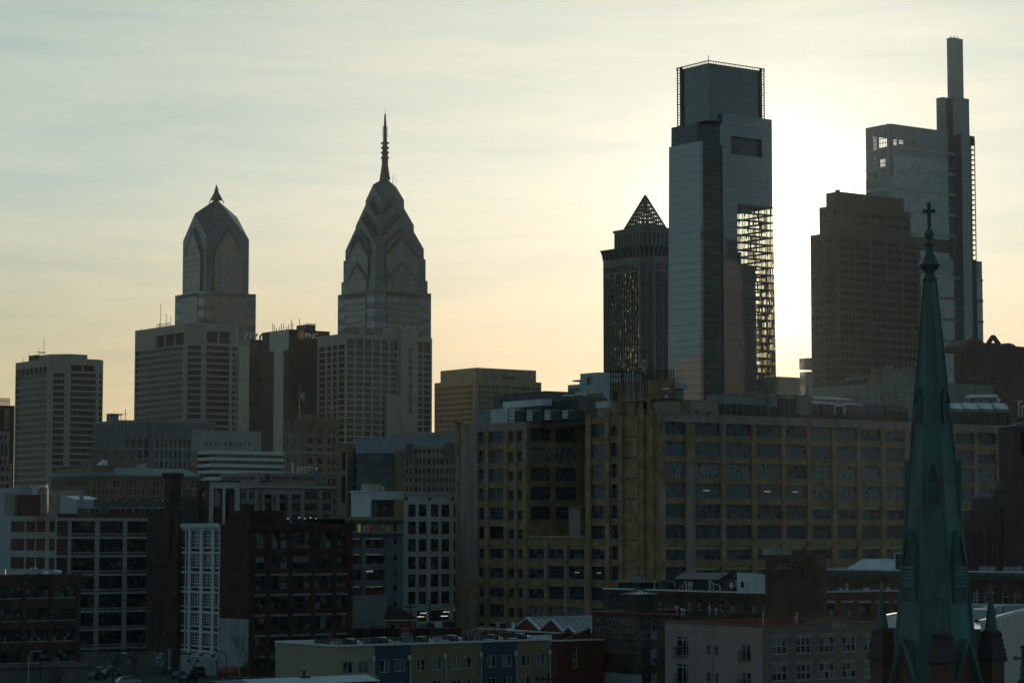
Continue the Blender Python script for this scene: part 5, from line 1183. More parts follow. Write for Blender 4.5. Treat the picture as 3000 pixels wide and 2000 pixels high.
Fcols = [(YF.a(a, 1300), YF.a(b, 1300)) for a, b in ((1948, 2006), (2035, 2110), (2125, 2199), (2215, 2287), (2302, 2361), (2376, 2434), (2450, 2507), (2521, 2578), (2593, 2648), (2664, 2716), (2731, 2783), (2797, 2850), (2864, 2915), (2929, 2975), (2990, 3040))]
ULc = lambda lst: [(YF.U(a, 1400), YF.U(b, 1400)) for a, b in lst]
Wcols, Icols, Bcols = ULc([(1402, 1421), (1433.6, 1477), (1490, 1508), (1517, 1533)]), ULc([(1546.6, 1595), (1606, 1653), (1664.5, 1713)]), ULc([(1730, 1775.5), (1790, 1812)])
slot = YF.U(1869, 1400), YF.U(1881, 1400)
uA, uB = YF.U(1545, 1400), YF.U(1718, 1400); zN = YF.z(1576, 0, wlY - uB); DN = 15.0
jobs = []          # (face, u0, z0, w, h, kind, weight)
def job(F_, c, z, kind, wt, h=None): jobs.append((F_, c[0], z, c[1] - c[0], h or wh, kind, wt))
fo = []
fkind = lambda r, k: ('steel2' if k < 5 else 'frost' if k < 7 else 'shade') if r == 0 else 'frost' if r == 1 else ('frost2' if k not in (4, 9) else 'steel2') if r == 2 else ('frost' if k < 5 else 'patch') if r == 3 else ('steel2' if k < 5 else 'shade') if r == 4 else 'steel' if r == 5 else 'shade' if r == 6 else ('steel' if k == 0 else 'shade') if r == 7 else 'steel'
for k, c in enumerate(Fcols):
    for r, z in enumerate(zr):
        fo.append((c[0], c[1], z - wh, z)); kd = fkind(r, k)
        if r == 1 and k > 11: kd = 'shade'
        if r == 0 and k in (12, 13): kd = 'steel2'
        job(Ff, c, z - wh, kd, 0 if (9 <= k <= 10 or k == 14 or r > 7 or (k > 10 and r > 4)) else 10 - r + (.5 if k < 9 else 0))
lo = []
for g, cols in (('W', Wcols), ('I', Icols), ('B', Bcols)):
    for k, c in enumerate(cols):
        for r, z in enumerate(zr):
            small = g == 'W' and k in (2, 3); z0 = z - wh; h = wh * (.72 if small else .95)
            if g == 'B' and k == 1: h = wh * .72 if r == 0 else wh
            if g == 'I' and z > zN - .6: continue
            lo.append((c[0], c[1], z0, z0 + h))
            if g == 'W': kd = 'void' if (r == 5 and k < 2) else 'shade' if r in (6, 7, 8) and not small else 'steel2' if r < 4 else 'steel'
            elif g == 'I': kd = 'shade' if r in (6,) or (r in (7, 8) and k == 0) else 'patch' if r > 8 else 'steel'
            else: kd = ('steel2', 'frost2', 'frost2', 'patch', 'steel2', 'steel', 'shade', 'steel', 'steel', 'steel')[min(r, 9)] if k == 0 else 'steel'
            job(Lf, c, z0, kd, 9 - r * .5 if (g != 'W' or k == 1) and r < 10 else (5 - r * .5))
so = [(slot[0], slot[1], z - wh * .9, z + .1) for z in zr[:8]]
mb = MB()
mb.wall(Ff, 0, YF.wr, 0, ztY, fo, .45)
mb.wall(Lf, 0, uA, 0, ztY, [o for o in lo if o[1] < uA], .45); mb.wall(Lf, uA, uB, 0, zN, [o for o in lo if uA < o[0] < uB], .45); mb.wall(Lf, uB, wlY, 0, ztY, [o for o in lo if o[0] > uB] + so, .45)
Fn = Face((0, wlY - uA), (1, 0)); no = []
for px0, px1 in ((1555, 1613), (1628, 1689), (1705, 1740)):
    a, b = YF.a(px0, 1400, wlY - uA), YF.a(px1, 1400, wlY - uA)
    for r in range(7):
        if zr[r] - wh > zN: no.append((a, b, zr[r] - wh, zr[r])); job(Fn, (a, b), zr[r] - wh, ('steel', 'patch', 'steel2', 'steel', 'steel', 'steel')[min(r, 5)], 8 if px0 < 1700 else 0)
mb.wall(Fn, 0, DN, zN, ztY, no, .45); mb.wall(Face((DN, wlY - uA), (0, -1)), 0, uB - uA, zN, ztY, [])
mb.quad((0, wlY - uB, zN), (DN, wlY - uB, zN), (DN, wlY - uA, zN), (0, wlY - uA, zN), 1); mb.wall(Face((DN, wlY - uB), (-1, 0)), 0, DN, zN, ztY, [])
for P in ([(0, 0), (YF.wr, 0), (YF.wr, 40), (DN, 40), (DN, wlY - uB), (0, wlY - uB)], [(DN, 40), (DN + 25, 40), (DN + 25, wlY), (0, wlY), (0, wlY - uA), (DN, wlY - uA)]): mb.poly([(x, y, ztY - .8) for x, y in P], 1)
mb.wall(Face((YF.wr, 40), (-1, 0)), 0, YF.wr - DN - 25, 0, ztY, []); mb.wall(Face((DN + 25, wlY), (-1, 0)), 0, DN + 25, 0, ztY, []); mb.wall(Face((DN + 25, 40), (0, 1)), 0, wlY - 40, 0, ztY, [])
mb.build('wall', [m_yb, m_roof], YF.o)
mb = MB()                                # piers, sills, parapet coping
def piers(F_, cols, U0, U1, z0, z1, mbs):
    e = [U0] + [x for c in cols for x in c] + [U1]
    for a, b in zip(e[0::2], e[1::2]):
        if b - a > .5: mbs.append((F_, a + (.12 if a != U0 else .01), b - (.12 if b != U1 else .01), z0, z1))
pl = []; piers(Ff, Fcols, 0, YF.wr, 0, ztY - 1.6, pl); piers(Lf, Wcols, 0, uA, 0, ztY - .2, pl); piers(Lf, Icols, uA, uB, 0, zN - .5, pl); piers(Lf, Bcols, uB, YF.U(1822, 1400), 0, ztY + .2, pl)
for F_, a, b, z0, z1 in pl:
    z = z1; q = MB()
    while z > z0 + 1:                     # lengths of pier, some patched with pinkish render
        zz_ = max(z0, z - random.choice((4.2, 8.4, 12.6))); q.fbox(F_, a, b, zz_, z - .004, -.28, -.003, 1 if random.random() < .35 else 0); z = zz_
    q.build('brick_pier', [m_yb, m_ypk], YF.o)
mb.fbox(Ff, -.3, YF.wr, ztY - 1.5, ztY, -.32, -.004); mb.fbox(Ff, -.4, YF.wr, ztY, ztY + .25, -.45, .6)
for i, u in enumerate([c[0] - .9 for c in Fcols]): mb.fbox(Ff, u, u + .15, ztY - 3.5, ztY - .1, -.42, -.33)
mb.fbox(Lf, 0, YF.U(1540), ztY - 1.6, ztY + .15, -.3, -.004); mb.fbox(Lf, uA, uB, zN, zN + .5, -.3, .4); mb.build('parapet', [m_ypk], YF.o)
sl_ = MB()
for k_, (F_, u, z, w_, h, kd, wt) in enumerate(jobs):
    if wt >= 2: sl_.fbox(F_, u - .1, u + w_ + .1, z - .18, z - .005, -.14, -.006)
sl_.build('sill_courses', [m_conc2], YF.o, kind='stuff')
for c in [YF.U(p, 1400) for p in (1345, 1728, 1783, 1822, 1884, 1912)]: mb = MB(); mb.fbox(Lf, max(0, c - .7), c + .7, 0, ztY + .5, -.5, -.004); mb.fbox(Lf, max(0, c - .8), c + .8, ztY + .5, ztY + .9, -.6, .3); mb.build('buttress_pier', [m_yb], YF.o)
mb = MB()
for r in range(9): mb.fbox(Lf, .9, YF.U(1396, 1400), zr[r] - wh * 1.12, zr[r] - wh * 1.06, -.05, -.004); mb.fbox(Lf, YF.U(1824, 1400), YF.U(1866, 1400), zr[r] - wh * 1.12, zr[r] - wh * 1.06, -.05, -.004)
mb.build('ledge_lines', [m_dbk], YF.o, kind='stuff')
mb = MB()
for o in so: mb.quad(Lf.p(o[0], o[2], .44), Lf.p(o[1], o[2], .44), Lf.p(o[1], o[3], .44), Lf.p(o[0], o[3], .44))
mb.build('fire_stair_slots', [m_void], YF.o)
jobs.sort(key=lambda j: -j[6])
for (F_, u, z, w_, h, kd, wt) in jobs[:100]: win(YF, F_, u, z, w_, h, kd, .3, nvar=6)
mb = MB()
for (F_, u, z, w_, h, kd, wt) in jobs[100:]:
    me = winmesh(kd, w_, h); R3 = math.atan2(F_.u.y, F_.u.x); c_, s_ = math.cos(R3), math.sin(R3); o = F_.p(u, z, .3); b0 = len(mb.v)
    mb.v += [(o.x + c_ * v.co.x - s_ * v.co.y, o.y + s_ * v.co.x + c_ * v.co.y, o.z + v.co.z) for v in me.vertices]
    mp = [FM.index(m) if m in FM else len(FM) for m in me.materials]
    for p in me.polygons: mb.f.append([b0 + i for i in p.vertices]); mb.m.append(mp[p.material_index])
mb.build('far_windows', FM + [m_yel], YF.o, kind='stuff')
lit = emit('lit strip lamp', (1, .75, .4), 1.0); litw = emit('lit tube lamp', (.85, 1, .95), .8)
mb = MB()
for F_, c, r in ((Ff, Fcols[1], 3), (Ff, Fcols[3], 3), (Ff, Fcols[4], 3), (Lf, Icols[2], 7), (Lf, Bcols[0], 7)): mb.fbox(F_, c[0] + (c[1] - c[0]) * .35, c[0] + (c[1] - c[0]) * .6, zr[r] - 1.45, zr[r] - 1.35, .2, .28)
mb.build('strip_lamps', [emit('dim strip lamp', (1, .7, .4), .35)], YF.o)
# its roof: head house, stair block, plant
mb = MB(); u0, u1 = YF.U(1784, 1200), YF.U(1892, 1200); Fh = Face((.6, wlY), (0, -1)); zh = YF.z(1117, 0, wlY - (u0 + u1) / 2)
mb.fbox(Fh, u0, u1, ztY - .8, zh, 0, 7, 0); um = YF.U(1815, 1200); mb.fbox(Fh, um, u1 - 1.4, YF.z(1176, 0, wlY - um), zh - .1, -.15, -.005, 1)
mb.fbox(Fh, u0 + .6, u0 + 1.9, YF.z(1172, 0, wlY - u0), YF.z(1148, 0, wlY - u0), -.02, .0, 2); mb.fbox(Fh, u1 - 1.6, u1 - .3, ztY + .5, ztY + 2.6, -.02, 0, 2); mb.fbox(Fh, um - .2, u1 - .9, YF.z(1178, 0, wlY - um), YF.z(1176, 0, wlY - um), -.5, 0, 1)
mb.build('roof_head_house', [m_yb, m_ypk, m_void], YF.o)
mb = MB(); m_rust = M('rusty steel', (.10, .055, .035), .8)
for d in (0.1, 6.9):
    for zq in (zh + 1.2, zh + 2.3): mb.tube(Fh.p(u0, zq, d), Fh.p(u1, zq, d), .1, 4)
    for k in range(15):
        u = u0 + (u1 - u0) * k / 14; mb.tube(Fh.p(u, zh - 2.2 if k % 2 else zh - 3.4, d - .25), Fh.p(u, zh + 2.4 + .4 * (k % 3 == 0), d - .25), .11, 4)
for u in (um + .8, um + 4.9):
    for s_ in (0, .5): mb.tube(Fh.p(u + s_, zh - 7, -.4), Fh.p(u + s_, zh + 2.3, -.4), .06, 4)
    for k in range(16): mb.tube(Fh.p(u, zh - 7 + .55 * k, -.4), Fh.p(u + .5, zh - 7 + .55 * k, -.4), .05, 4)
mb.build('antenna_frame', [m_rust], YF.o)
for k, (uf, hz_, rd) in enumerate(((.28, 3.6, .25), (.42, 3.2, .5), (.6, 2.5, .35), (.98, 3.6, .55), (.97, 2.2, .65), (.90, 2.9, .4))):
    mb = MB(); c_ = Fh.p(u0 + (u1 - u0) * uf, zh + hz_, -.7); n = 10; P = [c_ + Vector((-.12, rd * math.cos(t * 6.283 / n), rd * math.sin(t * 6.283 / n))) for t in range(n)]; Q = [p + Vector((.25, 0, 0)) * 1 for p in P]
    mb.add(P + Q, [tuple(range(n)), tuple(range(2 * n - 1, n - 1, -1))] + [(i, n + i, n + (i + 1) % n, (i + 1) % n) for i in range(n)]); mb.tube(c_ + Vector((.2, 0, 0)), c_ + Vector((.6, 0, -rd - .5)), .08, 4); mb.build('dish_antenna', [m_conc], YF.o)
for k in range(5): mast(YF, 1 + k * 1.2, wlY - u0 - (u1 - u0) * (.25 + .08 * k), zh, 4 + (k * 7) % 3, .1, 1)
mb = MB(); ua, ub_ = YF.U(1893, 1200), YF.U(1932, 1200); mb.fbox(Fh, ua + .05, wlY - .02, ztY - .8, YF.z(1172), 1, 5); mb.fbox(Fh, ua - .2, wlY, YF.z(1172), YF.z(1166), .8, 5.2, 1); mb.build('chimney_stack', [m_ypk, m_dbk], YF.o)
mb = MB(); c_ = Fh.p(ua + 2.4, YF.z(1166), 2.5); mb.lathe([(.3, c_.z), (.3, c_.z + .9), (.75, c_.z + 1.0), (.95, c_.z + 1.5), (.5, c_.z + 1.8), (.9, c_.z + 1.9), (.5, c_.z + 2.15)], 12, c_.x, c_.y); mb.build('roof_ventilator', [m_steel], YF.o)
zr0 = ztY - .8
def acunit(x0, x1, y0, y1, h, label, name='chiller_unit', dark=.45, col=None, group='chillers on the factory roof', legs=.6):
    o = thing(name, label, 'chiller', YF.N + YF.R * x0 + YF.L * y0 + Vector((0, 0, zr0)), GA, group); W, D = x1 - x0, y1 - y0
    mb = MB(); mb.box(0, W, 0, D, legs, h); mb.build('casing', [col or m_acg], o)
    mb = MB(); n = max(1, round(W / 1.6))
    for k in range(n): mb.box(W * k / n + .12, W * (k + 1) / n - .12, -.05, -.005, legs + (h - legs) * .12, legs + (h - legs) * (.12 + dark))
    mb.build('coil_panel', [m_louv], o)
    mb = MB()
    for k in range(max(1, int(W / 2.2))): mb.lathe([(.7, h + .005), (.75, h + .28), (.62, h + .3)], 12, W * (k + .5) / max(1, int(W / 2.2)), D / 2)
    mb.build('fan', [m_dark], o)
    mb = MB()
    for x in (.1, W - .25):
        for y in (.1, D - .25): mb.box(x, x + .15, y, y + .15, 0, legs)
    mb.build('support_legs', [m_dark], o)
    return o
m_acg = M('grey chiller casing', (.24, .24, .225), .5, var=.1); m_acp = M('purplish chiller casing', (.15, .125, .13), .6, var=.15); m_aco = M('olive chiller casing', (.20, .19, .155), .55, var=.12)
aY = lambda px, y=4: YF.a(px, 1190, y)
hY = lambda py, px, y=4: YF.z(py, aY(px, y), y) - zr0
acunit(aY(2106), aY(2244), 4, 8, hY(1158, 2170), 'long bank of tall grey chillers with pale upper panels, left end of the long roof', dark=.5)
acunit(aY(2246), aY(2268), 3, 7, hY(1156, 2250), 'narrow square grey chiller between the long bank and the olive pair', dark=.4)
acunit(aY(2273), aY(2320), 3, 7, hY(1158, 2290), 'wide olive grey chiller with dark grille, left of the pipe runs', dark=.75, col=m_aco)
acunit(aY(2324), aY(2373), 3, 7, hY(1160, 2340), 'olive grey chiller with a plain front, right next to the pipe runs', dark=.15, col=m_aco)
lab = ['purplish chiller under the silver pipes, first in the low row', 'purplish chiller behind the pair of pipe elbows', 'purplish chiller right of the pipe elbows', 'purplish chiller with a small white cap above it', 'last purplish chiller before the copper spire']
for k, (p0, p1) in enumerate(((2376, 2400), (2410, 2442), (2446, 2484), (2492, 2538), (2543, 2590))): acunit(aY(p0, 3), aY(p1, 3), 3, 6.5, hY(1188, p0, 3), lab[k], dark=.5, col=m_acp)
acunit(aY(2595, 3), aY(2660, 3), 3, 6.5, hY(1190, 2620, 3), 'dark purplish chiller half hidden by the copper spire', dark=.6, col=m_acp)
lab = ['grey air handler just right of the copper spire, gold light on its hood', 'second grey air handler right of the spire', 'third grey air handler right of the spire, with a square vent', 'grey air handler by the white pipes at the right edge']
for k, (p0, p1) in enumerate(((2786, 2822), (2826, 2868), (2872, 2912), (2916, 2958))):
    o = acunit(aY(p0, 3), aY(p1, 3), 3, 7, hY(1196, p0, 3), lab[k], 'air_handler', dark=.7, col=m_aco); W = aY(p1, 3) - aY(p0, 3); hh = hY(1196, p0, 3)
    mb = MB(); mb.add([(.1, .1, hh + .01), (W - .1, .1, hh + .01), (W - .1, 3.9, hh + .01), (.1, 3.9, hh + .01), (.3, 1, hh + 1.3), (W - .3, 1, hh + 1.3), (W - .3, 3.5, hh + 1.3), (.3, 3.5, hh + 1.3)], [(0, 1, 5, 4), (1, 2, 6, 5), (2, 3, 7, 6), (3, 0, 4, 7), (4, 5, 6, 7)]); mb.build('hood', [m_steel], o)
def pipes(label, pts, r, name='roof_pipe'):
    o = thing(name, label, 'pipe', YF.N + Vector((0, 0, zr0)), GA); mb = MB(); mb.path(pts, r, 8)
    for p in pts[1:-1]: mb.lathe([(r * .3, p[2] - r * 1.2), (r * 1.25, p[2] - r * .4), (r * 1.25, p[2] + r * .4), (r * .3, p[2] + r * 1.2)], 8, p[0], p[1])
    mb.build('pipe_run', [m_steel], o); mb = MB()
    for t in (.2, .5, .8): p = Vector(pts[0]).lerp(Vector(pts[-1]), t); mb.box(p.x - .1, p.x + .1, p.y + .3, p.y + .5, 0, max(.5, pts[len(pts) // 2][2] - .3))
    mb.build('pipe_stand', [m_dark], o)
P3 = lambda px, py, y: (aY(px, y), y, hY(py, px, y))
pipes('long silver pipe run above the low chillers', [P3(2374, 1166, 8), P3(2440, 1168, 8), P3(2488, 1172, 8)], .3)
pipes('silver pipe with two bends dropping in front of the low chillers', [P3(2374, 1180, 2.6), P3(2443, 1183, 2.6), P3(2446, 1214, 2.6)], .28)
pipes('silver pipe loop right of the first bend on the roof', [P3(2446, 1189, 2.2), P3(2471, 1187, 2.2), P3(2473, 1215, 2.2)], .28)
pipes('thin silver pipe reaching the chiller with the white cap', [P3(2475, 1184, 2.7), P3(2522, 1186, 2.7), P3(2526, 1192, 2.7)], .2)
pipes('big silver duct on a frame right of the copper spire', [P3(2834, 1170, 9), P3(2838, 1163, 9), P3(2916, 1163, 9), P3(2922, 1172, 9), P3(2922, 1182, 9)], .5, 'roof_duct')
for k, (px, t) in enumerate(((2984, 1176), (2994, 1190))): pipes('white vertical pipe near the right edge of the roof' if k else 'taller white pipe bend near the right edge of the roof', [P3(px, 1222, 2.5), P3(px, t, 2.5), P3(px + 9, t, 2.5)], .18)
def rail(label, x0, x1, y, h):
    o = thing('roof_railing', label, 'railing', YF.N + YF.R * x0 + YF.L * y + Vector((0, 0, zr0)), GA); mb = MB()
    for z in (h * .5, h): mb.tube((0, 0, z), (x1 - x0, 0, z), .05, 4)
    n = int((x1 - x0) / 1.8)
    for k in range(n + 1): mb.tube(((x1 - x0) * k / n, 0, 0), ((x1 - x0) * k / n, 0, h), .05, 4)
    mb.build('rails', [m_dark], o)
rail('dark pipe railing along the front of the long chiller bank', aY(2030, 1.5), aY(2370, 1.5), 1.5, 1.7)
rail('dark pipe railing in front of the air handlers at the right', aY(2786, 1.2), aY(3000, 1.2), 1.2, 1.9)
o = thing('roof_hut', 'low beige hut with two small windows on the factory roof left of the chillers', 'hut', YF.N + YF.R * aY(2022) + YF.L * 4 + Vector((0, 0, zr0)), GA)
W = aY(2104) - aY(2022); hh = hY(1175, 2060); mb = MB(); mb.box(0, W, 0, 4, 0, hh); mb.box(-.15, W + .15, -.15, 4.15, hh, hh + .2); mb.build('wall', [m_lime], o)
for u in (.18, .62):
    mb = MB(); mb.box(W * u, W * u + .9, -.05, 0, .7, 1.8); mb.build('window', [g_dark], o)
# plant on the left wing
uY = lambda px, x=4: YF.b(px, 1210, x)
vY = lambda py, px, x=4: Zat(py, (YF.N + YF.R * x + YF.L * uY(px, x)).y) - zr0
def wing(name, label, cat, px0, px1, x, dep, pyb, pyt, mat, group=None):
    y1, y0 = uY(px0, x), uY(px1, x); o = thing(name, label, cat, YF.N + YF.R * x + YF.L * y0 + Vector((0, 0, zr0)), GA, group); b = max(0, vY(pyb, px0, x)) if pyb else 0
    mb = MB(); mb.box(0, dep, 0, y1 - y0, b, vY(pyt, px0, x)); mb.build('casing', [mat], o); return o, y1 - y0, b, vY(pyt, px0, x)
wing('roof_block', 'plain grey rendered block at the far left of the factory roof', 'roof block', 1393, 1437, 7, 6, None, 1201, m_conc2)
o, W, b, t = wing('white_plant_cabin', 'white panelled plant cabin at the left end of the condenser row', 'plant cabin', 1438, 1487, 3, 4, None, 1199, m_whp)
mb = MB(); [mb.box(-.04, -.005, W * k / 5 - .03, W * k / 5 + .03, .1, t - .1) for k in range(1, 5)]; mb.build('panel_joints', [m_conc2], o)
for k in range(4):
    p0 = 1490 + k * 52
    y1, y0 = uY(p0, 2.6), uY(p0 + 50, 2.6); o = thing('condenser_unit', ('white framed condenser next to the white cabin', 'second white framed condenser from the white cabin', 'third white framed condenser from the white cabin', 'white framed condenser nearest the brick head house')[k], 'condenser', YF.N + YF.R * 2.6 + YF.L * y0 + Vector((0, 0, zr0)), GA, 'condensers on the left wing roof'); L = y1 - y0; t = vY(1202, p0, 2.6)
    mb = MB(); mb.box(0, 3, .1, L * .55, .9, t - .2); mb.build('dark_coil', [m_louv], o)
    mb = MB(); mb.box(-.1, 2.6, L * .6, L * .96, 1.2, t); mb.build('casing', [m_whp], o)
    mb = MB()
    for z in (1.6, 2.4, t - .5): mb.box(-.2, -.11, L * .56, L, z, z + .12)
    for y in (.05, L * .57, L * .98): mb.box(-.2, -.08, y, y + .1, 0, t + .2)
    mb.build('frame', [m_dark], o)
o, W, b, t = wing('roof_duct', 'long white roof duct with a dark intake, above the condensers', 'duct', 1473, 1590, 6, 2.5, 1196, 1177, m_whp)
mb = MB(); mb.box(.1, 2.3, W, W + 1.6, b + .8, t + .5); mb.build('intake', [m_dark], o); mb = MB(); [mb.box(1, 1.2, y, y + .2, 0, b) for y in (1, W / 2, W - 1)]; mb.build('duct_stand', [m_dark], o)
wing('roof_block', 'wide grey brown penthouse behind the white roof duct', 'roof block', 1446, 1600, 12, 8, None, 1157, m_concd)
o, W, b, t = wing('louvre_house', 'dark louvred penthouse with a steel frame on top, left of the brick head house', 'louvre house', 1604, 1692, 9, 6, None, 1166, m_concd)
mb = MB(); [mb.box(-.1, -.02, W * k / 4 + .1, W * (k + 1) / 4 - .1, 1.2, t - .8) for k in range(4)]; mb.build('louvre', [m_louv], o); mb = MB(); [mb.lathe([(1.3, t + .01), (1.4, t + .5), (1.1, t + .6)], 12, 2.5, W * f) for f in (.2, .62)]; mb.build('fan', [m_steel], o)
wing('roof_block', 'small grey block between the louvred penthouse and the head house', 'roof block', 1693, 1724, 8, 5, None, 1164, m_concd)
o, W, b, t = wing('lift_house', 'small pale hut with a white hat just left of the brick head house', 'hut', 1750, 1784, 3, 4, None, 1196, m_lime); mb = MB(); mb.box(-.2, 4.2, -.2, W + .2, t + .003, t + 1.4); mb.build('cap', [m_whp], o)
wing('notch_shed', 'small pinkish shed with a slab roof standing in the notch of the factory', 'shed', 1666, 1700, 3, 3, None, 1484, m_ypk)[0].location.z = zN
mb = MB(); ns = bpy.data.objects['notch_shed']; hgt = Zat(1486, ns.location.y) - zN; cd = ns.children[0].data
zz_ = max(v.co.z for v in cd.vertices); zl_ = min(v.co.z for v in cd.vertices)
for v in cd.vertices: v.co.z = 0 if v.co.z < (zz_ + zl_) / 2 else hgt
mb.box(-.4, 3.6, -1.4, 2.8, hgt + .02, hgt + .25); mb.build('slab_roof', [m_conc2], ns)
# ---------------------------------------------------------------- left side, near
def rowwin(B, F_, cols, rows, kind, dep=.25, nvar=2):
    for (a, b) in cols:
        for (c_, d) in rows: win(B, F_, a, c_, b - a, d - c_, kind, dep, nvar=nvar)
WK['ind'] = dict(nx=.7, ny=3, bar=.05, fr=.1, t=.12, wide=3, mats=[m_dark, g_room, g_st1], pick=lambda r, i, j, a, b: 1 if r.random() < .6 else 2, tilt=.01)
WK['blank'] = dict(nx=1, ny=1, fr=.05, t=.1, mats=[m_conc, m_rbk])
GW = Bld('white_grid_brick_block', 'brick loft block with white concrete grid, wide dark windows and a rooftop water tank', 166, 520, 29, 430, py=1640)
m_grid = M('white concrete grid', (.36, .36, .35), var=.12)
ztG2 = GW.z(1503); gz = lambda zy: GW.z(1350 + zy * .4145)
rows = [(gz(507), gz(417)), (gz(640), gz(550)), (gz(773), gz(683)), (gz(905), gz(815)), (gz(1038), gz(945)), (gz(1170), gz(1077)), (gz(1300), gz(1207))]
while len(rows) < 8: rows.append((rows[-1][0] - 4, rows[-1][1] - 4))
ga = lambda zx: GW.a(zx * .4145)
cols = [(ga(403), ga(475)), (ga(499), ga(667)), (ga(698), ga(865)), (ga(894), ga(1034))]
op = [(a, b, c_, d) for a, b in cols for c_, d in rows]
mb = MB(); mb.wall(GW.front, 0, GW.wr, 0, ztG2, op, .4); lu = [(GW.wl * f0, GW.wl * f1) for f0, f1 in ((.03, .33), (.36, .55), (.58, .77))]
mb.wall(GW.left, 0, GW.wl, 0, ztG2, [], .2); mb.quad((0, 0, ztG2 - .5), (GW.wr, 0, ztG2 - .5), (GW.wr, GW.wl, ztG2 - .5), (0, GW.wl, ztG2 - .5), 1); mb.wall(Face((GW.wr, 0), (0, 1)), 0, GW.wl, 0, ztG2, []); mb.wall(Face((GW.wr, GW.wl), (-1, 0)), 0, GW.wr, 0, ztG2, []); mb.wall(Face((0, GW.wl), (1, 0)), 0, 1, 0, 1, [])
mb.build('wall', [m_rbk, m_roof], GW.o)
mb = MB(); e = [0] + [x for c_ in cols for x in c_] + [GW.wr]
for a, b in zip(e[0::2], e[1::2]):
    if b - a > .15: mb.fbox(GW.front, a, b, gz(1345), ztG2 - 1.6, -.22, -.004) if a > .1 else (mb.fbox(GW.front, a, a + .5, gz(1345), ztG2 - 1.6, -.22, -.004), mb.fbox(GW.front, b - 1.3, b, gz(1345), ztG2 - 1.6, -.22, -.004), mb.fbox(GW.front, b * .45, b * .45 + .25, gz(1345), ztG2 - 1.6, -.2, -.004))
for c_, d in rows: mb.fbox(GW.front, 0, GW.wr, d + .05, d + .55, -.2, -.006); mb.fbox(GW.front, ga(497), GW.wr, c_ - .3, c_ - .1, -.12, -.006)
for a, b in ((0, .03), (.33, .36), (.55, .58), (.77, .85), (.97, 1)): mb.fbox(GW.left, GW.wl * a, GW.wl * b, 0, ztG2 - 1.6, -.2, -.004)
for c_, d in rows: mb.fbox(GW.left, 0, GW.wl, d + .05, d + (1.5 if True else .5), -.18, -.006)
mb.fbox(GW.front, -.2, GW.wr, ztG2 - 1.6, ztG2 - 1.0, -.26, -.004); mb.fbox(GW.left, 0, GW.wl + .2, ztG2 - 1.6, ztG2 - 1.0, -.26, -.004); mb.build('concrete_grid', [m_grid], GW.o)
rowwin(GW, GW.front, cols[1:], rows, 'ind', .3); rowwin(GW, GW.front, cols[:1], rows, 'blank', .2)
mb = MB(); x0, y0 = 1, 2; mb.box(GW.a(62, 1480, 5), GW.a(118, 1480, 5), 5, 12, ztG2 - .5, GW.z(1449, 0, 5)); mb.build('brick_bulkhead', [m_rbk], GW.o)
mb = MB(); mb.box(GW.a(40, 1480, 7), GW.a(61.5, 1480, 7), 7, 12, ztG2 - .5, GW.z(1449, 0, 6)); mb.build('grey_bulkhead', [m_conc2], GW.o)
WTk = thing('rooftop_water_tank', 'small cylindrical rooftop water tank on thin legs, on the white gridded brick block', 'water tank', GW.N + GW.R * GW.a(129, 1480, 3) + GW.L * 3 + Vector((0, 0, ztG2 - .5)), GA)
zt_ = GW.z(1445, 0, 3) - ztG2 + .5; zb_ = GW.z(1471, 0, 3) - ztG2 + .5; mb = MB(); mb.lathe([(.62, zb_), (.65, zb_ + .1), (.65, zt_ - .05), (.2, zt_ + .12)], 16); mb.build('tank', [m_conc2], WTk, smooth=False)
for sx in (-.45, .45):
    for sy in (-.45, .45): mb = MB(); mb.tube((sx, sy, 0), (sx, sy, zb_), .05, 5); mb.build('leg', [m_dark], WTk)
lab = ['row of glazed frames on the roof next to the water tank', 'row of glazed frames in the middle of the gridded roof', 'row of glazed frames nearest the brick chimney', 'last short row of glazed frames beside the chimney']
for k, (p0, p1) in enumerate(((228, 293), (319, 387), (393, 444), (450, 481))):
    x0, x1 = GW.a(p0, 1490, 4), GW.a(p1, 1490, 4); o = thing('skylight_frame', lab[k], 'skylight', GW.N + GW.R * x0 + GW.L * 4 + Vector((0, 0, ztG2 - .5)), GA, 'glazed frames on the gridded roof'); n = max(2, round((p1 - p0) / 17)); h_ = GW.z(1484, x0, 4) - ztG2 + .5; mb = MB()
    for i in range(n + 1): mb.box((x1 - x0) * i / n - .06, (x1 - x0) * i / n + .06, 0, .12, 0, h_)
    mb.box(0, x1 - x0, -.02, .14, h_ - .35, h_); mb.build('frame', [m_conc2], o); mb = MB(); mb.box(.05, x1 - x0 - .05, .05, .1, 0, h_ - .36); mb.build('pane', [g_dark], o)
TS = thing('white_roof_sign_stack', 'white T shaped stair bulkhead rising behind the gridded block', 'bulkhead', (kx(100, 1430) * 545, 545, 0)); mb = MB(); k_ = 545 / F
for p0, p1, pa, pb in ((93, 108, 1448, 1426), (87, 135, 1428, 1419)): mb.box((p0 - 100) * k_, (p1 - 100) * k_, 0, 2.5, Zat(pa, 545) if pa < 1440 else 20, Zat(pb, 545))
mb.build('wall', [m_white], TS); mb = MB(); mb.box(9 * k_, 36 * k_, .5, 3, 20, Zat(1431, 545)); mb.build('brick_stub', [m_ypk], TS)
PV = Bld('pale_metal_warehouse', 'pale blue grey windowless warehouse behind the gridded block at the left edge', 60, 640, -60, 92, py=1440)
mb = MB(); zt = PV.z(1432); mb.prism([(0, PV.wl), (0, 0), (PV.wr, 0), (PV.wr, PV.wl)], 0, zt); mb.fbox(PV.left, -.2, PV.wl + .3, zt - 1.0, zt + .4, -.3, -.01); mb.build('cladding', [m_bm], PV.o)
FRM = Bld('concrete_portal_frame', 'brown grey concrete frame with wide openings behind the gridded block', 245, 660, 137, 246, py=1450)
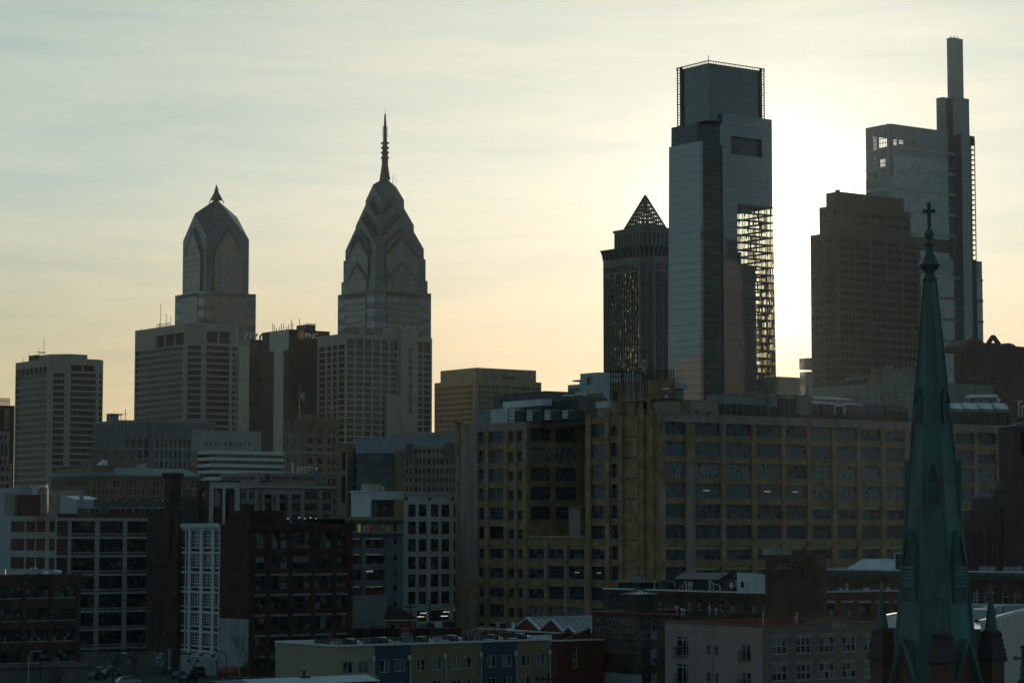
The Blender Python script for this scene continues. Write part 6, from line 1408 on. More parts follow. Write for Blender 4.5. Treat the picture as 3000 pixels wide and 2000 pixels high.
mb = MB(); zt = FRM.z(1433); mb.wall(FRM.left, 0, FRM.wl, 0, zt, [(FRM.wl * .05, FRM.wl * .17, 0, FRM.z(1448)), (FRM.wl * .27, FRM.wl * .88, 0, FRM.z(1450))], 1.2); mb.wall(Face((1.2, FRM.wl), (0, -1)), 0, FRM.wl, FRM.z(1448), zt, []); mb.quad((0, 0, zt), (1.2, 0, zt), (1.2, FRM.wl, zt), (0, FRM.wl, zt)); mb.build('frame', [m_ypk], FRM.o)
GB = Bld('grey_blue_gabled_hall', 'blue grey metal hall with a shallow gable seen through the concrete frame', 225, 700, 150, 250, py=1460)
mb = MB(); gable(mb, GB.left, [(0, 0), (GB.wl, 0), (GB.wl, GB.z(1462)), (GB.wl * .5, GB.z(1450)), (0, GB.z(1458))], 0, 8); mb.build('cladding', [m_bm], GB.o)
mb = MB(); [mb.fbox(GB.left, GB.wl * f, GB.wl * f + 1.2, GB.z(p + 7), GB.z(p), -.05, -.004) for f, p in ((.05, 1469), (.05, 1480))]; mb.build('window', [g_dark], GB.o)
DG = Bld('dark_green_shed', 'long dark green metal shed with small bright rooflights, left of the brick chimney', 520, 600, 249, 530, py=1470, wl=46)
mb = MB(); zt = DG.z(1454); mb.fbox(DG.left, 0, 46, 0, zt, 0, 9); [mb.fbox(DG.left, u, u + .1, 0, zt - .2, -.06, -.004) for u in [x * 2.3 for x in range(20)]]; mb.build('cladding', [M('dark green cladding', (.028, .042, .04), .6, var=.2)], DG.o)
for px, py in ((317, 1462), (340, 1460), (367, 1465), (404, 1461), (458, 1463), (476, 1463)):
    mb = MB(); u = 46 - DG.b(px, 1460); mb.fbox(DG.left, u, u + .5, DG.z(py + 4, 0, 46 - u), DG.z(py, 0, 46 - u), -.1, -.01); mb.build('wall_light', [m_white], DG.o)
# low brick building bottom left
LB = Bld('low_brick_loft', 'low red brown brick loft with wide paired windows in the bottom left corner', -150, 415, -160, 236, py=1800, wl=14)
ztL = LB.z(1683, LB.wr * .7); m_lb = brick('plum brick', (.10, .045, .042), (.08, .037, .035), (.09, .07, .07), var=.4)
lz = lambda zy: LB.z(1350 + zy * .4145, LB.a(100)); rows = [(lz(965), lz(880)), (lz(1125), lz(1040)), (lz(1272), lz(1185)), (lz(1420), lz(1335))]
cols = [(LB.a(p0, 1800), LB.a(p1, 1800)) for p0, p1 in ((-85, -20), (2, 62), (80, 142), (156, 219))]
mb = MB(); mb.wall(LB.front, 0, LB.wr, 0, ztL, [(a, b, c_, d) for a, b in cols for c_, d in rows], .35); mb.wall(Face((LB.wr, 0), (0, 1)), 0, 14, 0, ztL, []); mb.quad((0, 0, ztL - .4), (LB.wr, 0, ztL - .4), (LB.wr, 14, ztL - .4), (0, 14, ztL - .4), 1); mb.wall(Face((LB.wr, 14), (-1, 0)), 0, LB.wr, 0, ztL, [])
for a, b in zip([c_[1] for c_ in cols], [c_[0] for c_ in cols[1:]] + [LB.wr]): mb.fbox(LB.front, a + .15, b - .15, 0, ztL - .7, -.2, -.004)
mb.fbox(LB.front, 0, LB.wr + .1, ztL - .5, ztL + .1, -.3, .4); mb.build('wall', [m_lb, m_roof], LB.o)
WK['loft'] = dict(nx=6, ny=3, bar=.05, fr=.1, t=.12, wide=3, mats=[m_dark, g_room, g_blind], pick=lambda r, i, j, a, b: 2 if r.random() < .12 else 1, tilt=.01)
rowwin(LB, LB.front, cols, rows, 'loft', .25, 4)
for a, b in cols:
    for c_, d in rows: mb = MB(); mb.fbox(LB.front, a - .1, b + .1, c_ - .15, c_ - .006, -.15, -.006); mb.build('window_sill', [m_conc], LB.o)
for k, (px, h_, w_) in enumerate(((5, 1.0, 1.4), (48, .5, 2.6), (92, 1.2, .4), (104, 1.3, .4), (134, .5, .9), (170, .7, 1.1))):
    x = LB.a(px, 1670, 3); o = thing('roof_vent', ('grey box vent at the left end of the low loft roof', 'long flat vent on the low loft roof', 'thin pipe vent left of its twin on the low loft roof', 'thin pipe vent right of its twin on the low loft roof', 'small domed vent on the low loft roof', 'round vent nearest the right end of the low loft roof')[k], 'vent', LB.N + LB.R * x + LB.L * 3 + Vector((0, 0, ztL - .4))); mb = MB()
    mb.box(-w_ / 2, w_ / 2, -.4, .4, 0, h_ + .4) if w_ > 1.2 else mb.lathe([(w_ / 2, 0), (w_ / 2, h_), (w_ * .7, h_ + .1), (w_ * .3, h_ + .5)], 10); mb.build('casing', [m_steel], o)
# brick block with white windows, red loft front
WR = Bld('red_brick_loft', 'dark red brick loft with stone lintels in front and white framed side windows', 730, 480, 514, 1033, py=1680)
ztW2 = WR.z(1535); wz = lambda zy: WR.z(1350 + zy * .4147); wa = lambda zx: WR.a(500 + zx * .4147)
m_red = brick('deep red brick', (.095, .03, .022), (.075, .025, .02), (.07, .05, .045), var=.45)
rows = [(wz(620), wz(500)), (wz(765), wz(670)), (wz(910), wz(812)), (wz(1055), wz(955)), (wz(1200), wz(1100)), (wz(1345), wz(1245)), (wz(1490), wz(1392))]
cols = [(wa(598), wa(668)), (wa(710), wa(765)), (wa(775), wa(828)), (wa(866), wa(986)), (wa(1022), wa(1138)), (wa(1175), wa(1245))]
op = [(a, b, c_, d) for a, b in cols for c_, d in rows]
Fw = WR.left; wu = lambda zx: WR.U(500 + zx * .4147, 1680); wlz = lambda zy, zx: WR.z(1350 + zy * .4147, 0, WR.wl - wu(zx))
WR.wl_ = WR.wl; lcols = [(wu(52), wu(90)), (wu(112), wu(126)), (wu(147), wu(208)), (wu(230), wu(290)), (wu(312), wu(344))]
lrows = [(wlz(610, 200), wlz(492, 200)), (wlz(748, 200), wlz(657, 200)), (wlz(888, 200), wlz(797, 200)), (wlz(1025, 200), wlz(935, 200)), (wlz(1163, 200), wlz(1075, 200)), (wlz(1302, 200), wlz(1213, 200)), (wlz(1375, 200), wlz(1350, 200))]
lop = [(a, b, c_, d) for a, b in lcols for c_, d in lrows]
mb = MB(); mb.wall(WR.front, 0, WR.wr, 0, ztW2, op, .3); mb.wall(Fw, 0, WR.wl, 0, ztW2, lop, .3); mb.wall(Face((WR.wr, 0), (0, 1)), 0, WR.wl, 0, ztW2, []); mb.quad((0, 0, ztW2 - .6), (WR.wr, 0, ztW2 - .6), (WR.wr, WR.wl, ztW2 - .6), (0, WR.wl, ztW2 - .6), 1); mb.wall(Face((WR.wr, WR.wl), (-1, 0)), 0, WR.wr, 0, ztW2, [])
for a, b in zip([0] + [c_[1] for c_ in cols if c_ not in (cols[1],)], [c_[0] for c_ in cols if c_ != cols[2]] + [WR.wr]): mb.fbox(WR.front, a + (.25 if a else 0), b - .25 if b < WR.wr else b, 0, wz(640), -.18, -.004)
mb.fbox(WR.front, -.2, WR.wr + .3, ztW2 - .7, ztW2 + .15, -.45, .3); mb.fbox(WR.front, -.1, WR.wr + .2, ztW2 - 1.3, ztW2 - .7, -.25, -.004); [mb.fbox(WR.front, u, u + .25, ztW2 - 1.25, ztW2 - .75, -.4, -.26) for u in [x * .6 for x in range(int(WR.wr / .6))]]
mb.build('wall', [m_red, m_roof], WR.o)
m_slin = M('stone lintel', (.24, .22, .22), var=.2)
WK['red2'] = dict(nx=1.35, ny=2, bar=.07, fr=.12, t=.14, mats=[m_dark, g_room, g_blind], pick=lambda r, i, j, a, b: 2 if r.random() < .14 else 1, tilt=.01)
rowwin(WR, WR.front, cols, rows, 'red2', .2, 5)
mb = MB()
for a, b in ((cols[0][0], cols[0][1]), (cols[1][0], cols[2][1]), cols[3], cols[4], cols[5]):
    for c_, d in rows[2:]: mb = MB(); mb.fbox(WR.front, a - .1, b + .1, d + .02, d + .45, -.1, -.004); mb.build('stone_lintel', [m_slin], WR.o)
mb = MB(); mb.fbox(WR.front, -.1, WR.wr + .2, wz(634), wz(626), -.3, -.005); [mb.lathe([(.02, 0), (.55, .02), (.5, .2), (.02, .3)], 10) for _ in ()]
for zx in (637, 773, 928, 1083, 1213): u = wa(zx); mb.poly([WR.front.p(u + .7 * math.cos(t * .5236), wz(650) + .6 * math.sin(t * .5236), -.22) for t in range(12)])
mb.build('belt_course', [m_dbk], WR.o)
WK['wsash'] = dict(nx=3, ny=4, bar=.14, fr=.13, t=.14, mats=[m_whp, g_room, g_st1], pick=lambda r, i, j, a, b: 1 if r.random() < .6 else 2)
WK['wsash1'] = dict(nx=1, ny=4, bar=.08, fr=.13, t=.14, mats=[m_whp, g_room])
WK['wsash2'] = dict(nx=2, ny=4, bar=.14, fr=.13, t=.14, mats=[m_whp, g_room])
for k, c_ in enumerate(lcols): rowwin(WR, Fw, [c_], lrows, ('wsash2', 'wsash1', 'wsash', 'wsash', 'wsash2')[k], .15)
mb = MB()
for zx0, zx1 in ((96, 111), (127, 146), (209, 229), (291, 311), (345, 350)): mb.fbox(Fw, wu(zx0) if zx0 != 96 else wu(106), wu(zx1), WR.z(1925), wlz(455, 200), -.2, -.004)
for c_, d in lrows: mb.fbox(Fw, wu(42), wu(346), d + .12, d + .55, -.15, -.006); mb.fbox(Fw, wu(50), wu(346), c_ - .22, c_ - .02, -.1, -.006)
mb.fbox(Fw, wu(40), wu(348), wlz(470, 200), wlz(448, 200), -.5, -.004); [mb.fbox(Fw, wu(45 + 8 * k), wu(48 + 8 * k), wlz(447, 200), wlz(440, 200), -.45, .1) for k in range(37)]
mb.build('white_piers', [m_whp], WR.o)
mb = MB(); mb.fbox(Fw, wu(338), WR.wl - .02, 0, wlz(1112, 440), -.06, -.004); mb.fbox(Fw, 0, wu(338), 0, wlz(1385, 200), -.3, -.21); mb.fbox(Fw, 0, wu(50) - .1, 0, wlz(1320, 30), -1.5, -.31); mb.build('whitewashed_base', [m_gryb], WR.o)
mb = MB(); mb.fbox(Fw, wu(395), WR.wl, ztW2 - .61, wlz(392, 500), .02, 5); mb.fbox(Fw, wu(458), WR.wl, ztW2 - .6, wlz(348, 500), .3, 8); mb.fbox(WR.front, 0, wa(690), ztW2 - .6, WR.z(1495), .02, 6) ; mb.fbox(WR.front, wa(688), wa(780), ztW2 - .6, WR.z(1524), .5, 4); mb.build('stair_penthouse', [m_red], WR.o)
mb = MB(); mb.fbox(WR.front, wa(555), wa(618), WR.z(1495), WR.z(1475), 2, 4); mb.fbox(WR.front, wa(553), wa(622), WR.z(1480), WR.z(1475), 1.8, 4.2); mb.build('chimney_cap', [m_dbk], WR.o)
m_gold = emit('terrace bulb', (1, .72, .3), 1.6)
mb = MB()
for k in range(8): u = wa(690 + 68 * k); mb.tube(WR.front.p(u, ztW2 + .1, 2), WR.front.p(u, ztW2 + 1.2, 2), .05, 4); mb.tube(WR.front.p(u, ztW2 + 1.15, 2), WR.front.p(min(WR.wr, u + 4), ztW2 + 1.15, 2), .03, 4)
for k in range(9): u = wa(700 + 40 * k); mb.fbox(WR.front, u, u + (.6, 1.2, .9)[k % 3], ztW2 - .5, ztW2 + (.7, 1.0, .5)[k % 3], 2.5 + k % 3, 3.4 + k % 3)
mb.build('terrace_furniture', [m_dark], WR.o)
for k, zx in enumerate((880, 960, 1000, 1040, 1080)):
    mb = MB(); c_ = WR.front.p(wa(zx), ztW2 + 1.2 + .2 * (k % 2), 3); mb.lathe([(.01, c_.z - .1), (.1, c_.z), (.01, c_.z + .1)], 6, c_.x, c_.y); mb.build('terrace_bulb', [m_gold], WR.o)
# blank dark wall building with the big chimney
DW = Bld('blank_brick_block', 'blank dark brick wall block between gridded loft and white window block', 520, 502, 430, 545, py=1700)
mb = MB(); zt = DW.z(1496, 0, DW.wl * .7); mb.prism([(0, DW.wl), (0, 0), (DW.wr, 0), (DW.wr, DW.wl)], 0, zt, 0, 1); mb.build('wall', [m_dbk, m_roof], DW.o)
CH = thing('brick_chimney', 'tall square soot black brick chimney with a corbelled cap', 'chimney', DW.N + DW.R * 1.0 + DW.L * 3.5 + Vector((0, 0, zt)), GA)
Yc = CH.location.y; hC = Zat(1385, Yc) - zt; mb = MB(); mb.loft([(-1.35, -1.35), (1.35, -1.35), (1.35, 1.35), (-1.35, 1.35)], -8, sq(1.25), hC - 1.2)
CH.location.x = kx(506, 1430) * Yc
mb.build('shaft', [m_dbk], CH); mb = MB(); mb.loft(sq(1.3), hC - 1.2, sq(1.62), hC - .7); mb.prism(sq(1.7), hC - .7, hC); mb.build('cap', [m_dbk], CH)
# arched concrete frame of a lost water tank
AR = Bld('arched_tank_frame', 'ruined white and brown concrete frame with round arches standing on the loft roof', 613, 515, 574, 703, py=1450)
zA0, zA1 = WR.z(1560), AR.z(1411); m_brn = M('stained brown concrete', (.085, .065, .04), var=.5, streak=.6); m_wc = M('flaking white concrete', (.40, .42, .42), var=.25, streak=.5)
pw = AR.a(625, 1450); mb = MB(); xa, xb = pw, AR.wr - 1.3; xm = (xa + xb) / 2
mb.wall(AR.front, 0, AR.wr, zA0, zA1, [(xa, xm - .35, zA0, AR.z(1429)), (xm + .35, xb, zA0, AR.z(1429))], 1.0, 0, 1)
for a, b in ((xa, xm - .35), (xm + .35, xb)): archfill(mb, AR.front, a, b, AR.z(1429), .003, .9, 1)
mb.build('front_arches', [m_wc, m_brn], AR.o)
mb = MB(); L2 = AR.wl; ya, yb = 1.0, L2 - .9; mb.wall(AR.left, 0, L2, zA0, zA1, [(.9, L2 - 1.0, zA0, AR.z(1428))], 1.0); archfill(mb, AR.left, .9, L2 - 1.0, AR.z(1428), .003, .9)
Fbk = Face((0, L2 + .001), (1, 0)); mb.wall(Fbk, 0, AR.wr, zA0, zA1, [(1, xm - .6, zA0, AR.z(1429)), (xm + .6, AR.wr - 1, zA0, AR.z(1429))], 1.0)
for a, b in ((1, xm - .6), (xm + .6, AR.wr - 1)): archfill(mb, Fbk, a, b, AR.z(1429), .003, .9)
mb.wall(Face((AR.wr, 0), (0, 1)), 0, L2, zA0, zA1, [(1, L2 - 1, zA0, AR.z(1428))], -1.0); mb.build('side_arches', [m_brn], AR.o)
mb = MB(); mb.box(-.1, AR.wr + .1, -.1, L2 + .1, zA1 + .003, zA1 + .35); mb.build('top_slab', [m_brn], AR.o); mb = MB(); mb.box(.5, AR.wr - .5, L2 - .8, L2 + .6, zA0, AR.z(1484)); mb.build('low_wall', [m_brn], AR.o)
# yellow and blue loft, white loft
YB = Bld('grey_blue_loft', 'grey blue loft with a yellow attic, teal cornices and orange lit windows', 1010, 520, 980, 1180, py=1600, wl=20)
m_att = M('ochre attic paint', (.34, .25, .12), var=.15); m_tc = M('teal cornice paint', (.03, .10, .11), .6); m_gb = M('grey blue paint', (.17, .205, .225), var=.15, streak=.35)
yz = lambda zy: YB.z(1250 + zy * .3953); ya_ = lambda zx: YB.a(1000 + zx * .3953); YB_top = yz(665)
rows = [(yz(895), yz(822)), (yz(1015), yz(940)), (yz(1135), yz(1060)), (yz(1243), yz(1180))]; ocols = [(ya_(c0), ya_(c1)) for c0, c1 in ((85, 112), (122, 148), (184, 209), (223, 247), (261, 285), (300, 323))]
bcols = [(ya_(30), ya_(150)), (ya_(182), ya_(323))]; sc_ = (ya_(388), ya_(413))
op = [(a, b, yz(778), yz(717)) for a, b in ocols] + [(a, b, c_, d) for a, b in bcols for c_, d in rows] + [(sc_[0], sc_[1], yz(p1), yz(p0)) for p0, p1 in ((717, 770), (822, 868), (940, 990), (1058, 1105), (1178, 1222), (1296, 1340))]
mb = MB(); mb.wall(YB.front, 0, YB.wr, 0, yz(797), op, .35, 0); mb.wall(YB.front, 0, YB.wr, yz(797), YB_top, op, .35, 1); mb.wall(Face((YB.wr, 0), (0, 1)), 0, 20, 0, YB_top, []); mb.quad((0, 0, YB_top - .4), (YB.wr, 0, YB_top - .4), (YB.wr, 20, YB_top - .4), (0, 20, YB_top - .4), 2); mb.wall(Face((YB.wr, 20), (-1, 0)), 0, YB.wr, 0, YB_top, [])
mb.build('wall', [m_gb, m_att, m_roof], YB.o)
mb = MB(); mb.fbox(YB.front, 0, ya_(452), yz(806), yz(788), -.4, -.004); mb.fbox(YB.front, 0, ya_(456), yz(708), yz(690), -.5, -.004); mb.build('cornice', [m_tc], YB.o)
mb = MB(); [mb.fbox(YB.front, ya_(c0), ya_(c0 + 15), yz(775), yz(735), -.1, -.004) for c0 in (163, 334)]; mb.build('pilaster', [m_whp], YB.o)
g_or = emit('curtained lit window', (.6, .14, .05), .07); g_or2 = emit('bright lit window', (.75, .65, .35), .11); g_lr = emit('dim red lit room', (.10, .02, .012), .025)
WK['orange'] = dict(nx=2, ny=2, bar=.06, fr=.08, t=.1, mats=[m_white, g_or, g_lr, g_or2], pick=lambda r, i, j, a, b: 1 if r.random() < .6 else 2)
WK['brightw'] = dict(nx=2, ny=2, bar=.06, fr=.08, t=.1, mats=[m_white, g_or2])
for k, (a, b) in enumerate(ocols): win(YB, YB.front, a, yz(778), b - a, yz(717) - yz(778), 'brightw' if k == 1 else 'orange', .2, nvar=3)
WK['dimr'] = dict(nx=1.1, ny=2, bar=.05, fr=.08, t=.1, mats=[m_dark, g_room, g_lr], pick=lambda r, i, j, a, b: 2 if r.random() < .3 else 1)
for (a, b) in bcols:
    for c_, d in rows: win(YB, YB.front, a, c_, b - a, d - c_, 'dimr', .25, nvar=3)
for o_ in op[-6:]: win(YB, YB.front, o_[0], o_[2], o_[1] - o_[0], o_[3] - o_[2], 'punch', .2)
for (a, b) in bcols:
    for k, (c_, d) in enumerate(rows): mb = MB(); mb.fbox(YB.front, a + .2, a + (b - a) * (.9 if k != 2 else .4), d - (.22 if k != 2 else .5), d - .12, .1, .2); mb.build('strip_lamp', [emit('warm strip', (.7, .66, .42), .16)], YB.o) if k != 0 else mb.build('strip_lamp', [emit('pale strip', (.5, .6, .5), .12)], YB.o)
mb = MB(); mb.fbox(YB.front, 0, ya_(328), 0, yz(1252), -.5, -.01); mb.build('blank_base', [m_gryb], YB.o)
def graffiti(B, F_, u0, u1, z0, z1, c, c2, n, label):
    mb = MB(); W = (u1 - u0) / n
    for k in range(n):
        cx_, cz_ = u0 + W * (k + .5), (z0 + z1) / 2; r = W * .55
        for (s_, d, m_) in ((1.15, -.515, 1), (.95, -.52, 0), (.5, -.525, 1), (.3, -.53, 0)): mb.poly([F_.p(cx_ + s_ * r * math.cos(t * .5236) * (1 + .2 * math.sin(3 * t + k)), cz_ + s_ * (z1 - z0) * .5 * math.sin(t * .5236), d) for t in range(12)], m_)
    mb.build('graffiti', [c, c2], B.o)
graffiti(YB, YB.front, YB.a(1033, 1840), YB.a(1069, 1840), YB.z(1850), YB.z(1833), M('red spray paint', (.30, .04, .05)), m_whp, 3, ''); graffiti(YB, YB.front, YB.a(1076, 1840), YB.a(1115, 1840), YB.z(1852), YB.z(1833), m_black, m_whp, 4, '')
YU = Bld('white_stucco_penthouse', 'white stucco roof block with an ochre side wall on the grey blue loft', 1086, 533, 1042, 1180, py=1480, wl=8)
YU.o.location.z = YB_top - .4; q0 = YB_top - .4; mb = MB(); zt = YU.z(1437) - q0; mb.wall(YU.left, 0, 8, 0, zt, []); mb.wall(YU.front, 0, YU.wr, 0, zt, []); mb.quad((0, 0, zt), (YU.wr, 0, zt), (YU.wr, 8, zt), (0, 8, zt)); mb.wall(Face((0, 8), (1, 0)), 0, YU.wr, 0, zt, []); mb.wall(Face((YU.wr, 0), (0, 1)), 0, 8, 0, zt, []); mb.fbox(YU.left, -.3, 8.2, zt - .25, zt + .1, -.25, 0); mb.build('wall', [m_white], YU.o)
mb = MB(); mb.fbox(YU.front, YU.a(1140), YU.wr, 0, YU.z(1461) - q0, -.3, -.004); mb.build('ochre_wall', [m_att], YU.o)
mb = MB(); mb.fbox(YU.front, .3, YU.a(1140) - .05, 0, YU.z(1463) - q0, -2, -.004); mb.build('dark_lean_to', [m_dark], YU.o); mb = MB(); [mb.fbox(YU.front, YU.a(p, 1480, -2), YU.a(p + 6, 1480, -2), YU.z(1497) - q0, YU.z(1483) - q0, -2.06, -2.004) for p in (1098, 1122)]; mb.build('window', [g_blind], YU.o)
mb = MB(); mb.box(YU.a(1076, 1430, 4), YU.a(1117, 1430, 4), 4, 6.5, zt, YU.z(1415) - q0); mb.build('chimney_block', [m_conc], YU.o)
mb = MB(); x = YU.a(1122, 1430, 4); mb.lathe([(.25, zt), (.25, zt + .6), (.45, zt + .7), (.15, zt + 1.1)], 10, x, 4); mb.build('roof_ventilator', [m_steel], YU.o)
WT = Bld('white_loft', 'white painted loft with big square gridded windows and round ornaments, left of the yellow factory', 1180, 540, 1150, 1345, py=1600, wl=20)
tz = lambda zy: WT.z(1250 + zy * .3953); ta = lambda zx: WT.a(1000 + zx * .3953); ztT = tz(487)
cols = [(ta(a), ta(b)) for a, b in ((495, 553), (574, 632), (663, 722), (742, 802), (832, 890))]; rows = [(tz(663), tz(571)), (tz(793), tz(700)), (tz(923), tz(830)), (tz(1054), tz(961)), (tz(1187), tz(1092)), (tz(1315), tz(1221))]
gcol = [(ta(560), ta(633)), (ta(662), ta(804)), (ta(832), ta(890))]
op = [(a, b, c_, d) for a, b in cols for c_, d in rows] + [(a, b, tz(1442), tz(1364)) for a, b in gcol]
mb = MB(); mb.wall(WT.front, 0, WT.wr, 0, ztT, op, .35); mb.wall(WT.left, 0, 20, 0, ztT, []); mb.quad((0, 0, ztT - .3), (WT.wr, 0, ztT - .3), (WT.wr, 20, ztT - .3), (0, 20, ztT - .3)); mb.wall(Face((WT.wr, 0), (0, 1)), 0, 20, 0, ztT, []); mb.wall(Face((WT.wr, 20), (-1, 0)), 0, WT.wr, 0, ztT, [])
mb.fbox(WT.front, -.1, WT.wr, tz(494), tz(484), -.35, -.004); mb.fbox(WT.front, 0, WT.wr, tz(512), tz(508), -.1, -.004)
for a, b in ((0, ta(488)), (ta(640), ta(655)), (ta(809), ta(825))): mb.fbox(WT.front, a, b, tz(1340), tz(548), -.14, -.004)
for c_, d in rows: mb.fbox(WT.front, ta(488), WT.wr, c_ - .28, c_ - .04, -.09, -.005)
m_wloft = M('white loft paint', (.50, .55, .60), .7, var=.1, streak=.2); mb.build('wall', [m_wloft], WT.o)
WK['wl'] = dict(nx=4, ny=3, bar=.05, fr=.08, t=.1, mats=[m_dark, g_room, g_st2], pick=lambda r, i, j, a, b: 2 if (j > 0 and r.random() < .3) else 1, tilt=.01)
rowwin(WT, WT.front, cols, rows, 'wl', .25, 5)
mb = MB(); [mb.poly([WT.front.p(ta(zx) + .45 * math.cos(t * .5236), tz(529) + .45 * math.sin(t * .5236), -.15) for t in range(12)]) for zx in (478, 652, 822)]; mb.build('round_ornament', [m_tc], WT.o)
for a, b in gcol: mb = MB(); mb.quad(WT.front.p(a, tz(1442), .34), WT.front.p(b, tz(1442), .34), WT.front.p(b, tz(1364), .34), WT.front.p(a, tz(1364), .34)); [mb.fbox(WT.front, a + (b - a) * k / 4 - .04, a + (b - a) * k / 4 + .04, tz(1442), tz(1364), .2, .33, 1) for k in (1, 2, 3)]; mb.build('shop_window', [g_dark, m_dark], WT.o)
for zx, zy, c_ in ((612, 1382, litw), (594, 1408, lit), (785, 1377, lit), (767, 1407, litw), (843, 1363, lit)): mb = MB(); mb.fbox(WT.front, ta(zx) - .9, ta(zx) + .9, tz(zy) - .07, tz(zy) + .07, .1, .2); mb.build('tube_lamp', [c_], WT.o)
# rail viaduct with signal house, poles
VD = thing('stone_rail_viaduct', 'long low brown stone viaduct wall below the white loft', 'viaduct', (0, 0, 0)); Yv = 505; zv = Zat(1846, Yv); x0, x1 = kx(1035) * Yv, kx(1350) * Yv; mb = MB(); mb.box(x0, x1, Yv, Yv + 12, 0, zv); mb.box(x0, x1, Yv - .2, Yv + .3, zv + .003, zv + .4); [mb.box(x, x + .8, Yv - .3, Yv - .01, 0, zv) for x in [x0 + 4 * k for k in range(6)]]; mb.build('wall', [m_dbk], VD)
SH = Bld('hip_roof_signal_house', 'small tan signal house with a dark hipped roof standing on the viaduct', 1131, 507, 1120, 1215, py=1840, wl=5, ang=-.03)
SH.o.location.z = zv; mb = MB(); ze = SH.z(1815) - zv; ow = [(SH.a(1145), SH.a(1156), 0, SH.z(1830) - zv), (SH.a(1169), SH.a(1180), SH.z(1836) - zv, SH.z(1829) - zv), (SH.a(1193), SH.a(1204), SH.z(1836) - zv, SH.z(1829) - zv)]
mb.wall(SH.front, 0, SH.wr, 0, ze, ow, .2); mb.wall(SH.left, 0, 5, 0, ze, []); mb.wall(Face((SH.wr, 0), (0, 1)), 0, 5, 0, ze, []); mb.wall(Face((SH.wr, 5), (-1, 0)), 0, SH.wr, 0, ze, []); mb.build('wall', [M('tan stucco', (.24, .17, .09))], SH.o)
mb = MB(); rz = SH.z(1772) - zv; mb.add([(-.6, -.6, ze), (SH.wr + .6, -.6, ze), (SH.wr + .6, 5.6, ze), (-.6, 5.6, ze), (.2, 2.5, rz), (1.6, 2.5, rz)], [(0, 1, 5, 4), (1, 2, 5), (2, 3, 4, 5), (3, 0, 4), (0, 3, 2, 1)]); mb.build('roof', [M('dark slate', (.025, .022, .02))], SH.o)
mb = MB(); mb.box(-.65, SH.wr + .65, -.68, -.6, ze - .15, ze + .1); mb.build('gutter', [m_whp], SH.o)
mb = MB(); [mb.quad(SH.front.p(a, c_, .15), SH.front.p(b, c_, .15), SH.front.p(b, d, .15), SH.front.p(a, d, .15)) for a, b, c_, d in ow]; mb.build('openings', [m_void], SH.o)
BB = thing('red_billboard', 'red billboard with white lettering and a pale lower half beside the signal house', 'billboard', (kx(1192) * 502, 502, zv - 3)); hb = Zat(1833, 502) - zv + 3; wb = 32 * 502 / F
mb = MB(); mb.box(-wb / 2, wb / 2, 0, .15, hb - 1.35, hb); mb.box(-wb / 2, wb / 2, 0, .15, .9, hb - 1.352, 1); mb.build('panel', [M('billboard red', (.30, .02, .03), .5), M('billboard pale', (.35, .36, .42), .5)], BB)
mb = MB(); [mb.box(x, x + .12, .16, .28, 0, hb - .5) for x in (-wb * .35, wb * .3)]; mb.build('post', [m_dark], BB); fb = Face((-wb / 2, 0), (1, 0)); text('REDS and SOX.com', .4, m_whp, BB, fb, .1, hb - .62, -.03, fit=wb * .9)
mb = MB(); [mb.poly([fb.p(wb * (.18 + .2 * k) + .16 * math.cos(t * .7854), hb - 1.75 + .16 * math.sin(t * .7854), -.03) for t in range(8)], k % 2) for k in range(4)]; mb.build('printed_dots', [m_black, M('dot red', (.3, .03, .03))], BB)
def upole(px, pyt, Y, label, zb=0, arms=True):
    o = thing('utility_pole', label, 'utility pole', (kx(px) * Y, Y, zb)); h_ = Zat(pyt, Y) - zb; mb = MB(); mb.tube((0, 0, 0), (0, 0, h_), .17, 7, 0, .12); mb.build('pole', [m_dbk], o)
    if arms:
        mb = MB(); mb.box(-1.3, 1.3, -.08, .08, h_ - .7, h_ - .5); [mb.tube((x, 0, h_ - .5), (x, 0, h_ - .2), .05, 5) for x in (-1.2, -.5, .5, 1.2)]; mb.build('crossarm', [m_dbk], o)
        mb = MB(); mb.lathe([(.1, h_ - 2.2), (.28, h_ - 2.1), (.28, h_ - 1.2), (.1, h_ - 1.1)], 8, .35, 0); mb.build('transformer', [m_conc2], o)
    return o
upole(1203, 1768, 500, 'utility pole with a cross arm in front of the white loft', zv - 4); upole(1259, 1757, 500, 'plain utility pole in front of the white loft shop windows', zv - 4, False); upole(1319, 1815, 498, 'short dark post by the factory corner', zv - 4, False)
W_ = thing('overhead_wire', 'thin overhead wires sagging between the poles before the white loft', 'wire', (0, 0, 0)); mb = MB()
for dz, d2 in ((0, 0), (.6, 1.2), (-.8, -.4)):
    a, b = at(1140, 1772, 500), at(1340, 1785, 500); a.z += dz; b.z += d2; pts = [a.lerp(b, t / 8) - Vector((0, 0, 1.2 * (1 - (t / 4 - 1) ** 2))) for t in range(9)]; mb.path(pts, .035, 3)
mb.build('cable', [m_black], W_)
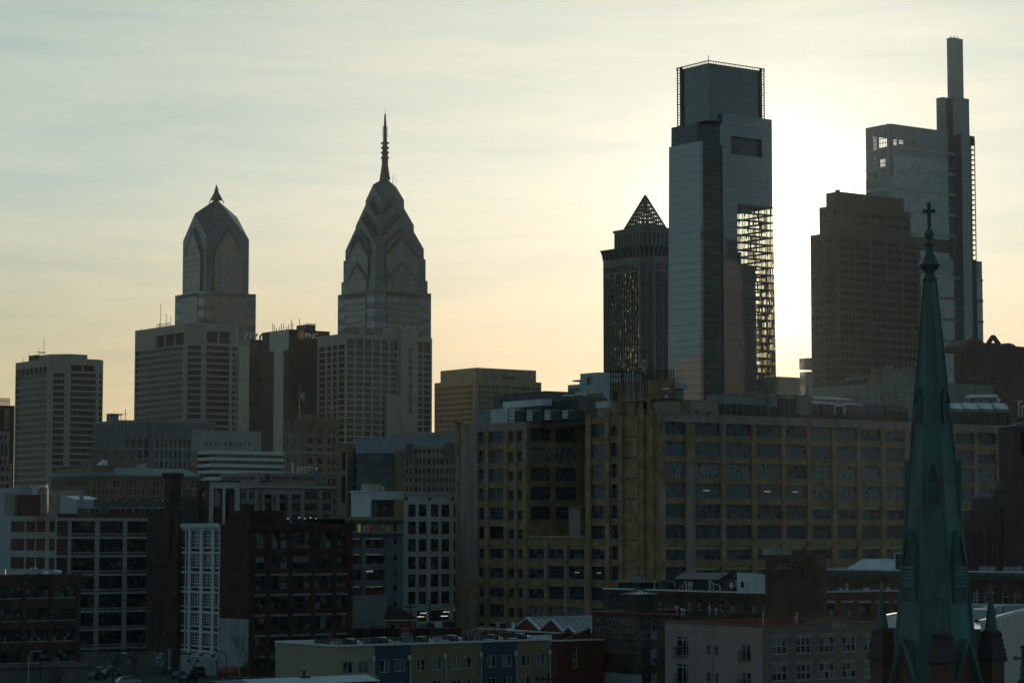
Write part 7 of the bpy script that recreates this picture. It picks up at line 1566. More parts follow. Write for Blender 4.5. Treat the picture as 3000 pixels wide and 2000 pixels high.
for k, (p0, p1, pa, pb, mt, lb) in enumerate(((1222, 1247, 1828, 1845, m_conc2, 'grey slope fronted dumpster behind the viaduct'), (1249, 1272, 1824, 1846, m_dark, 'dark dumpster beside the plain pole'), (1273, 1296, 1822, 1834, m_whp, 'white box trailer behind the viaduct'), (1296, 1335, 1821, 1834, m_dark, 'dark box trailer next to the factory corner'))):
    Yd = 512 + k; o = thing('dumpster' if k < 2 else 'box_trailer', lb, 'dumpster' if k < 2 else 'trailer', (kx(p0) * Yd, Yd, zv)); Wd = (p1 - p0) * Yd / F; hd = Zat(pa, Yd) - zv; mb = MB(); mb.add([(0, 0, .3), (Wd, 0, .3), (Wd, 2.2, .3), (0, 2.2, .3), (.1 if k else Wd * .3, 0, hd), (Wd, 0, hd), (Wd, 2.2, hd), (.1 if k else Wd * .3, 2.2, hd)], [(0, 1, 5, 4), (1, 2, 6, 5), (2, 3, 7, 6), (3, 0, 4, 7), (4, 5, 6, 7), (0, 3, 2, 1)]); mb.build('box', [mt], o)
    mb = MB(); [mb.tube((x, .1, .25), (x, .4, .25), .25, 8) for x in (Wd * .2, Wd * .8)]; mb.build('wheels', [m_black], o)
# ---------------------------------------------------------------- right and foreground
m_paro = M('white parapet', (.50, .53, .56), .6, var=.1, streak=.1); m_red2 = brick('painted red brick', (.16, .04, .03), (.13, .035, .028), (.1, .05, .04), var=.35)
m_cop = M('rust red coping', (.20, .05, .03), .6, var=.2); m_frame = M('pale window frame', (.42, .44, .44), .6, var=.08)
# sawtooth roofed brick hall
SR = Bld('sawtooth_brick_hall', 'red brick hall with sawtooth glass rooflights and pale flashings below the yellow factory', 1396, 405, 1380, 1640, py=1840, wl=26, ang=GA - math.pi / 2)
zs_ = SR.z(1842); mb = MB(); mb.prism([(0, 26), (0, 0), (SR.wr, 0), (SR.wr, 26)], 0, zs_, 0, 1); mb.fbox(SR.front, -.1, SR.wr, zs_, zs_ + .2, -.15, .4, 2); mb.build('wall', [m_red2, m_roofw, m_paro], SR.o)
g_sky = glass('rooflight glass', (.03, .05, .055), .15, 1.55)
def saw(x, y, w_, d_, h_, k):
    """a north light: vertical brick gable end, glazed slope facing right, flashings along the edges"""
    o = SR.o; A_, B_, T_ = Vector((x, y, zs_ + .21)), Vector((x + w_, y, zs_ + .21)), Vector((x + w_ * .52, y, zs_ + h_)); D = Vector((0, d_, 0))
    mb = MB(); mb.add([A_, B_, T_, A_ + D, B_ + D, T_ + D], [(0, 1, 2), (5, 4, 3), (0, 2, 5, 3)], 0)
    n = max(3, round(d_ / 1.1)); mb.add([B_, B_ + D, T_ + D, T_], [(0, 1, 2, 3)], 1)
    for i in range(n + 1): p = D * (i / n); mb.tube(B_ + p + Vector((.04, 0, .04)), T_ + p + Vector((.04, 0, .04)), .05, 4, 2)
    mb.tube(T_, T_ + D, .16, 4, 2); mb.tube(B_, T_, .2, 4, 2); mb.tube(A_, T_, .14, 4, 2); mb.tube(B_ + D, T_ + D, .15, 4, 2)
    mb.build('sawtooth_rooflight', [m_red2, g_sky, m_paro], o)
xs_ = lambda px, y: SR.a(px, 1840, y)
def sawp(p0, p1, y, d_, pt): x0_, x1_ = xs_(p0, y), xs_(p1, y); saw(x0_, y, x1_ - x0_, d_, SR.z(pt, (x0_ + x1_) / 2, y) - zs_, 0)
sawp(1500, 1585, 1.5, 13, 1808); sawp(1578, 1652, 1.2, 13, 1812); sawp(1648, 1684, .8, 4, 1834)
for k, (px, w_, h_) in enumerate(((1463, 1.6, 1.2), (1508, .7, 1.3), (1600, 1.0, .9))):
    x = xs_(px, 1.2); o = thing('roof_unit', ('grey condenser at the left end of the sawtooth hall roof', 'small white vent box left of the first rooflight', 'small white air unit between the rooflights')[k], 'roof unit', SR.N + SR.R * x + SR.L * 1.2 + Vector((0, 0, zs_ + .01)), GA); mb = MB(); mb.box(0, w_, 0, .9, .2, h_); mb.box(.1, w_ - .1, -.03, -.004, .3, h_ - .1, 1); mb.box(.05, .15, .1, .2, 0, .2, 1); mb.box(w_ - .15, w_ - .05, .1, .2, 0, .2, 1); mb.build('casing', [m_whp if k else m_acg, m_louv], o)
RB = Bld('red_brick_annex', 'plain red brick annex with one tall narrow window, right of the row of coloured houses', 1633, 325, 1612, 1770, py=1900, wl=12)
zt = RB.z(1878); mb = MB(); o_ = (RB.a(1679, 1930), RB.a(1692, 1930), RB.z(1957), RB.z(1897)); mb.wall(RB.front, 0, RB.wr, 0, zt, [o_], .2); mb.wall(RB.left, 0, 12, 0, zt, []); mb.quad((0, 0, zt - .5), (RB.wr, 0, zt - .5), (RB.wr, 12, zt - .5), (0, 12, zt - .5), 1); mb.fbox(RB.front, -.1, RB.wr, zt, zt + .18, -.12, .3, 2); mb.fbox(RB.left, 0, 12, zt, zt + .18, -.12, .3, 2); mb.fbox(Face((0, 12), (1, 0)), 0, RB.wr, zt - .5, zt + .3, -.2, .2, 2); mb.build('wall', [m_red2, m_roofw, m_paro], RB.o)
WK['tall3'] = dict(nx=1, ny=3, bar=.07, fr=.09, t=.1, mats=[m_frame, g_room]); win(RB, RB.front, o_[0], o_[2], o_[1] - o_[0], o_[3] - o_[2], 'tall3', .08)
mb = MB(); gable(mb, RB.front, [(RB.a(1690, 1870), zt + .02), (RB.wr, zt + .02), (RB.wr, RB.z(1842, 5))], 3, 3.4); mb.build('raking_parapet', [m_red2], RB.o)
# the terrace of cream, blue and tan houses
CR = Bld('coloured_house_terrace', 'flat roofed terrace with cream, blue and tan siding panels, roof decks on top', 988, 292, 807, 1613, py=1895)
zc = CR.z(1894); colr = {'c': M('cream siding', (.33, .285, .19), .75, var=.08, streak=.12), 'b': M('slate blue siding', (.035, .065, .105), .75, var=.1, streak=.12), 't': M('tan siding', (.225, .165, .095), .75, var=.1, streak=.15)}
bnds = [0] + [CR.a(p, 1920) for p in (1098, 1203, 1307, 1412, 1513.7)] + [CR.wr]; kinds = 'cbttbt'
cz = lambda zy, x: CR.z(1700 + zy * .3827, x); WK['slide'] = dict(nx=2, ny=1, bar=.09, fr=.09, t=.1, mats=[m_frame, g_room, g_blind, g_st2], pick=lambda r, i, j, a, b: (1 if r.random() < .55 else 2 if r.random() < .4 else 3))
wins = [(533, 612, 618, 716), (652, 731, 614, 711), (817, 893, 606, 704), (935, 1015, 600, 697), (1096, 1169, 597, 690), (1218, 1293, 590, 683), (1370, 1443, 585, 677), (1485, 1558, 579, 671), (1637, 1710, 572, 664), (1757, 1828, 568, 659), (1903, 1971, 562, 653), (2017, 2084, 557, 648)]
ow = []
for a, b, p0, p1 in wins:
    x = CR.a(800 + a * .3827, 1950); h_ = cz(p0, x) - cz(p1, x); w_ = CR.a(800 + b * .3827, 1950) - x
    for k in range(4): ow.append((x, x + w_, cz(p1, x) - 2.75 * k, cz(p1, x) - 2.75 * k + h_))
ow = [o for o in ow if o[2] > .5]
for k in range(6):
    mb = MB(); mb.wall(CR.front, bnds[k] + (.001 if k else 0), bnds[k + 1], 0, zc, [o for o in ow if bnds[k] < o[0] < bnds[k + 1]], .15)
    mb.build('siding_panel', [colr[kinds[k]]], CR.o)
mb = MB(); mb.wall(CR.left, 0, CR.wl, 0, zc, []); mb.build('end_wall', [colr['c']], CR.o)
mb = MB(); mb.wall(Face((CR.wr, 0), (0, 1)), 0, CR.wl, 0, zc, []); mb.wall(Face((CR.wr, CR.wl), (-1, 0)), 0, CR.wr, 0, zc, []); mb.build('rear_walls', [m_gryb], CR.o)
for o_ in ow[:]: win(CR, CR.front, o_[0], o_[2], o_[1] - o_[0], o_[3] - o_[2], 'slide', .06, nvar=6)
mb = MB(); mb.quad((0, 0, zc - .45), (CR.wr, 0, zc - .45), (CR.wr, CR.wl, zc - .45), (0, CR.wl, zc - .45)); mb.build('flat_roof', [m_roofw], CR.o)
mb = MB(); mb.fbox(CR.front, -.12, CR.wr + .12, zc, zc + .22, -.15, .25); mb.fbox(CR.left, 0, CR.wl - .26, zc, zc + .22, -.12, .25); mb.fbox(Face((0, CR.wl), (1, 0)), 0, CR.wr, zc - .45, zc + .22, -.2, .2); mb.fbox(Face((CR.wr, 0), (0, 1)), 0, CR.wl, zc - .45, zc + .22, -.12, .2)
mb.build('parapet', [m_paro], CR.o)
for x in bnds[1:]:
    mb = MB(); x -= .1; mb.tube((x, -.1, .2), (x, -.1, zc - 2.2), .05, 6); mb.tube((x, -.1, zc - 2.2), (x - .18, -.1, zc - 1.8), .05, 6); mb.box(x - .36, x, -.28, -.03, zc - 1.8, zc - 1.35); mb.box(x - .42, x + .06, -.3, -.03, zc - 1.35, zc - 1.25); mb.build('downspout', [m_paro], CR.o)
for k in range(6): mb = MB(); mb.box(bnds[k] + 2.7, bnds[k] + 2.85, -.12, -.004, zc - 1.75, zc - 1.6); mb.build('wall_light', [m_whp], CR.o)
m_deck = M('weathered deck timber', (.05, .04, .03), .8, var=.4)
def deck(x, y, label):
    o = thing('roof_deck', label, 'roof deck', CR.N + CR.R * x + CR.L * y + Vector((0, 0, zc - .44)), GA, 'roof decks on the coloured terrace'); mb = MB(); W, D = 3.9, 3.2
    mb.box(0, W, 0, D, .12, .24); [mb.box(x_, x_ + .1, .1, D - .1, 0, .12) for x_ in (.2, W / 2, W - .3)]; mb.build('platform', [m_deck], o)
    mb = MB()
    for (a, b) in (((0, 0), (W, 0)), ((0, D), (W, D)), ((0, 0), (0, D)), ((W, 0), (W, D))):
        a, b = Vector((*a, 0)), Vector((*b, 0)); n = 16
        mb.tube(a + Vector((0, 0, 1.1)), b + Vector((0, 0, 1.1)), .06, 4); mb.tube(a + Vector((0, 0, .4)), b + Vector((0, 0, .4)), .04, 4)
        for i in range(n + 1): p = a.lerp(b, i / n); mb.tube(p + Vector((0, 0, .24)), p + Vector((0, 0, 1.1)), .045 if i % 8 else .07, 4)
    mb.build('railing', [m_deck], o)
    mb = MB(); mb.box(W + .3, W + 1.5, D * .3, D * .3 + 1.9, .02, .75); mb.add([(W + .25, D * .3 - .1, .76), (W + 1.55, D * .3 - .1, .76), (W + 1.55, D * .3 + 2, 1.15), (W + .25, D * .3 + 2, 1.15)], [(0, 1, 2, 3)]); mb.build('roof_hatch', [m_paro], o)
    return o
nm = ['with the closed umbrella, nearest the cream end wall', 'second from the cream end wall', 'in the middle of the terrace, left one', 'in the middle of the terrace, right one', 'beside the timber pergola', 'at the far right end of the terrace']
for k in range(6): deck(bnds[k] + .7, 3.0 if k % 2 == 0 else 4.2, 'dark timber roof deck ' + nm[k])
o = thing('closed_umbrella', 'tall closed brown parasol standing on the terrace roof', 'umbrella', CR.N + CR.R * CR.a(969, 1870, 4) + CR.L * 4 + Vector((0, 0, zc - .2)), GA)
hu = CR.z(1849, 0, 4) - zc + .2; mb = MB(); mb.tube((0, 0, 0), (0, 0, hu), .04, 6); mb.lathe([(.3, 0), (.3, .1), (.05, .12)], 10); mb.build('pole', [m_dark], o); mb = MB(); mb.lathe([(.14, hu * .38), (.22, hu * .45), (.2, hu * .65), (.1, hu * .9), (.02, hu)], 9); mb.build('folded_canopy', [M('brown canvas', (.13, .09, .06))], o)
x0 = CR.a(1395, 1855, 5); o = thing('timber_pergola', 'low arched timber pergola on the terrace roof near its right end', 'pergola', CR.N + CR.R * x0 + CR.L * 4.6 + Vector((0, 0, zc - .44)), GA); m_tim = M('pale timber', (.26, .18, .10), var=.2); W = CR.a(1490, 1855, 5) - x0
for y in (0, 2.4):
    mb = MB(); pts = [(W * t / 8, y, 1.3 + .75 * (1 - (t / 4 - 1) ** 2)) for t in range(9)]; mb.path(pts, .1, 4); [mb.tube((W * t, y, 0), (W * t, y, 1.3 + .75 * (1 - (2 * t - 1) ** 2)), .08, 4) for t in (0, .33, .66, 1)]; mb.build('arch_frame', [m_tim], o)
mb = MB(); [mb.tube((W * t / 8, 0, 1.3 + .75 * (1 - (t / 4 - 1) ** 2)), (W * t / 8, 2.4, 1.3 + .75 * (1 - (t / 4 - 1) ** 2)), .06, 4) for t in range(9)]; mb.build('rafters', [m_tim], o)
for k, px in enumerate((860, 940, 1160, 1300, 1430, 1500)):
    x = CR.a(px, 1870, 2); 
    if x < .5: continue
    o = thing('patio_table', ('white patio table on the second house roof', 'white patio table on the blue house roof', 'white patio table in the middle of the roof', 'white patio table before the pergola', 'white patio table behind the pergola', 'white patio table at the right end')[k], 'table', CR.N + CR.R * x + CR.L * 1.9 + Vector((0, 0, zc - .44)), GA, 'white patio tables on the terrace roof'); mb = MB(); mb.box(-.6, .6, -.35, .35, .7, .76); mb.build('table_top', [m_whp], o); mb = MB(); [mb.box(sx - .03, sx + .03, -.3, -.24, 0, .7) for sx in (-.5, .5)]; [mb.box(sx - .03, sx + .03, .24, .3, 0, .7) for sx in (-.5, .5)]; mb.build('legs', [m_dark], o)
# near roofs with chimneys at the bottom edge
NR = thing('near_row_house', 'near row house, only its pale ridge and chimney showing at the bottom edge', 'house', (kx(870, 1990) * 205, 205, 0), math.radians(36)); zn = Zat(1992, 205); mb = MB(); mb.box(-4, 8, 0, 8, 0, zn - .3); mb.add([(-4.2, -.3, zn - .3), (8.2, -.3, zn - .3), (8.2, 8.3, zn - .3), (-4.2, 8.3, zn - .3), (-4.2, 2, zn + .15), (8.2, 2, zn + .15)], [(0, 1, 5, 4), (2, 3, 4, 5), (0, 4, 3), (1, 2, 5)], 1); mb.build('wall', [m_red2, m_roofw], NR)
mb = MB(); x = 1.9; mb.box(x - .42, x + .42, 1.6, 2.4, zn - .3, Zat(1983, 206)); mb.build('chimney', [m_dbk], NR); mb = MB(); zq = Zat(1983, 206); mb.lathe([(.12, zq), (.12, zq + .35), (.2, zq + .38), (.2, zq + .5), (.05, zq + .52)], 10, x, 2); mb.build('flue', [m_dark], NR)
o = thing('brick_chimney', 'pale speckled brick chimney top standing in front of the blue siding', 'chimney', (kx(1090, 1990) * 215, 215, 0), math.radians(36)); zq = Zat(1979, 215); mb = MB(); mb.box(-.45, .45, -.45, .45, 0, zq - .15); mb.box(-.5, .5, -.5, .5, zq - .15, zq); mb.build('stack', [brick('pale chimney brick', (.22, .17, .14), (.14, .11, .1), (.3, .29, .27))], o)
o = upole(1606, 1970, 240, 'grey utility pole with braced cross arm in front of the terrace right end')
# old paint factory with the wall sign
WE = Bld('painted_sign_brick_block', 'dark brick block with a faded painted wall sign and a glass topped stair tower', 1990, 318, 1735, 2250, py=1900)
EL_ = WE.left; m_wb_ = brick('sooty sign brick', (.068, .04, .03), (.05, .032, .026), (.08, .07, .06), var=.75); zt = WE.z(1792, 0, WE.wl); U_ = lambda px, py=1850: WE.U(px, py); zE = lambda py, px: WE.z(py, 0, WE.b(px, 1850))
ow = [(U_(1906.5), U_(1924), zE(p1, 1915), zE(p0, 1915)) for p0, p1 in ((1826, 1870), (1901, 1945), (1975, 2019))]
mb = MB(); mb.wall(EL_, 0, WE.wl, 0, zt, ow, .2); mb.wall(WE.front, 0, WE.wr, 0, zt, []); mb.wall(Face((0, WE.wl), (1, 0)), 0, WE.wr, zt - 1, zt, []); mb.quad((0, 0, zt - .9), (WE.wr, 0, zt - .9), (WE.wr, WE.wl, zt - .9), (0, WE.wl, zt - .9), 1); mb.build('wall', [m_wb_, m_roof], WE.o)
mb = MB(); mb.fbox(EL_, 0, WE.wl, zt, zt + .2, -.12, .3); mb.fbox(Face((0, WE.wl), (1, 0)), 0, WE.wr, zt, zt + .2, -.1, .3); mb.build('coping', [m_cop], WE.o)
WK['sash'] = dict(nx=1, ny=2, bar=.09, fr=.1, t=.12, mats=[m_frame, g_room, g_blind], pick=lambda r, i, j, a, b: 1 if r.random() < .8 else 2, sill=False)
for o_ in ow: win(WE, EL_, o_[0], o_[2], o_[1] - o_[0], o_[3] - o_[2], 'sash', .08)
fp1, fp2, fp3 = faded('faded sign paint', (.34, .31, .28), .75), faded('fainter sign paint', (.30, .28, .26), .4), faded('faintest sign paint', (.25, .26, .27), .28)
for s_, p0, p1, pt, pb, mt in (('F. WEBER', 1750, 1860, 1807, 1826, fp1), ('& CO.', 1886, 1940, 1810, 1827, fp2), ('MANUFACTURERS', 1782, 1882, 1827, 1834, fp2), ('ARTISTS COLORS', 1741, 1859, 1835, 1852, fp1), ('MATERIALS', 1880, 1946, 1846, 1856, fp2), ('Supplies for Architects, Engineers', 1742, 1930, 1860, 1870, fp2), ('BLUE PRINT PAPERS', 1780, 1922, 1880, 1892, fp3), ('STONE TEXT BRICK', 1772, 1868, 1895, 1904, fp3)):
    h_ = zE(pt, (p0 + p1) / 2) - zE(pb, (p0 + p1) / 2); text(s_, h_ / .72, mt, WE.o, EL_, U_(p0), zE(pb, (p0 + p1) / 2), -.03, name='wall_sign_line', fit=U_(p1) - U_(p0), th=.004, bold=.012)
mb = MB(); mb.fbox(EL_, 0.02, U_(1880), 0, zE(1970, 1800), -.02, -.004); mb.build('painted_panel', [m_gryb], WE.o); mb = MB(); mb.fbox(EL_, .3, U_(1872), zE(1908, 1800), zE(1906, 1800), -.04, -.004); mb.build('ledge', [m_ypk], WE.o)
mb = MB(); mb.fbox(EL_, U_(1858), U_(1878), 0, zt - .3, -.015, -.003); mb.build('patched_strip', [brick('patched brick', (.10, .06, .05), (.08, .055, .05), (.12, .11, .1), var=.5)], WE.o)
yS = WE.b(1864, 1760, .15); y2 = WE.b(1831, 1760, .15); xw = WE.a(1915, 1760, yS); zs0, zs1 = zt - .9, WE.z(1741, 0, yS)
mb = MB(); mb.box(.15, xw, yS, y2, zs0, zs1); mb.build('stair_tower', [m_wb_], WE.o)
mb = MB(); ex = .5; c_ = ((.15 + xw) / 2, (yS + y2) / 2); zp = WE.z(1724, 0, yS); B4 = [(.15 - ex, yS - ex), (xw + ex, yS - ex), (xw + ex, y2 + ex), (.15 - ex, y2 + ex)]
mb.add([(*p, zs1 + .05) for p in B4] + [(*c_, zp)], [(0, 1, 4), (1, 2, 4), (2, 3, 4), (3, 0, 4), (3, 2, 1, 0)])
for i in range(4):
    a, b, t_ = Vector((*B4[i], zs1 + .1)), Vector((*B4[(i + 1) % 4], zs1 + .1)), Vector((*c_, zp + .05))
    for s_ in (0, .2, .4, .6, .8): mb.tube(a.lerp(b, s_), t_, .05, 4, 1)
mb.build('glass_pyramid', [glass('milky rooflight glass', (.30, .33, .33), .3, 1.5), m_dark], WE.o)
for k, (px, h_) in enumerate(((1983, 1.6), (1997, 1.3), (2004, 1.2), (2078, 1.4), (2098, 1.2))):
    x = WE.a(px, 1800, 8); o = thing('vent_pipe', ('tallest thin roof vent behind the stair tower', 'capped roof vent in a pair behind the red coping', 'second capped roof vent in the pair behind the red coping', 'lone roof vent further right behind the red coping', 'last short roof vent behind the red coping')[k], 'vent', WE.N + WE.R * x + WE.L * 8 + Vector((0, 0, zt - .9)), GA); mb = MB(); mb.tube((0, 0, 0), (0, 0, h_), .09, 6); mb.lathe([(.1, h_), (.24, h_ + .05), (.24, h_ + .15), (.03, h_ + .25)], 8); mb.build('pipe', [m_steel], o)
# pink apartment block
PK = Bld('pink_brick_apartments', 'apartment block with a pink painted end wall, balcony doors and a pale brick front', 2233, 288, 1948, 2650, py=1835)
m_pnk = M('dusty pink painted brick', (.36, .265, .24), .8, var=.15, streak=.2, fine=4); m_pbk = brick('pale mixed brick', (.22, .17, .135), (.13, .10, .085), (.24, .22, .2), var=.25)
PL_ = PK.left; zt = PK.z(1834); pu = lambda zx, py=1900: PK.U(1720 + zx * .2296, py); pz = lambda zy, zx: PK.z(1680 + zy * .2296, 0, PK.b(1720 + zx * .2296, 1900))
dz = pz(790, 1210) - pz(1137, 1210)
base = [(1135, 1288, 790, 1045, 'french'), (1525, 1573, 905, 1026, 'small'), (1628, 1673, 912, 1031, 'small'), (1966, 2086, 888, 1101, 'door2')]
ow = []
for a, b, p0, p1, kd in base:
    for k in range(4): ow.append((pu(a), pu(b), pz(p1, a) - dz * k, pz(p0, a) - dz * k, kd))
ow = [o for o in ow if o[2] > .4]
bw = [(PK.a(p0, 1900), PK.a(p1, 1900)) for p0, p1 in ((2260, 2307), (2332, 2377), (2400, 2446), (2467, 2508), (2531, 2572), (2596, 2638))]; fz0, fz1 = PK.z(1866, bw[1][0]), PK.z(1914, bw[1][0]); dzb = PK.z(1866, bw[1][0]) - PK.z(1944, bw[1][0])
bo = [(a, b, fz1 - dzb * k, fz0 - dzb * k) for a, b in bw for k in range(4)]
mb = MB(); mb.wall(PL_, 0, PK.wl, 0, zt, [o[:4] for o in ow], .2); mb.build('pink_wall', [m_pnk], PK.o)
mb = MB(); sx0, sx1 = PK.a(2396, 1815), PK.a(2487, 1815); mb.wall(PK.front, 0, PK.wr, 0, zt, bo, .2); mb.fbox(PK.front, sx0, sx1, zt + .001, zt + .75, 0, .3); mb.wall(Face((PK.wr, 0), (0, 1)), 0, PK.wl, 0, zt, []); mb.wall(Face((PK.wr, PK.wl), (-1, 0)), 0, PK.wr, 0, zt, []); mb.quad((0, 0, zt - 1), (PK.wr, 0, zt - 1), (PK.wr, PK.wl, zt - 1), (0, PK.wl, zt - 1), 1); mb.build('brick_front', [m_pbk, m_roof], PK.o)
mb = MB(); mb.fbox(PL_, 0, PK.wl, zt, zt + .16, -.1, .25); mb.fbox(PK.front, 0.26, sx0, zt, zt + .16, -.1, .25); mb.fbox(PK.front, sx1, PK.wr, zt, zt + .16, -.1, .25); mb.fbox(PK.front, sx0, sx1, zt + .76, zt + .92, -.1, .35); mb.fbox(Face((0, PK.wl), (1, 0)), 0, PK.wr, zt - .9, zt + .16, -.1, .2); mb.build('coping', [m_cop], PK.o)
WK['french'] = dict(nx=2, ny=1, bar=.12, fr=.1, t=.12, mats=[m_frame, g_room]); WK['small'] = dict(nx=1, ny=2, bar=.06, fr=.05, t=.08, mats=[m_pnk, g_st2]); WK['door2'] = dict(nx=2, ny=1, bar=.14, fr=.1, t=.12, mats=[m_frame, g_room, g_st2], pick=lambda r, i, j, a, b: 2 if i == 0 and r.random() < .5 else 1)
WK['six'] = dict(nx=3, ny=2, bar=.09, fr=.1, t=.12, mats=[m_frame, g_room, g_blind], pick=lambda r, i, j, a, b: 2 if (r.random() < .15 or j == 1 and r.random() < .4) else 1)
for a, b, c_, d, kd in ow:
    win(PK, PL_, a, c_, b - a, d - c_, kd, .08, nvar=3)
    if kd in ('french', 'door2'):
        mb = MB(); h_ = (d - c_) * (.45 if kd == 'french' else .55); u0, u1 = a - .25, b + .1
        for z in (c_ - .05, c_ + h_): mb.tube(PL_.p(u0, z, -.25), PL_.p(u1, z, -.25), .035, 4); mb.tube(PL_.p(u0, z, -.25), PL_.p(u0, z, 0), .035, 4); mb.tube(PL_.p(u1, z, -.25), PL_.p(u1, z, 0), .035, 4)
        n = 14
        for k in range(n + 1): mb.tube(PL_.p(u0 + (u1 - u0) * k / n, c_ - .05, -.25), PL_.p(u0 + (u1 - u0) * k / n, c_ + h_, -.25), .022, 4)
        mb.build('balcony_rail', [M('green black rail', (.02, .035, .033), .5)], PK.o)
        if kd == 'french': mb = MB(); mb.fbox(PL_, a + .1, b - .1, d - (d - c_) * .18 - .05, d - (d - c_) * .18 + .05, .0, .08); mb.fbox(PL_, b - .36, b - .27, c_ + .1, d - .1, .0, .075); mb.build('transom', [m_frame], PK.o)
o_ = ow[0]; mb = MB()
for k in range(26): x = o_[0] - .25 + (o_[1] - o_[0] + .35) * k / 25; zz_ = o_[2] + (o_[3] - o_[2]) * .45; mb.add([PL_.p(x, zz_ - .1, -.3), PL_.p(x + .14, zz_ - .12, -.34), PL_.p(x + .06, zz_ + .14 + .1 * (k % 3), -.3)], [(0, 1, 2)])
mb.fbox(PL_, o_[0] - .2, o_[1] + .1, o_[2] + (o_[3] - o_[2]) * .40, o_[2] + (o_[3] - o_[2]) * .45, -.36, -.26, 1); mb.build('flower_box', [M('dry flowers', (.10, .05, .03)), m_dbk], PK.o)
for o_ in bo: win(PK, PK.front, o_[0], o_[2], o_[1] - o_[0], o_[3] - o_[2], 'six', .08, nvar=4)
m_pst = M('pinkish stone', (.27, .22, .20), var=.1)
for o_ in bo: mb = MB(); mb.fbox(PK.front, o_[0] - .12, o_[1] + .12, o_[3] + .02, o_[3] + .38, -.06, -.004); mb.build('stone_lintel', [m_pst], PK.o)
mb = MB(); mb.fbox(PK.front, PK.a(2434, 1830), PK.a(2477, 1830), zt - .35, zt + .15, -.07, -.004); mb.build('name_plaque', [m_pst], PK.o)
mb = MB()
for px in (2319, 2389, 2520): x = PK.a(px, 1870); z = PK.z(1872, x); mb.poly([PK.front.p(x, z - .6, -.05), PK.front.p(x + .4, z, -.05), PK.front.p(x, z + .6, -.05), PK.front.p(x - .4, z, -.05)])
mb.build('diamond_tiles', [M('teal tiles', (.07, .15, .17), .4)], PK.o)
mb = MB(); mb.tube(PL_.p(pu(1600), 0, -.05), PL_.p(pu(1600), pz(1060, 1600), -.05), .03, 4); mb.tube(PL_.p(pu(1080), pz(725, 1080), -.04), PL_.p(pu(1900), pz(775, 1900) + .4, -.04), .025, 4); [mb.fbox(PL_, pu(zx), pu(zx) + .16, pz(zy, zx), pz(zy, zx) + .16, -.14, -.004, 1) for zx, zy in ((1305, 740), (1910, 780), (1305, 1105), (1915, 1140))]; mb.build('wall_conduits', [m_pnk, m_whp], PK.o)
for k, (px, h_) in enumerate(((2236, 1.3), (2331, .9), (2336, 1.3))):
    o = thing('vent_pipe', ('thin pipe vent on the pink block roof left of the ruined tower', 'short pipe vent of a pair on the pink block roof', 'taller pipe vent of a pair on the pink block roof')[k], 'vent', PK.N + PK.R * PK.a(px, 1830, 4) + PK.L * 4 + Vector((0, 0, zt - 1)), GA); mb = MB(); mb.tube((0, 0, 0), (0, 0, h_ + .9), .08, 6); mb.lathe([(.08, h_ + .9), (.16, h_ + .95), (.05, h_ + 1.1)], 8); mb.build('pipe', [m_steel], o)
# long dark brick block behind
DB = Bld('arched_window_brick_block', 'long dark brick block with arched windows, white coping and a cluttered roof', 2246, 384, 1767, 2300, py=1740)
zt = DB.z(1738); BL = DB.left; du = lambda zx: DB.U(1720 + zx * .2296, 1760); dzz = lambda zy, zx: DB.z(1680 + zy * .2296, 0, DB.b(1720 + zx * .2296, 1760))
ow = [(du(a), du(b), dzz(p1, a), dzz(p0, a)) for a, b, p0, p1 in [(1272 + k * 137, 1337 + k * 137, 322 + k * 5, 458 + k * 5) for k in range(8)] + [(387, 440, 330, 465), (885, 942, 345, 448), (990, 1036, 347, 448), (1090, 1140, 350, 450)]]
mb = MB(); mb.wall(BL, 0, DB.wl, 0, zt, ow, .25); mb.wall(DB.front, 0, DB.wr, 0, zt, []); mb.wall(Face((DB.wr, 0), (0, 1)), 0, DB.wl, 0, zt, []); mb.quad((0, 0, zt - .4), (DB.wr, 0, zt - .4), (DB.wr, DB.wl, zt - .4), (0, DB.wl, zt - .4), 1); mb.wall(Face((0, DB.wl), (1, 0)), 0, DB.wr, 0, zt, [])
for o_ in ow: archfill(mb, BL, o_[0], o_[1], o_[3], .002, .2)
[mb.fbox(BL, u, u + .25, zt - 1.3, zt - .55, -.14, -.004) for u in [k * .7 for k in range(int(DB.wl / .7))]]; mb.build('wall', [m_dbk, m_roof], DB.o)
for o_ in ow: win(DB, BL, o_[0], o_[2], o_[1] - o_[0], o_[3] - o_[2], 'sash', .2, nvar=4)
mb = MB(); segs = [(0, du(1165)), (du(1172), du(1492)), (du(1525), du(2040)), (du(2075), DB.wl)]; [mb.fbox(BL, a, b, zt - .02, zt + .22, -.25, .2) for a, b in segs]; mb.build('white_coping', [m_whp], DB.o)
def dbo(name, label, cat, px, x, parts):
    y = DB.b(px, 1720, x); o = thing(name, label, cat, DB.N + DB.R * x + DB.L * y + Vector((0, 0, zt - .4)), GA)
    for nm_, mt, fn in parts: mb = MB(); fn(mb, lambda py: DB.z(py, x, y) - zt + .4, lambda p: y - DB.b(p, 1720, x)); mb.build(nm_, mt if isinstance(mt, list) else [mt], o)
    return o
def cup(mb, z, u): w_ = u(1876); mb.box(0, 4, -w_, 0, 0, z(1704)); mb.box(-1, 6, u(1809 + 60) * -1 - 6, 3, 0, z(1716) * .5)
def cupr(mb, z, u): w_ = u(1878); mb.add([(-.4, .4, z(1704)), (-.4, -w_ - .3, z(1704)), (4.4, -w_ - .3, z(1704)), (4.4, .4, z(1704)), (2, -w_ * .35, z(1688)), (2, -w_ * .65, z(1688))], [(0, 1, 5, 4), (1, 2, 5), (2, 3, 4, 5), (3, 0, 4), (0, 3, 2, 1)])
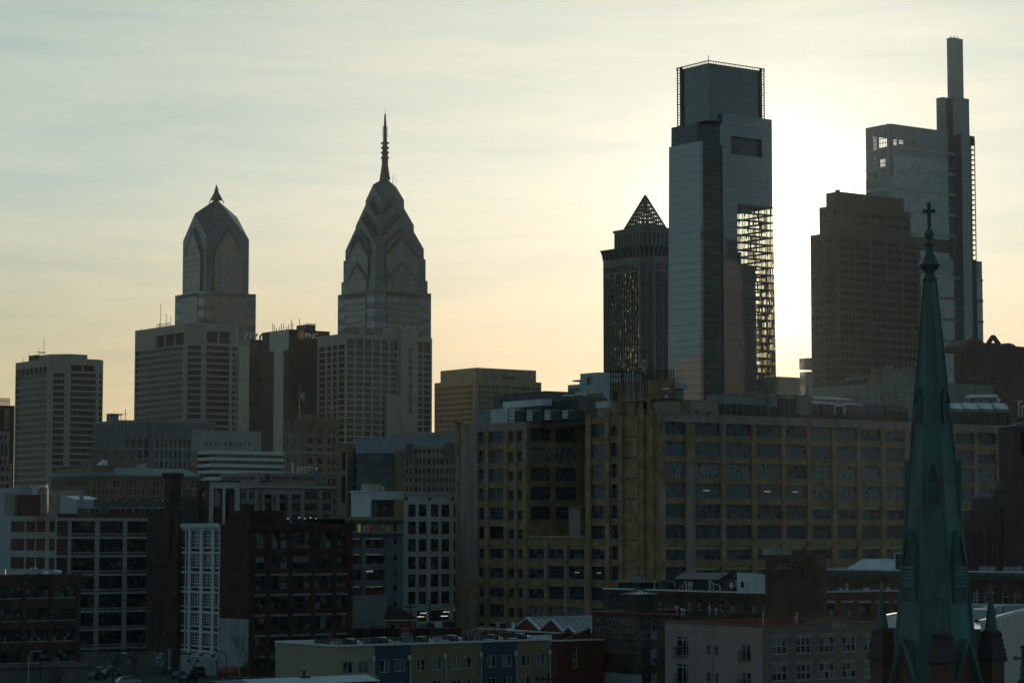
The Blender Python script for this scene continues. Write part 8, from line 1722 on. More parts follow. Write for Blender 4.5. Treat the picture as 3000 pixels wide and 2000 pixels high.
dbo('roof_cupola', 'dark hip roofed cupola at the left end of the dark brick block roof', 'cupola', 1811, 3, [('base', m_black, cup), ('hip_roof', m_black, cupr)])
def gh(mb, z, u): w_ = u(2108); mb.box(0, 3, -w_, 0, 0, z(1694))
def ghg(mb, z, u):
    w_ = u(2108); n = 16; mb.add([(-.3, .2, z(1694) + .02), (-.3, -w_ - .2, z(1694) + .02), (2, -w_ - .2, z(1676)), (2, .2, z(1676)), (4, -w_ - .2, z(1694)), (4, .2, z(1694))], [(0, 1, 2, 3), (3, 2, 4, 5)])
    for k in range(n + 1): mb.tube((-.33, -w_ * k / n, z(1694) + .05), (1.97, -w_ * k / n, z(1676) + .05), .05, 4, 1)
dbo('roof_greenhouse', 'long dark ridge skylight in front of the factory windows', 'skylight', 1978, 8, [('curb', m_black, gh), ('glazing', [g_dark, m_dark], ghg)])
def shed(mb, z, u): w_ = u(2198); mb.add([(0, 0, 0), (0, -w_, 0), (3.2, -w_, 0), (3.2, 0, 0), (0, 0, z(1676)), (0, -w_, z(1678)), (3.2, -w_, z(1681)), (3.2, 0, z(1679))], [(0, 1, 5, 4), (1, 2, 6, 5), (2, 3, 7, 6), (3, 0, 4, 7), (4, 5, 6, 7)]); [mb.box(-.03, -.003, -w_ + .05, -.05, h_, h_ + .03) for h_ in [.25 * k for k in range(1, 10)]]
def shedw(mb, z, u): mb.box(-.06, -.035, u(2178) * -1 - .1, u(2178) * -1 + .55, 1.1, 2.1)
def shedd(mb, z, u): mb.box(-.06, -.035, -u(2195), -u(2195) + .6, .4, 2.2)
SHD = dbo('white_stair_shed', 'white clapboard stair shed on the dark brick block roof beside the ruined tower', 'shed', 2159, 4, [('wall', m_whp, shed), ('window', g_dark, shedw), ('door', M('pale door', (.5, .52, .52)), shedd)])
o = thing('satellite_dish', 'small white satellite dish on the left corner of the white shed', 'satellite dish', SHD.location + Vector((-.9, 0, 1.5))); mb = MB(); mb.poly([(.4 * math.cos(t * .5236), -.1, .5 * math.sin(t * .5236)) for t in range(12)]); mb.tube((0, 0, -1.5), (0, .05, 0), .04, 5); mb.build('dish', [m_whp], o)
for k, (p0, p1, t) in enumerate(((1930, 1948, 1701), (1949, 1958, 1706), (2119, 2136, 1700))):
    def hv(mb, z, u, p1=p1, t=t): w_ = u(p1); mb.box(0, 1.2, -w_, 0, .15, z(t)); mb.box(-.04, -.004, -w_ + .1, -.1, .3, z(t) - .15, 1); mb.lathe([(.4, z(t)), (.42, z(t) + .12), (.3, z(t) + .14)], 10, .6, -w_ / 2, 1); mb.box(.1, .2, -w_ + .1, -.1, 0, .15, 1)
    dbo('condenser_unit', ('black condenser left of its small twin on the dark block roof', 'small black condenser right of its twin on the dark block roof', 'black condenser left of the white shed')[k], 'condenser', p0, 4, [('casing', [m_black, m_louv], hv)])
for k, (px, pts) in enumerate(((1988, [(1990, 1722), (2000, 1712), (2008, 1702), (2011, 1705)]), (2078, [(2078, 1702), (2082, 1700), (2090, 1709), (2108, 1714), (2112, 1721)]))):
    x = 6; P_ = [Vector((x, DB.b(p, 1720, x), DB.z(q, x, DB.b(p, 1720, x)))) for p, q in pts]; o = thing('roof_conduit', 'white conduit run on posts, ' + ('left' if k == 0 else 'right') + ' of the two vent stubs', 'conduit', DB.N, GA); mb = MB(); mb.path(P_, .06, 5); [mb.tube((p.x, p.y, zt - .4), p, .06, 5) for p in P_]; mb.build('pipe', [m_whp], o)
for k, px in enumerate((1917, 2019, 2026)):
    def vp(mb, z, u): mb.tube((0, 0, 0), (0, 0, 1.6), .11, 6); mb.lathe([(.11, 1.6), (.2, 1.65), (.05, 1.85)], 8); mb.tube((0, 0, 1.0), (0, .35, 1.5), .09, 6)
    dbo('vent_pipe', ('forked white vent near the cupola', 'white vent stub left of a pair in the middle of the dark block roof', 'white vent stub right of a pair in the middle of the dark block roof')[k], 'vent', px, 6, [('pipe', m_whp, vp)])
# ruined brick tower with steel frame
RT = Bld('ruined_brick_tower', 'ruined brick tower with crumbling top band and a cross braced steel frame on its face', 2413, 372, 2243, 2422, py=1700)
zt = RT.z(1609); zb_ = RT.z(1626); TL_ = RT.left; tu = lambda zx: RT.U(2220 + zx * .1871, 1700); tzz = lambda zy, zx: RT.z(1590 + zy * .1871, 0, RT.b(2220 + zx * .1871, 1700))
ow = [(tu(685), tu(745), tzz(620, 700), tzz(362, 700)), (tu(848), tu(920), tzz(620, 880), tzz(358, 880)), (tu(380), tu(465), tzz(620, 420), tzz(345, 420)), (tu(665), tu(760), tzz(1060, 700), tzz(945, 700)), (tu(870), tu(975), tzz(1060, 900), tzz(940, 900))]
mb = MB(); mb.wall(TL_, 0, RT.wl, 0, zb_, ow, .4); mb.wall(RT.front, 0, RT.wr, 0, zb_, []); mb.wall(Face((0, RT.wl), (1, 0)), 0, RT.wr, 0, zb_, []); mb.wall(Face((RT.wr, 0), (0, 1)), 0, RT.wl, 0, zb_, [])
for o_ in ow[:3]: archfill(mb, TL_, o_[0], o_[1], o_[3], .002, .3)
mb.build('wall', [brick('ruin brick', (.12, .065, .05), (.085, .05, .04), (.13, .12, .11), var=.6)], RT.o)
mb = MB(); [mb.quad(TL_.p(o_[0], o_[2], .38), TL_.p(o_[1], o_[2], .38), TL_.p(o_[1], o_[3], .38), TL_.p(o_[0], o_[3], .38)) for o_ in ow]; mb.build('blocked_openings', [M('grey blocking', (.06, .065, .065))], RT.o)
mb = MB(); mb.fbox(TL_, -.4, tu(565), zb_, zt, -.3, 1.5); mb.fbox(TL_, tu(565) + .01, RT.wl + .2, zb_ + .1, zt - .15, -.2, 1.5, 1); mb.fbox(RT.front, 0, RT.wr, zb_, zt - .2, -.2, .8, 1); mb.fbox(TL_, tu(280), tu(525), tzz(410, 400), tzz(300, 400), -.05, -.004)
mb.build('crumbling_top_band', [M('pale crumbling render', (.27, .25, .25), var=.6), m_dbk], RT.o)
mb = MB(); X = [tu(245), tu(540), tu(842)]; Zs = [tzz(1040, 500), tzz(665, 500), tzz(285, 500)]; I = lambda u, z: TL_.p(u, z, -1.0)
for u in X: mb.tube(I(u, 0), I(u, Zs[2]), .17, 4)
for z in Zs: mb.tube(I(X[0], z), I(X[2], z), .16, 4)
for i in (0, 1):
    for j in (0, 1): mb.tube(I(X[i], Zs[j]), I(X[i + 1], Zs[j + 1]), .085, 4); mb.tube(I(X[i], Zs[j + 1]), I(X[i + 1], Zs[j]), .085, 4)
mb.fbox(TL_, tu(200), tu(880), Zs[2], tzz(215, 500), -1.5, -.32); [mb.tube(I(u, Zs[2] - .1), TL_.p(u, Zs[2] - .1, 0), .1, 4) for u in X]; mb.build('steel_brace_frame', [m_rust], RT.o)
mb = MB()
for a, b in (((655, 90), (742, 10)), ((742, 10), (750, 85)), ((660, 86), (745, 70)), ((300, 92), (310, 40)), ((485, 92), (490, 45))): mb.tube(TL_.p(tu(a[0]), tzz(a[1], a[0]), .6), TL_.p(tu(b[0]), tzz(b[1], b[0]), .6), .06, 4)
mb.build('bent_rods', [m_rust], RT.o)
# teal cornice building and its terrace
TC = Bld('teal_cornice_block', 'brick block with deep teal cornice and white folded skylights, behind the copper spire', 3080, 395, 2415, 3200, py=1690)
zt = TC.z(1668, 0, TC.wl); TLc = TC.left; cu = lambda px, py=1740: TC.U(px, py); czt = lambda py, px: TC.z(py, 0, TC.b(px, 1740))
ow = [(cu(a), cu(b), czt(1768, a), czt(1724, a)) for a, b in ((2850, 2869), (2881, 2897), (2935, 2956), (2969, 2991), (3010, 3030))]
mb = MB(); mb.wall(TLc, 0, TC.wl, 0, zt, ow, .25); mb.quad((0, 0, zt), (8, 0, zt), (8, TC.wl, zt), (0, TC.wl, zt), 1); [archfill(mb, TLc, o_[0], o_[1], o_[3], .002, .2) for o_ in ow]; mb.wall(Face((0, TC.wl), (1, 0)), 0, 8, 0, zt, []); mb.wall(Face((8, 0), (0, 1)), 0, TC.wl, 0, zt, []); mb.build('wall', [m_dbk, m_roofw], TC.o)
for o_ in ow: win(TC, TLc, o_[0], o_[2], o_[1] - o_[0], o_[3] - o_[2], 'wsash2' if o_ is ow[0] else 'sash', .15)
mb = MB(); L = TC.wl; zc0 = czt(1688, 2415); mb.fbox(TLc, 0, L, zc0 + .35, zt - .5, -.5, -.004); mb.fbox(TLc, 0, L, zt - .5, zt + .02, -1.1, -.004); mb.fbox(TLc, 0, L, zc0, zc0 + .35, -.35, -.004); mb.build('teal_cornice', [m_tc], TC.o); mb = MB(); mb.fbox(TLc, -.1, L, zt + .022, zt + .2, -1.2, 1.0); mb.build('white_edge', [m_paro], TC.o)
for px0, px1, ptop, x in ((2480, 2576, 1636, 2.5), (2570, 2660, 1638, 2.5)):
    y0, y1 = TC.b(px1, 1650, x), TC.b(px0, 1650, x); zz = TC.z(ptop, x, y1); W = y1 - y0; mb = MB(); mb.add([(x, y0, zt + .2), (x, y1, zt + .2), (x + 5, y1, zt + .2), (x + 5, y0, zt + .2), (x + 1.5, y0 + W * .12, zz), (x + 1.5, y1 - W * .32, zz), (x + 4, y1 - W * .32, zz), (x + 4, y0 + W * .12, zz)], [(0, 1, 5, 4), (1, 2, 6, 5), (2, 3, 7, 6), (3, 0, 4, 7), (4, 5, 6, 7)]); mb.build('folded_skylight', [m_paro], TC.o)
mb = MB(); x = 1.6; y1, y0 = TC.b(2620, 1640, x), TC.b(2648, 1640, x); mb.box(x, x + 2.5, y0, y1, zt + .2, TC.z(1617, x, y1)); mb.box(x - .05, x - .004, y0 + .3, y1 - .35, zt + .25, TC.z(1621, x, y1), 1); mb.build('roof_door_house', [m_paro, m_void], TC.o)
for k in range(6):
    px = (2873, 2888, 2901, 2943, 2961, 2981)[k]; y = TC.b(px, 1660, 2); o = thing('condenser_unit', ('first grey cube condenser right of the copper spire', 'second grey cube condenser right of the copper spire', 'third grey cube condenser right of the copper spire', 'grey cube condenser just right of the white vent', 'grey cube condenser second from the right edge', 'grey cube condenser nearest the right edge')[k], 'condenser', TC.N + TC.R * 2 + TC.L * y + Vector((0, 0, zt + .02)), GA, 'grey cube condensers on the white roof'); mb = MB(); mb.box(0, .8, -.35, .35, .1, .95); mb.box(.05, .75, -.3, .3, 0, .1, 1); mb.lathe([(.28, .951), (.3, 1.0), (.1, 1.01)], 10, .4, 0, 1); mb.build('casing', [m_conc2, m_dark], o)
TT = Bld('terrace_brick_house', 'brick house with pale stone lintels and a planted roof terrace, left of the copper spire', 2412, 393, 2395, 2680, py=1740, wl=12)
zt = TT.z(1733); ow = [(TT.a(a, 1780), TT.a(b, 1780), TT.z(1806, TT.a(a, 1780)), TT.z(1766, TT.a(a, 1780))) for a, b in ((2417, 2446), (2467, 2499), (2518, 2549), (2569, 2600), (2620, 2645))]; WK['big2'] = dict(nx=2, ny=2, bar=.08, fr=.1, t=.12, mats=[m_dark, g_room, g_blind], pick=lambda r, i, j, a, b: 2 if r.random() < .12 else 1)
mb = MB(); mb.wall(TT.front, 0, TT.wr, 0, zt, ow, .25); mb.quad((0, 0, zt), (TT.wr, 0, zt), (TT.wr, 12, zt), (0, 12, zt), 1); mb.wall(Face((TT.wr, 0), (0, 1)), 0, 12, 0, zt, []); mb.wall(TT.left, 0, 12, 0, zt, []); mb.build('wall', [m_rbk, m_roof], TT.o)
for o_ in ow: win(TT, TT.front, o_[0], o_[2], o_[1] - o_[0], o_[3] - o_[2], 'big2', .15, nvar=4)
for o_ in ow: mb = MB(); mb.fbox(TT.front, o_[0] - .2, o_[1] + .2, o_[3] + .02, o_[3] + .42, -.08, -.004); mb.build('stone_lintel', [m_trim], TT.o)
mb = MB(); mb.fbox(TT.front, 0, TT.wr, zt - .1, zt + .12, -.35, .3); mb.build('white_edge', [m_paro], TT.o)
mb = MB(); n = 30; [mb.tube((TT.wr * k / n, .4, zt), (TT.wr * k / n, .4, zt + 1.1), .03, 4) for k in range(n + 1)]; [mb.tube((0, .4, zt + h_), (TT.wr, .4, zt + h_), .03, 4) for h_ in (.5, 1.1)]; mb.build('terrace_railing', [m_dark], TT.o)
rg = random.Random(4)
for k, px in enumerate((2463, 2480, 2534, 2543, 2603)):
    x = TT.a(px, 1725, .9); o = thing('planter', ('pale planter tub at the left of the brick terrace', 'pale planter tub with white bloom on the brick terrace', 'wide pale planter in the middle of the brick terrace', 'pale planter right of the wide one on the brick terrace', 'small white pot near the spire on the brick terrace')[k], 'planter', TT.N + TT.R * x + TT.L * .9 + Vector((0, 0, zt + .004)), GA); mb = MB(); mb.lathe([(.22, 0), (.32, .55), (.26, .56)], 10); mb.build('tub', [m_whp], o); mb = MB()
    for _ in range(50): t, r_, h_ = rg.uniform(0, 6.28), rg.uniform(0, .4), rg.uniform(.5, 1.2); p = Vector((r_ * math.cos(t), r_ * math.sin(t), h_)); mb.add([p, p + Vector((rg.uniform(-.12, .12), .05, .12)), p + Vector((.1, rg.uniform(-.1, .1), .05))], [(0, 1, 2)])
    mb.build('plant', [M('planter leaves', (.05, .06, .025)) if k != 1 else m_whp], o)
HD = thing('dry_grass_planting', 'strip of dry ornamental grass and green shrubs at the back of the brick terrace', 'planting', TT.N + TT.R * 1 + TT.L * 6 + Vector((0, 0, zt)), GA); mb = MB()
for _ in range(1500): x = rg.uniform(.5, 6.5); y = rg.uniform(0, .8); h_ = rg.uniform(.6, 1.6) * (.8 + .2 * math.sin(x * 3)); mb.add([(x, y, .1), (x + .05, y, .1), (x + rg.uniform(-.3, .3), y + rg.uniform(-.2, .2), h_)], [(0, 1, 2)], 0 if x > 1.8 else 1)
mb.box(.4, 6.6, -.1, .9, 0, .35, 2); mb.build('grass_blades', [M('dry grass', (.13, .075, .045)), M('shrub green', (.03, .045, .015)), m_dbk], HD)
# white metal shed with a sloping parapet
a_ = math.radians(72); Ym = 205; SHn = Vector((kx(2873, 1820) * Ym, Ym, 0)); MS = thing('white_metal_workshop', 'pale grey metal workshop with a flat roof behind a parapet in the bottom right corner', 'workshop', SHn, a_)
mf = Face((0, 0), (1, 0)); zt = Zat(1820, Ym); Lm = 44; dw = 8.5; mb = MB(); mb.wall(mf, 0, Lm, 0, zt, []); mb.quad((0, 0, zt - .9), (Lm, 0, zt - .9), (Lm, dw, zt - .9), (0, dw, zt - .9), 1); mb.wall(Face((0, dw), (1, 0)), 0, Lm, 0, zt + .25, []); mb.wall(Face((Lm, 0), (0, 1)), 0, dw, 0, zt + .1, []); [mb.fbox(mf, u, u + .06, 0, zt - .2, -.04, -.003) for u in [k * 1.1 for k in range(40)]]
mb.build('wall', [m_pan, m_roofw], MS); mb = MB(); mb.fbox(mf, -.1, Lm, zt, zt + .14, -.15, .2); mb.fbox(Face((0, dw), (1, 0)), 0, Lm, zt + .25, zt + .4, -.15, .2); mb.fbox(Face((Lm, 0), (0, 1)), 0, dw, zt + .1, zt + .3, -.1, .2); mb.build('parapet_cap', [m_paro], MS)
mb = MB(); Fg = Face((0, dw), (0, -1)); mb.fbox(Fg, 0, dw, 0, zt - .6, 0, .3); [mb.fbox(Fg, u, u + .12, 0, zt - .6, -.06, -.004) for u in [k * .45 for k in range(int(dw / .45))]]; mb.build('green_end_siding', [M('green siding', (.05, .09, .065), .6)], MS)
for k, u in enumerate((24, 31, 37)):
    o = thing('roof_unit', ('pale air unit on the metal workshop roof, nearest the pinnacle', 'second pale air unit on the metal workshop roof', 'pale air unit at the right edge of the workshop roof')[k], 'roof unit', SHn + Vector((math.cos(a_) * u - math.sin(a_) * 2.5, math.sin(a_) * u + math.cos(a_) * 2.5, zt - .9)), a_); mb = MB(); mb.box(0, 1.8, 0, 1.2, .3, 1.25); mb.box(.2, 1.6, -.04, -.004, .45, 1.1, 1); [mb.box(x, x + .1, .1, 1.1, 0, .3, 1) for x in (.1, 1.6)]; mb.build('casing', [m_pan, m_dark], o)
FLw = thing('low_white_roof', 'flat white roof at the foot of the metal workshop, bottom right corner', 'roof', (kx(2960, 1985) * 190, 190, 0), a_); zq = Zat(1988, 190); mb = MB(); mb.box(-6, 30, -6.0, -1.2, zq - .6, zq); mb.box(-6, 30, -6.1, -5.95, zq + .001, zq + .15); mb.build('roof_slab', [m_roofw], FLw); mb = MB(); mb.box(-5.8, 29.8, -5.8, -1.4, 0, zq - .61); mb.build('wall', [m_conc2], FLw)
# ---------------------------------------------------------------- the copper church spire
Ys_ = 196.0; ks = kx(2730, 1240); CS = thing('copper_church_spire', 'tall verdigris copper church spire with louvred dormers, steep base gables and a cross on top', 'church spire', (ks * Ys_, Ys_, 0), GA)
sz = lambda py: Zat(py, Ys_); mpp = Ys_ / F
m_ver = M('verdigris copper', (.016, .125, .115), .5, var=.4, scale=.45, streak=.9, spec=.45, bump=.3); m_ver2 = M('dark verdigris', (.018, .075, .07), .55, var=.35, streak=.5); m_church = brick('church brick', (.11, .06, .04), (.09, .05, .035), (.1, .08, .07), var=.4)
OCT = math.radians(22.5)
def octr(r): return [(r * math.cos(OCT + k * math.pi / 4), r * math.sin(OCT + k * math.pi / 4)) for k in range(8)]
r_at = lambda py: (19 + (py - 828) * (96.0 / 1060)) * mpp * 1.045
mb = MB(); lv = [2010, 1890, 1780, 1660, 1540, 1420, 1300, 1180, 1060, 940, 828]
for a, b in zip(lv, lv[1:]): mb.loft(octr(r_at(a)), sz(a), octr(r_at(b)), sz(b), 0, cap=False)
for py in lv[1:-1]:
    p = octr(r_at(py) * 1.003 + .012)
    for k in range(8): mb.tube((*p[k], sz(py)), (*p[(k + 1) % 8], sz(py)), .022, 4)
for py in range(880, 1900, 60):
    p = octr(r_at(py) + .004)
    for k in range(8):
        if (k + py // 60) % 2: mb.tube((*p[k], sz(py)), (*p[(k + 1) % 8], sz(py)), .014, 3)
mb.build('spire_shell', [m_ver], CS)
mb = MB(); a, b = octr(r_at(2010) + .03), octr(r_at(828) + .02)
for k in range(8): mb.tube((*a[k], sz(2010)), (*b[k], sz(828)), .15, 6, 0, .07)
mb.build('ridge_rolls', [m_ver], CS)
q = [(100, 1390), (102, 1380), (124, 1345), (126, 1325), (108, 1300), (84, 1270), (80, 1240), (86, 1200), (108, 1195), (128, 1180), (150, 1130), (180, 1112), (182, 1100), (150, 1060), (118, 1010), (84, 930), (60, 840), (54, 795), (60, 782), (88, 778), (90, 762), (62, 745), (44, 715), (30, 692), (50, 680), (74, 650), (84, 605), (76, 560), (54, 525), (36, 510), (33, 490), (31, 470)]
prof = [(r * .1786 * mpp, sz(580 + y * .1786)) for r, y in q]; mb = MB(); mb.lathe(prof, 24); mb.build('finial', [m_ver2], CS, smooth=True)
cz_ = lambda y: sz(580 + y * .1786); cw = lambda x: x * .1786 * mpp
mb = MB(); rr_ = math.radians(-GA * 57.2958)
def T_(x, y, z): return (x * math.cos(-GA) - y * math.sin(-GA), x * math.sin(-GA) + y * math.cos(-GA), z)
def cbox(mb, x0, x1, y0, y1, z0, z1): P = [T_(x, y, z) for z in (z0, z1) for x, y in ((x0, y0), (x1, y0), (x1, y1), (x0, y1))]; mb.add(P, [(0, 3, 2, 1), (4, 5, 6, 7), (0, 1, 5, 4), (1, 2, 6, 5), (2, 3, 7, 6), (3, 0, 4, 7)])
def bud(mb, cx, cz2, rx, rz):
    P = [T_(cx + rx * math.cos(t * math.pi / 4), s_ * cw(24), cz2 + rz * math.sin(t * math.pi / 4)) for s_ in (-1, 1) for t in range(8)]; mb.add(P + [T_(cx, -cw(38), cz2), T_(cx, cw(38), cz2)], [(i, (i + 1) % 8, 8 + (i + 1) % 8, 8 + i) for i in range(8)] + [(i, 16, (i + 1) % 8) for i in range(8)] + [(8 + i, 8 + (i + 1) % 8, 17) for i in range(8)])
cbox(mb, -cw(30), cw(30), -cw(22), cw(22), cz_(490), cz_(100)); cbox(mb, -cw(75), cw(75), -cw(21), cw(21), cz_(248), cz_(192))
bud(mb, 0, cz_(98), cw(38), cw(34)); bud(mb, -cw(72), cz_(218), cw(36), cw(40)); bud(mb, cw(72), cz_(218), cw(36), cw(40)); mb.build('cross', [m_ver2], CS)
def lucarne(ang, py_top, py_gab, py_bot, w_, nl):
    """gabled louvred dormer standing on one face of the spire"""
    o = bpy.data.objects.new('lucarne', None); COL.objects.link(o); o.parent = CS; o.rotation_euler = (0, 0, ang); c = math.cos(math.pi / 8)
    zt_, zg, zb = sz(py_top), sz(py_gab), sz(py_bot); y = -(r_at(py_bot) * c) - .10; h2 = w_ / 2
    mb = MB(); yb_, ygab = y, -(r_at(py_gab) * c) + .3; ap = -(r_at(py_top) * c) + .05
    mb.add([(-h2, y, zb), (h2, y, zb), (h2, y, zg), (0, y + .12, zt_), (-h2, y, zg)], [(0, 1, 2, 3, 4)], 1)
    mb.add([(-h2, y, zb), (-h2, y, zg), (-h2, y + 2.2, zg), (-h2, y + 2.2, zb)], [(0, 1, 2, 3)]); mb.add([(h2, y, zb), (h2, y, zg), (h2, y + 2.2, zg), (h2, y + 2.2, zb)], [(0, 1, 2, 3)])
    for s_ in (-1, 1): mb.add([(s_ * (h2 + .1), y - .08, zg - .05), (0, y - .02, zt_ + .12), (0, ap + .6, zt_ + .12), (s_ * (h2 + .1), y + 2.2, zg - .05)], [(0, 1, 2, 3)])
    for s_ in (-1, 1): mb.tube((s_ * (h2 + .04), y - .1, zg), (0, y - .04, zt_ + .1), .07, 5); mb.box(s_ * h2 - .07, s_ * h2 + .07, y - .09, y + .05, zb, zg)
    mb.box(-h2, h2, y - .08, y + .03, zb - .05, zb + .08); sh = bpy.data.objects.new('lucarne_hood', mb.mesh('lucarne_hood', [m_ver, m_ver2])); COL.objects.link(sh); sh.parent = o
    mb = MB(); z0, z1 = zb + (zg - zb) * .42, zg - .05
    for k in range(nl): z = z0 + (z1 - z0) * k / nl; mb.add([(-h2 + .1, y - .16, z), (h2 - .1, y - .16, z), (h2 - .1, y - .02, z + (z1 - z0) / nl * .75), (-h2 + .1, y - .02, z + (z1 - z0) / nl * .75)], [(0, 1, 2, 3)], 0); mb.box(-h2 + .1, h2 - .1, y - .02, y - .004, z, z + (z1 - z0) / nl * .3, 1)
    for k in (1, 2): mb.box(-h2 + .08, h2 - .08, y - .05, y - .005, zb + (zg - zb) * .14 * k, zb + (zg - zb) * .14 * k + .04, 0)
    lo_ = bpy.data.objects.new('louvres', mb.mesh('louvres', [m_ver, m_black])); COL.objects.link(lo_); lo_.parent = o
for k in range(4): lucarne(k * math.pi / 2, 1555, 1652, 1762, 1.25, 6); lucarne(k * math.pi / 2, 1140, 1180, 1242, .62, 5)
for k in range(4): lucarne(k * math.pi / 2 + math.pi / 4, 1352, 1412, 1480, .95, 5)
# square brick belfry with steep gables, corner turrets
hw = 3.35; zg0, zg1 = sz(2020), sz(1866)
for k in range(4):
    mb = MB(); c_, s_ = math.cos(k * math.pi / 2), math.sin(k * math.pi / 2)
    def G(x, y, z): return (c_ * x - s_ * y, s_ * x + c_ * y, z)
    e = 1.72; mb.add([G(-e, -hw, zg0 - 4), G(e, -hw, zg0 - 4), G(e, -hw, zg0), G(0, -hw, zg1 - .35), G(-e, -hw, zg0)], [(0, 1, 2, 3, 4)], 1)
    for sx in (-1, 1):
        A_, T2 = Vector(G(sx * e, -hw - .3, zg0)), Vector(G(0, -hw - .3, zg1)); A2, T3 = Vector(G(sx * e, -hw + 2.2, zg0)), Vector(G(0, -hw + 3.0, zg1))
        mb.add([A_, T2, T3, A2], [(0, 1, 2, 3)], 0); mb.tube(A_, T2, .17, 6, 0); A4, T4 = Vector(G(sx * (e - .3), -hw - .12, zg0)), Vector(G(0, -hw - .12, zg1 - .55)); mb.tube(A4, T4, .12, 5, 2)
    mb.build('base_gable', [m_ver, m_church, m_ver2], CS)
mb = MB(); mb.box(-hw + .02, hw - .02, -hw + .02, hw - .02, 0, zg0 - .5); mb.build('belfry_wall', [m_church], CS)
def turret(px, dx, dy, label, dpy):
    o = thing('church_pinnacle', label, 'pinnacle', CS.location + CS.matrix_basis.to_3x3() @ Vector((0, 0, 0)) + Vector((math.cos(GA) * dx - math.sin(GA) * dy, math.sin(GA) * dx + math.cos(GA) * dy, 0)), GA, 'pinnacles round the copper spire')
    Y = o.location.y; o.location.x = kx(px, 1850) * Y; z = lambda py: Zat(py + dpy, Y); k = Y / F
    mb = MB(); mb.box(-.68, .68, -.68, .68, 0, z(1926)); mb.build('brick_shaft', [m_church], o)
    mb = MB(); b = lambda r, py: ([(x * r * k, y * r * k) for x, y in ((-.76, -.76), (.76, -.76), (.76, .76), (-.76, .76))], z(py))
    for (r0_, p0), (r1_, p1) in zip(((40, 1930), (41, 1922), (30, 1878), (27, 1858), (29, 1850), (26, 1843)), ((41, 1922), (30, 1878), (27, 1858), (29, 1850), (26, 1843), (20, 1838))): (pa, za), (pb, zb) = b(r0_, p0), b(r1_, p1); mb.loft(pa, za, pb, zb)
    for sx in (-1, 1):
        for sy in (-1, 1):
            for t in range(6): f = t / 5; r_ = (40 - 13 * f) * .76 * k; zz = z(1922 - 66 * f); mb.lathe([(.02, zz - .1), (.1, zz), (.02, zz + .12)], 6, sx * r_, sy * r_)
    mb.build('crocketed_hood', [m_black], o)
    mb = MB(); mb.loft(octr(20.5 * k), z(1840), octr(5.5 * k), z(1738)); mb.build('copper_cone', [m_ver], o)
    mb = MB(); mb.lathe([(5 * k, z(1740)), (11 * k, z(1736)), (10 * k, z(1732)), (4 * k, z(1722)), (3 * k, z(1716))], 10); zc2 = z(1713); mb.box(-.05, .05, -.05, .05, z(1718), z(1702)); 
    for sx, sy in ((1, 0), (-1, 0), (0, 1), (0, -1)): mb.lathe([(.02, zc2 - .1), (.11, zc2), (.02, zc2 + .1)], 6, sx * .16, sy * .16)
    mb.build('finial', [m_ver], o)
turret(2584, -3.3, 3.3, 'copper coned pinnacle at the left corner of the spire', 0); turret(2761, -3.35, -3.35, 'copper coned pinnacle at the near corner, in front of the spire', 13); turret(2904, 3.3, -3.3, 'copper coned pinnacle at the right corner of the spire', 6)
o = thing('copper_finial_cross', 'verdigris finial with a lobed cross, cut by the right edge of the view', 'finial', (kx(2997, 1950) * 178, 178, 0)); k = 178 / F; z = lambda py: Zat(py, 178)
mb = MB(); mb.lathe([(.9, 0), (.9, z(2040)), (16 * k, z(1998)), (17 * k, z(1992)), (9 * k, z(1985)), (8 * k, z(1962)), (10 * k, z(1957)), (7 * k, z(1952)), (6 * k, z(1935))], 14); mb.build('shaft', [m_ver2], o)
mb = MB(); mb.box(-.1, .1, -.1, .1, z(1950), z(1895)); mb.box(-.52, .52, -.09, .09, z(1930), z(1923)); [mb.lathe([(.05, zz - .16), (.2, zz - .05), (.2, zz + .05), (.05, zz + .16)], 8, xx, 0) for xx, zz in ((0, z(1894)), (-.5, z(1926)), (.5, z(1926)))]; mb.build('cross', [m_ver2], o)
# dark Gothic church behind at the right edge
FRb = Bld('dark_gothic_church', 'dark brown stone church mass with a domed shoulder, behind the spire at the right edge', 2913, 440, 2905, 3120, py=1550, wl=10, ang=.22)
m_dst = M('dark church stone', (.065, .05, .042), var=.35, streak=.4); mb = MB(); zt = FRb.z(1457); mb.prism([(0, 10), (0, 0), (FRb.wr, 0), (FRb.wr, 10)], 0, zt); [mb.fbox(FRb.front, u, u + .5, 0, zt - 2, -.4, -.004) for u in (.2, 1.5)]; mb.build('wall', [m_dst], FRb.o)
mb = MB(); xr = FRb.a(2947, 1430); mb.lathe([(4.5, zt), (4.2, zt + 1.6), (3.2, zt + 3.4), (2.6, FRb.z(1402))], 20, xr + 4.4, 5); mb.build('dome_shoulder', [m_dst], FRb.o)
mb = MB(); xr = FRb.a(2972, 1300, 2); mb.box(xr, xr + 9, 2, 9, zt, FRb.z(1246)); mb.add([(xr - .3, 1.7, FRb.z(1246)), (xr + 9.3, 1.7, FRb.z(1246)), (xr + 9.3, 9.3, FRb.z(1246)), (xr - .3, 9.3, FRb.z(1246)), (xr + 4.5, 5.5, FRb.z(1224))], [(0, 1, 4), (1, 2, 4), (2, 3, 4), (3, 0, 4)]); mb.build('tower', [m_dst], FRb.o)
mb = MB(); mb.fbox(FRb.front, FRb.a(2991, 1300, 2), FRb.a(2991, 1300, 2) + .6, FRb.z(1330), FRb.z(1265), 1.95, 1.99); mb.build('lancet_opening', [m_void], FRb.o)
NV = Bld('lancet_window_church_nave', 'dark brick church nave with pointed lancet windows between the spire and the stone mass', 2800, 430, 2790, 2922, py=1600, wl=10, ang=.22)
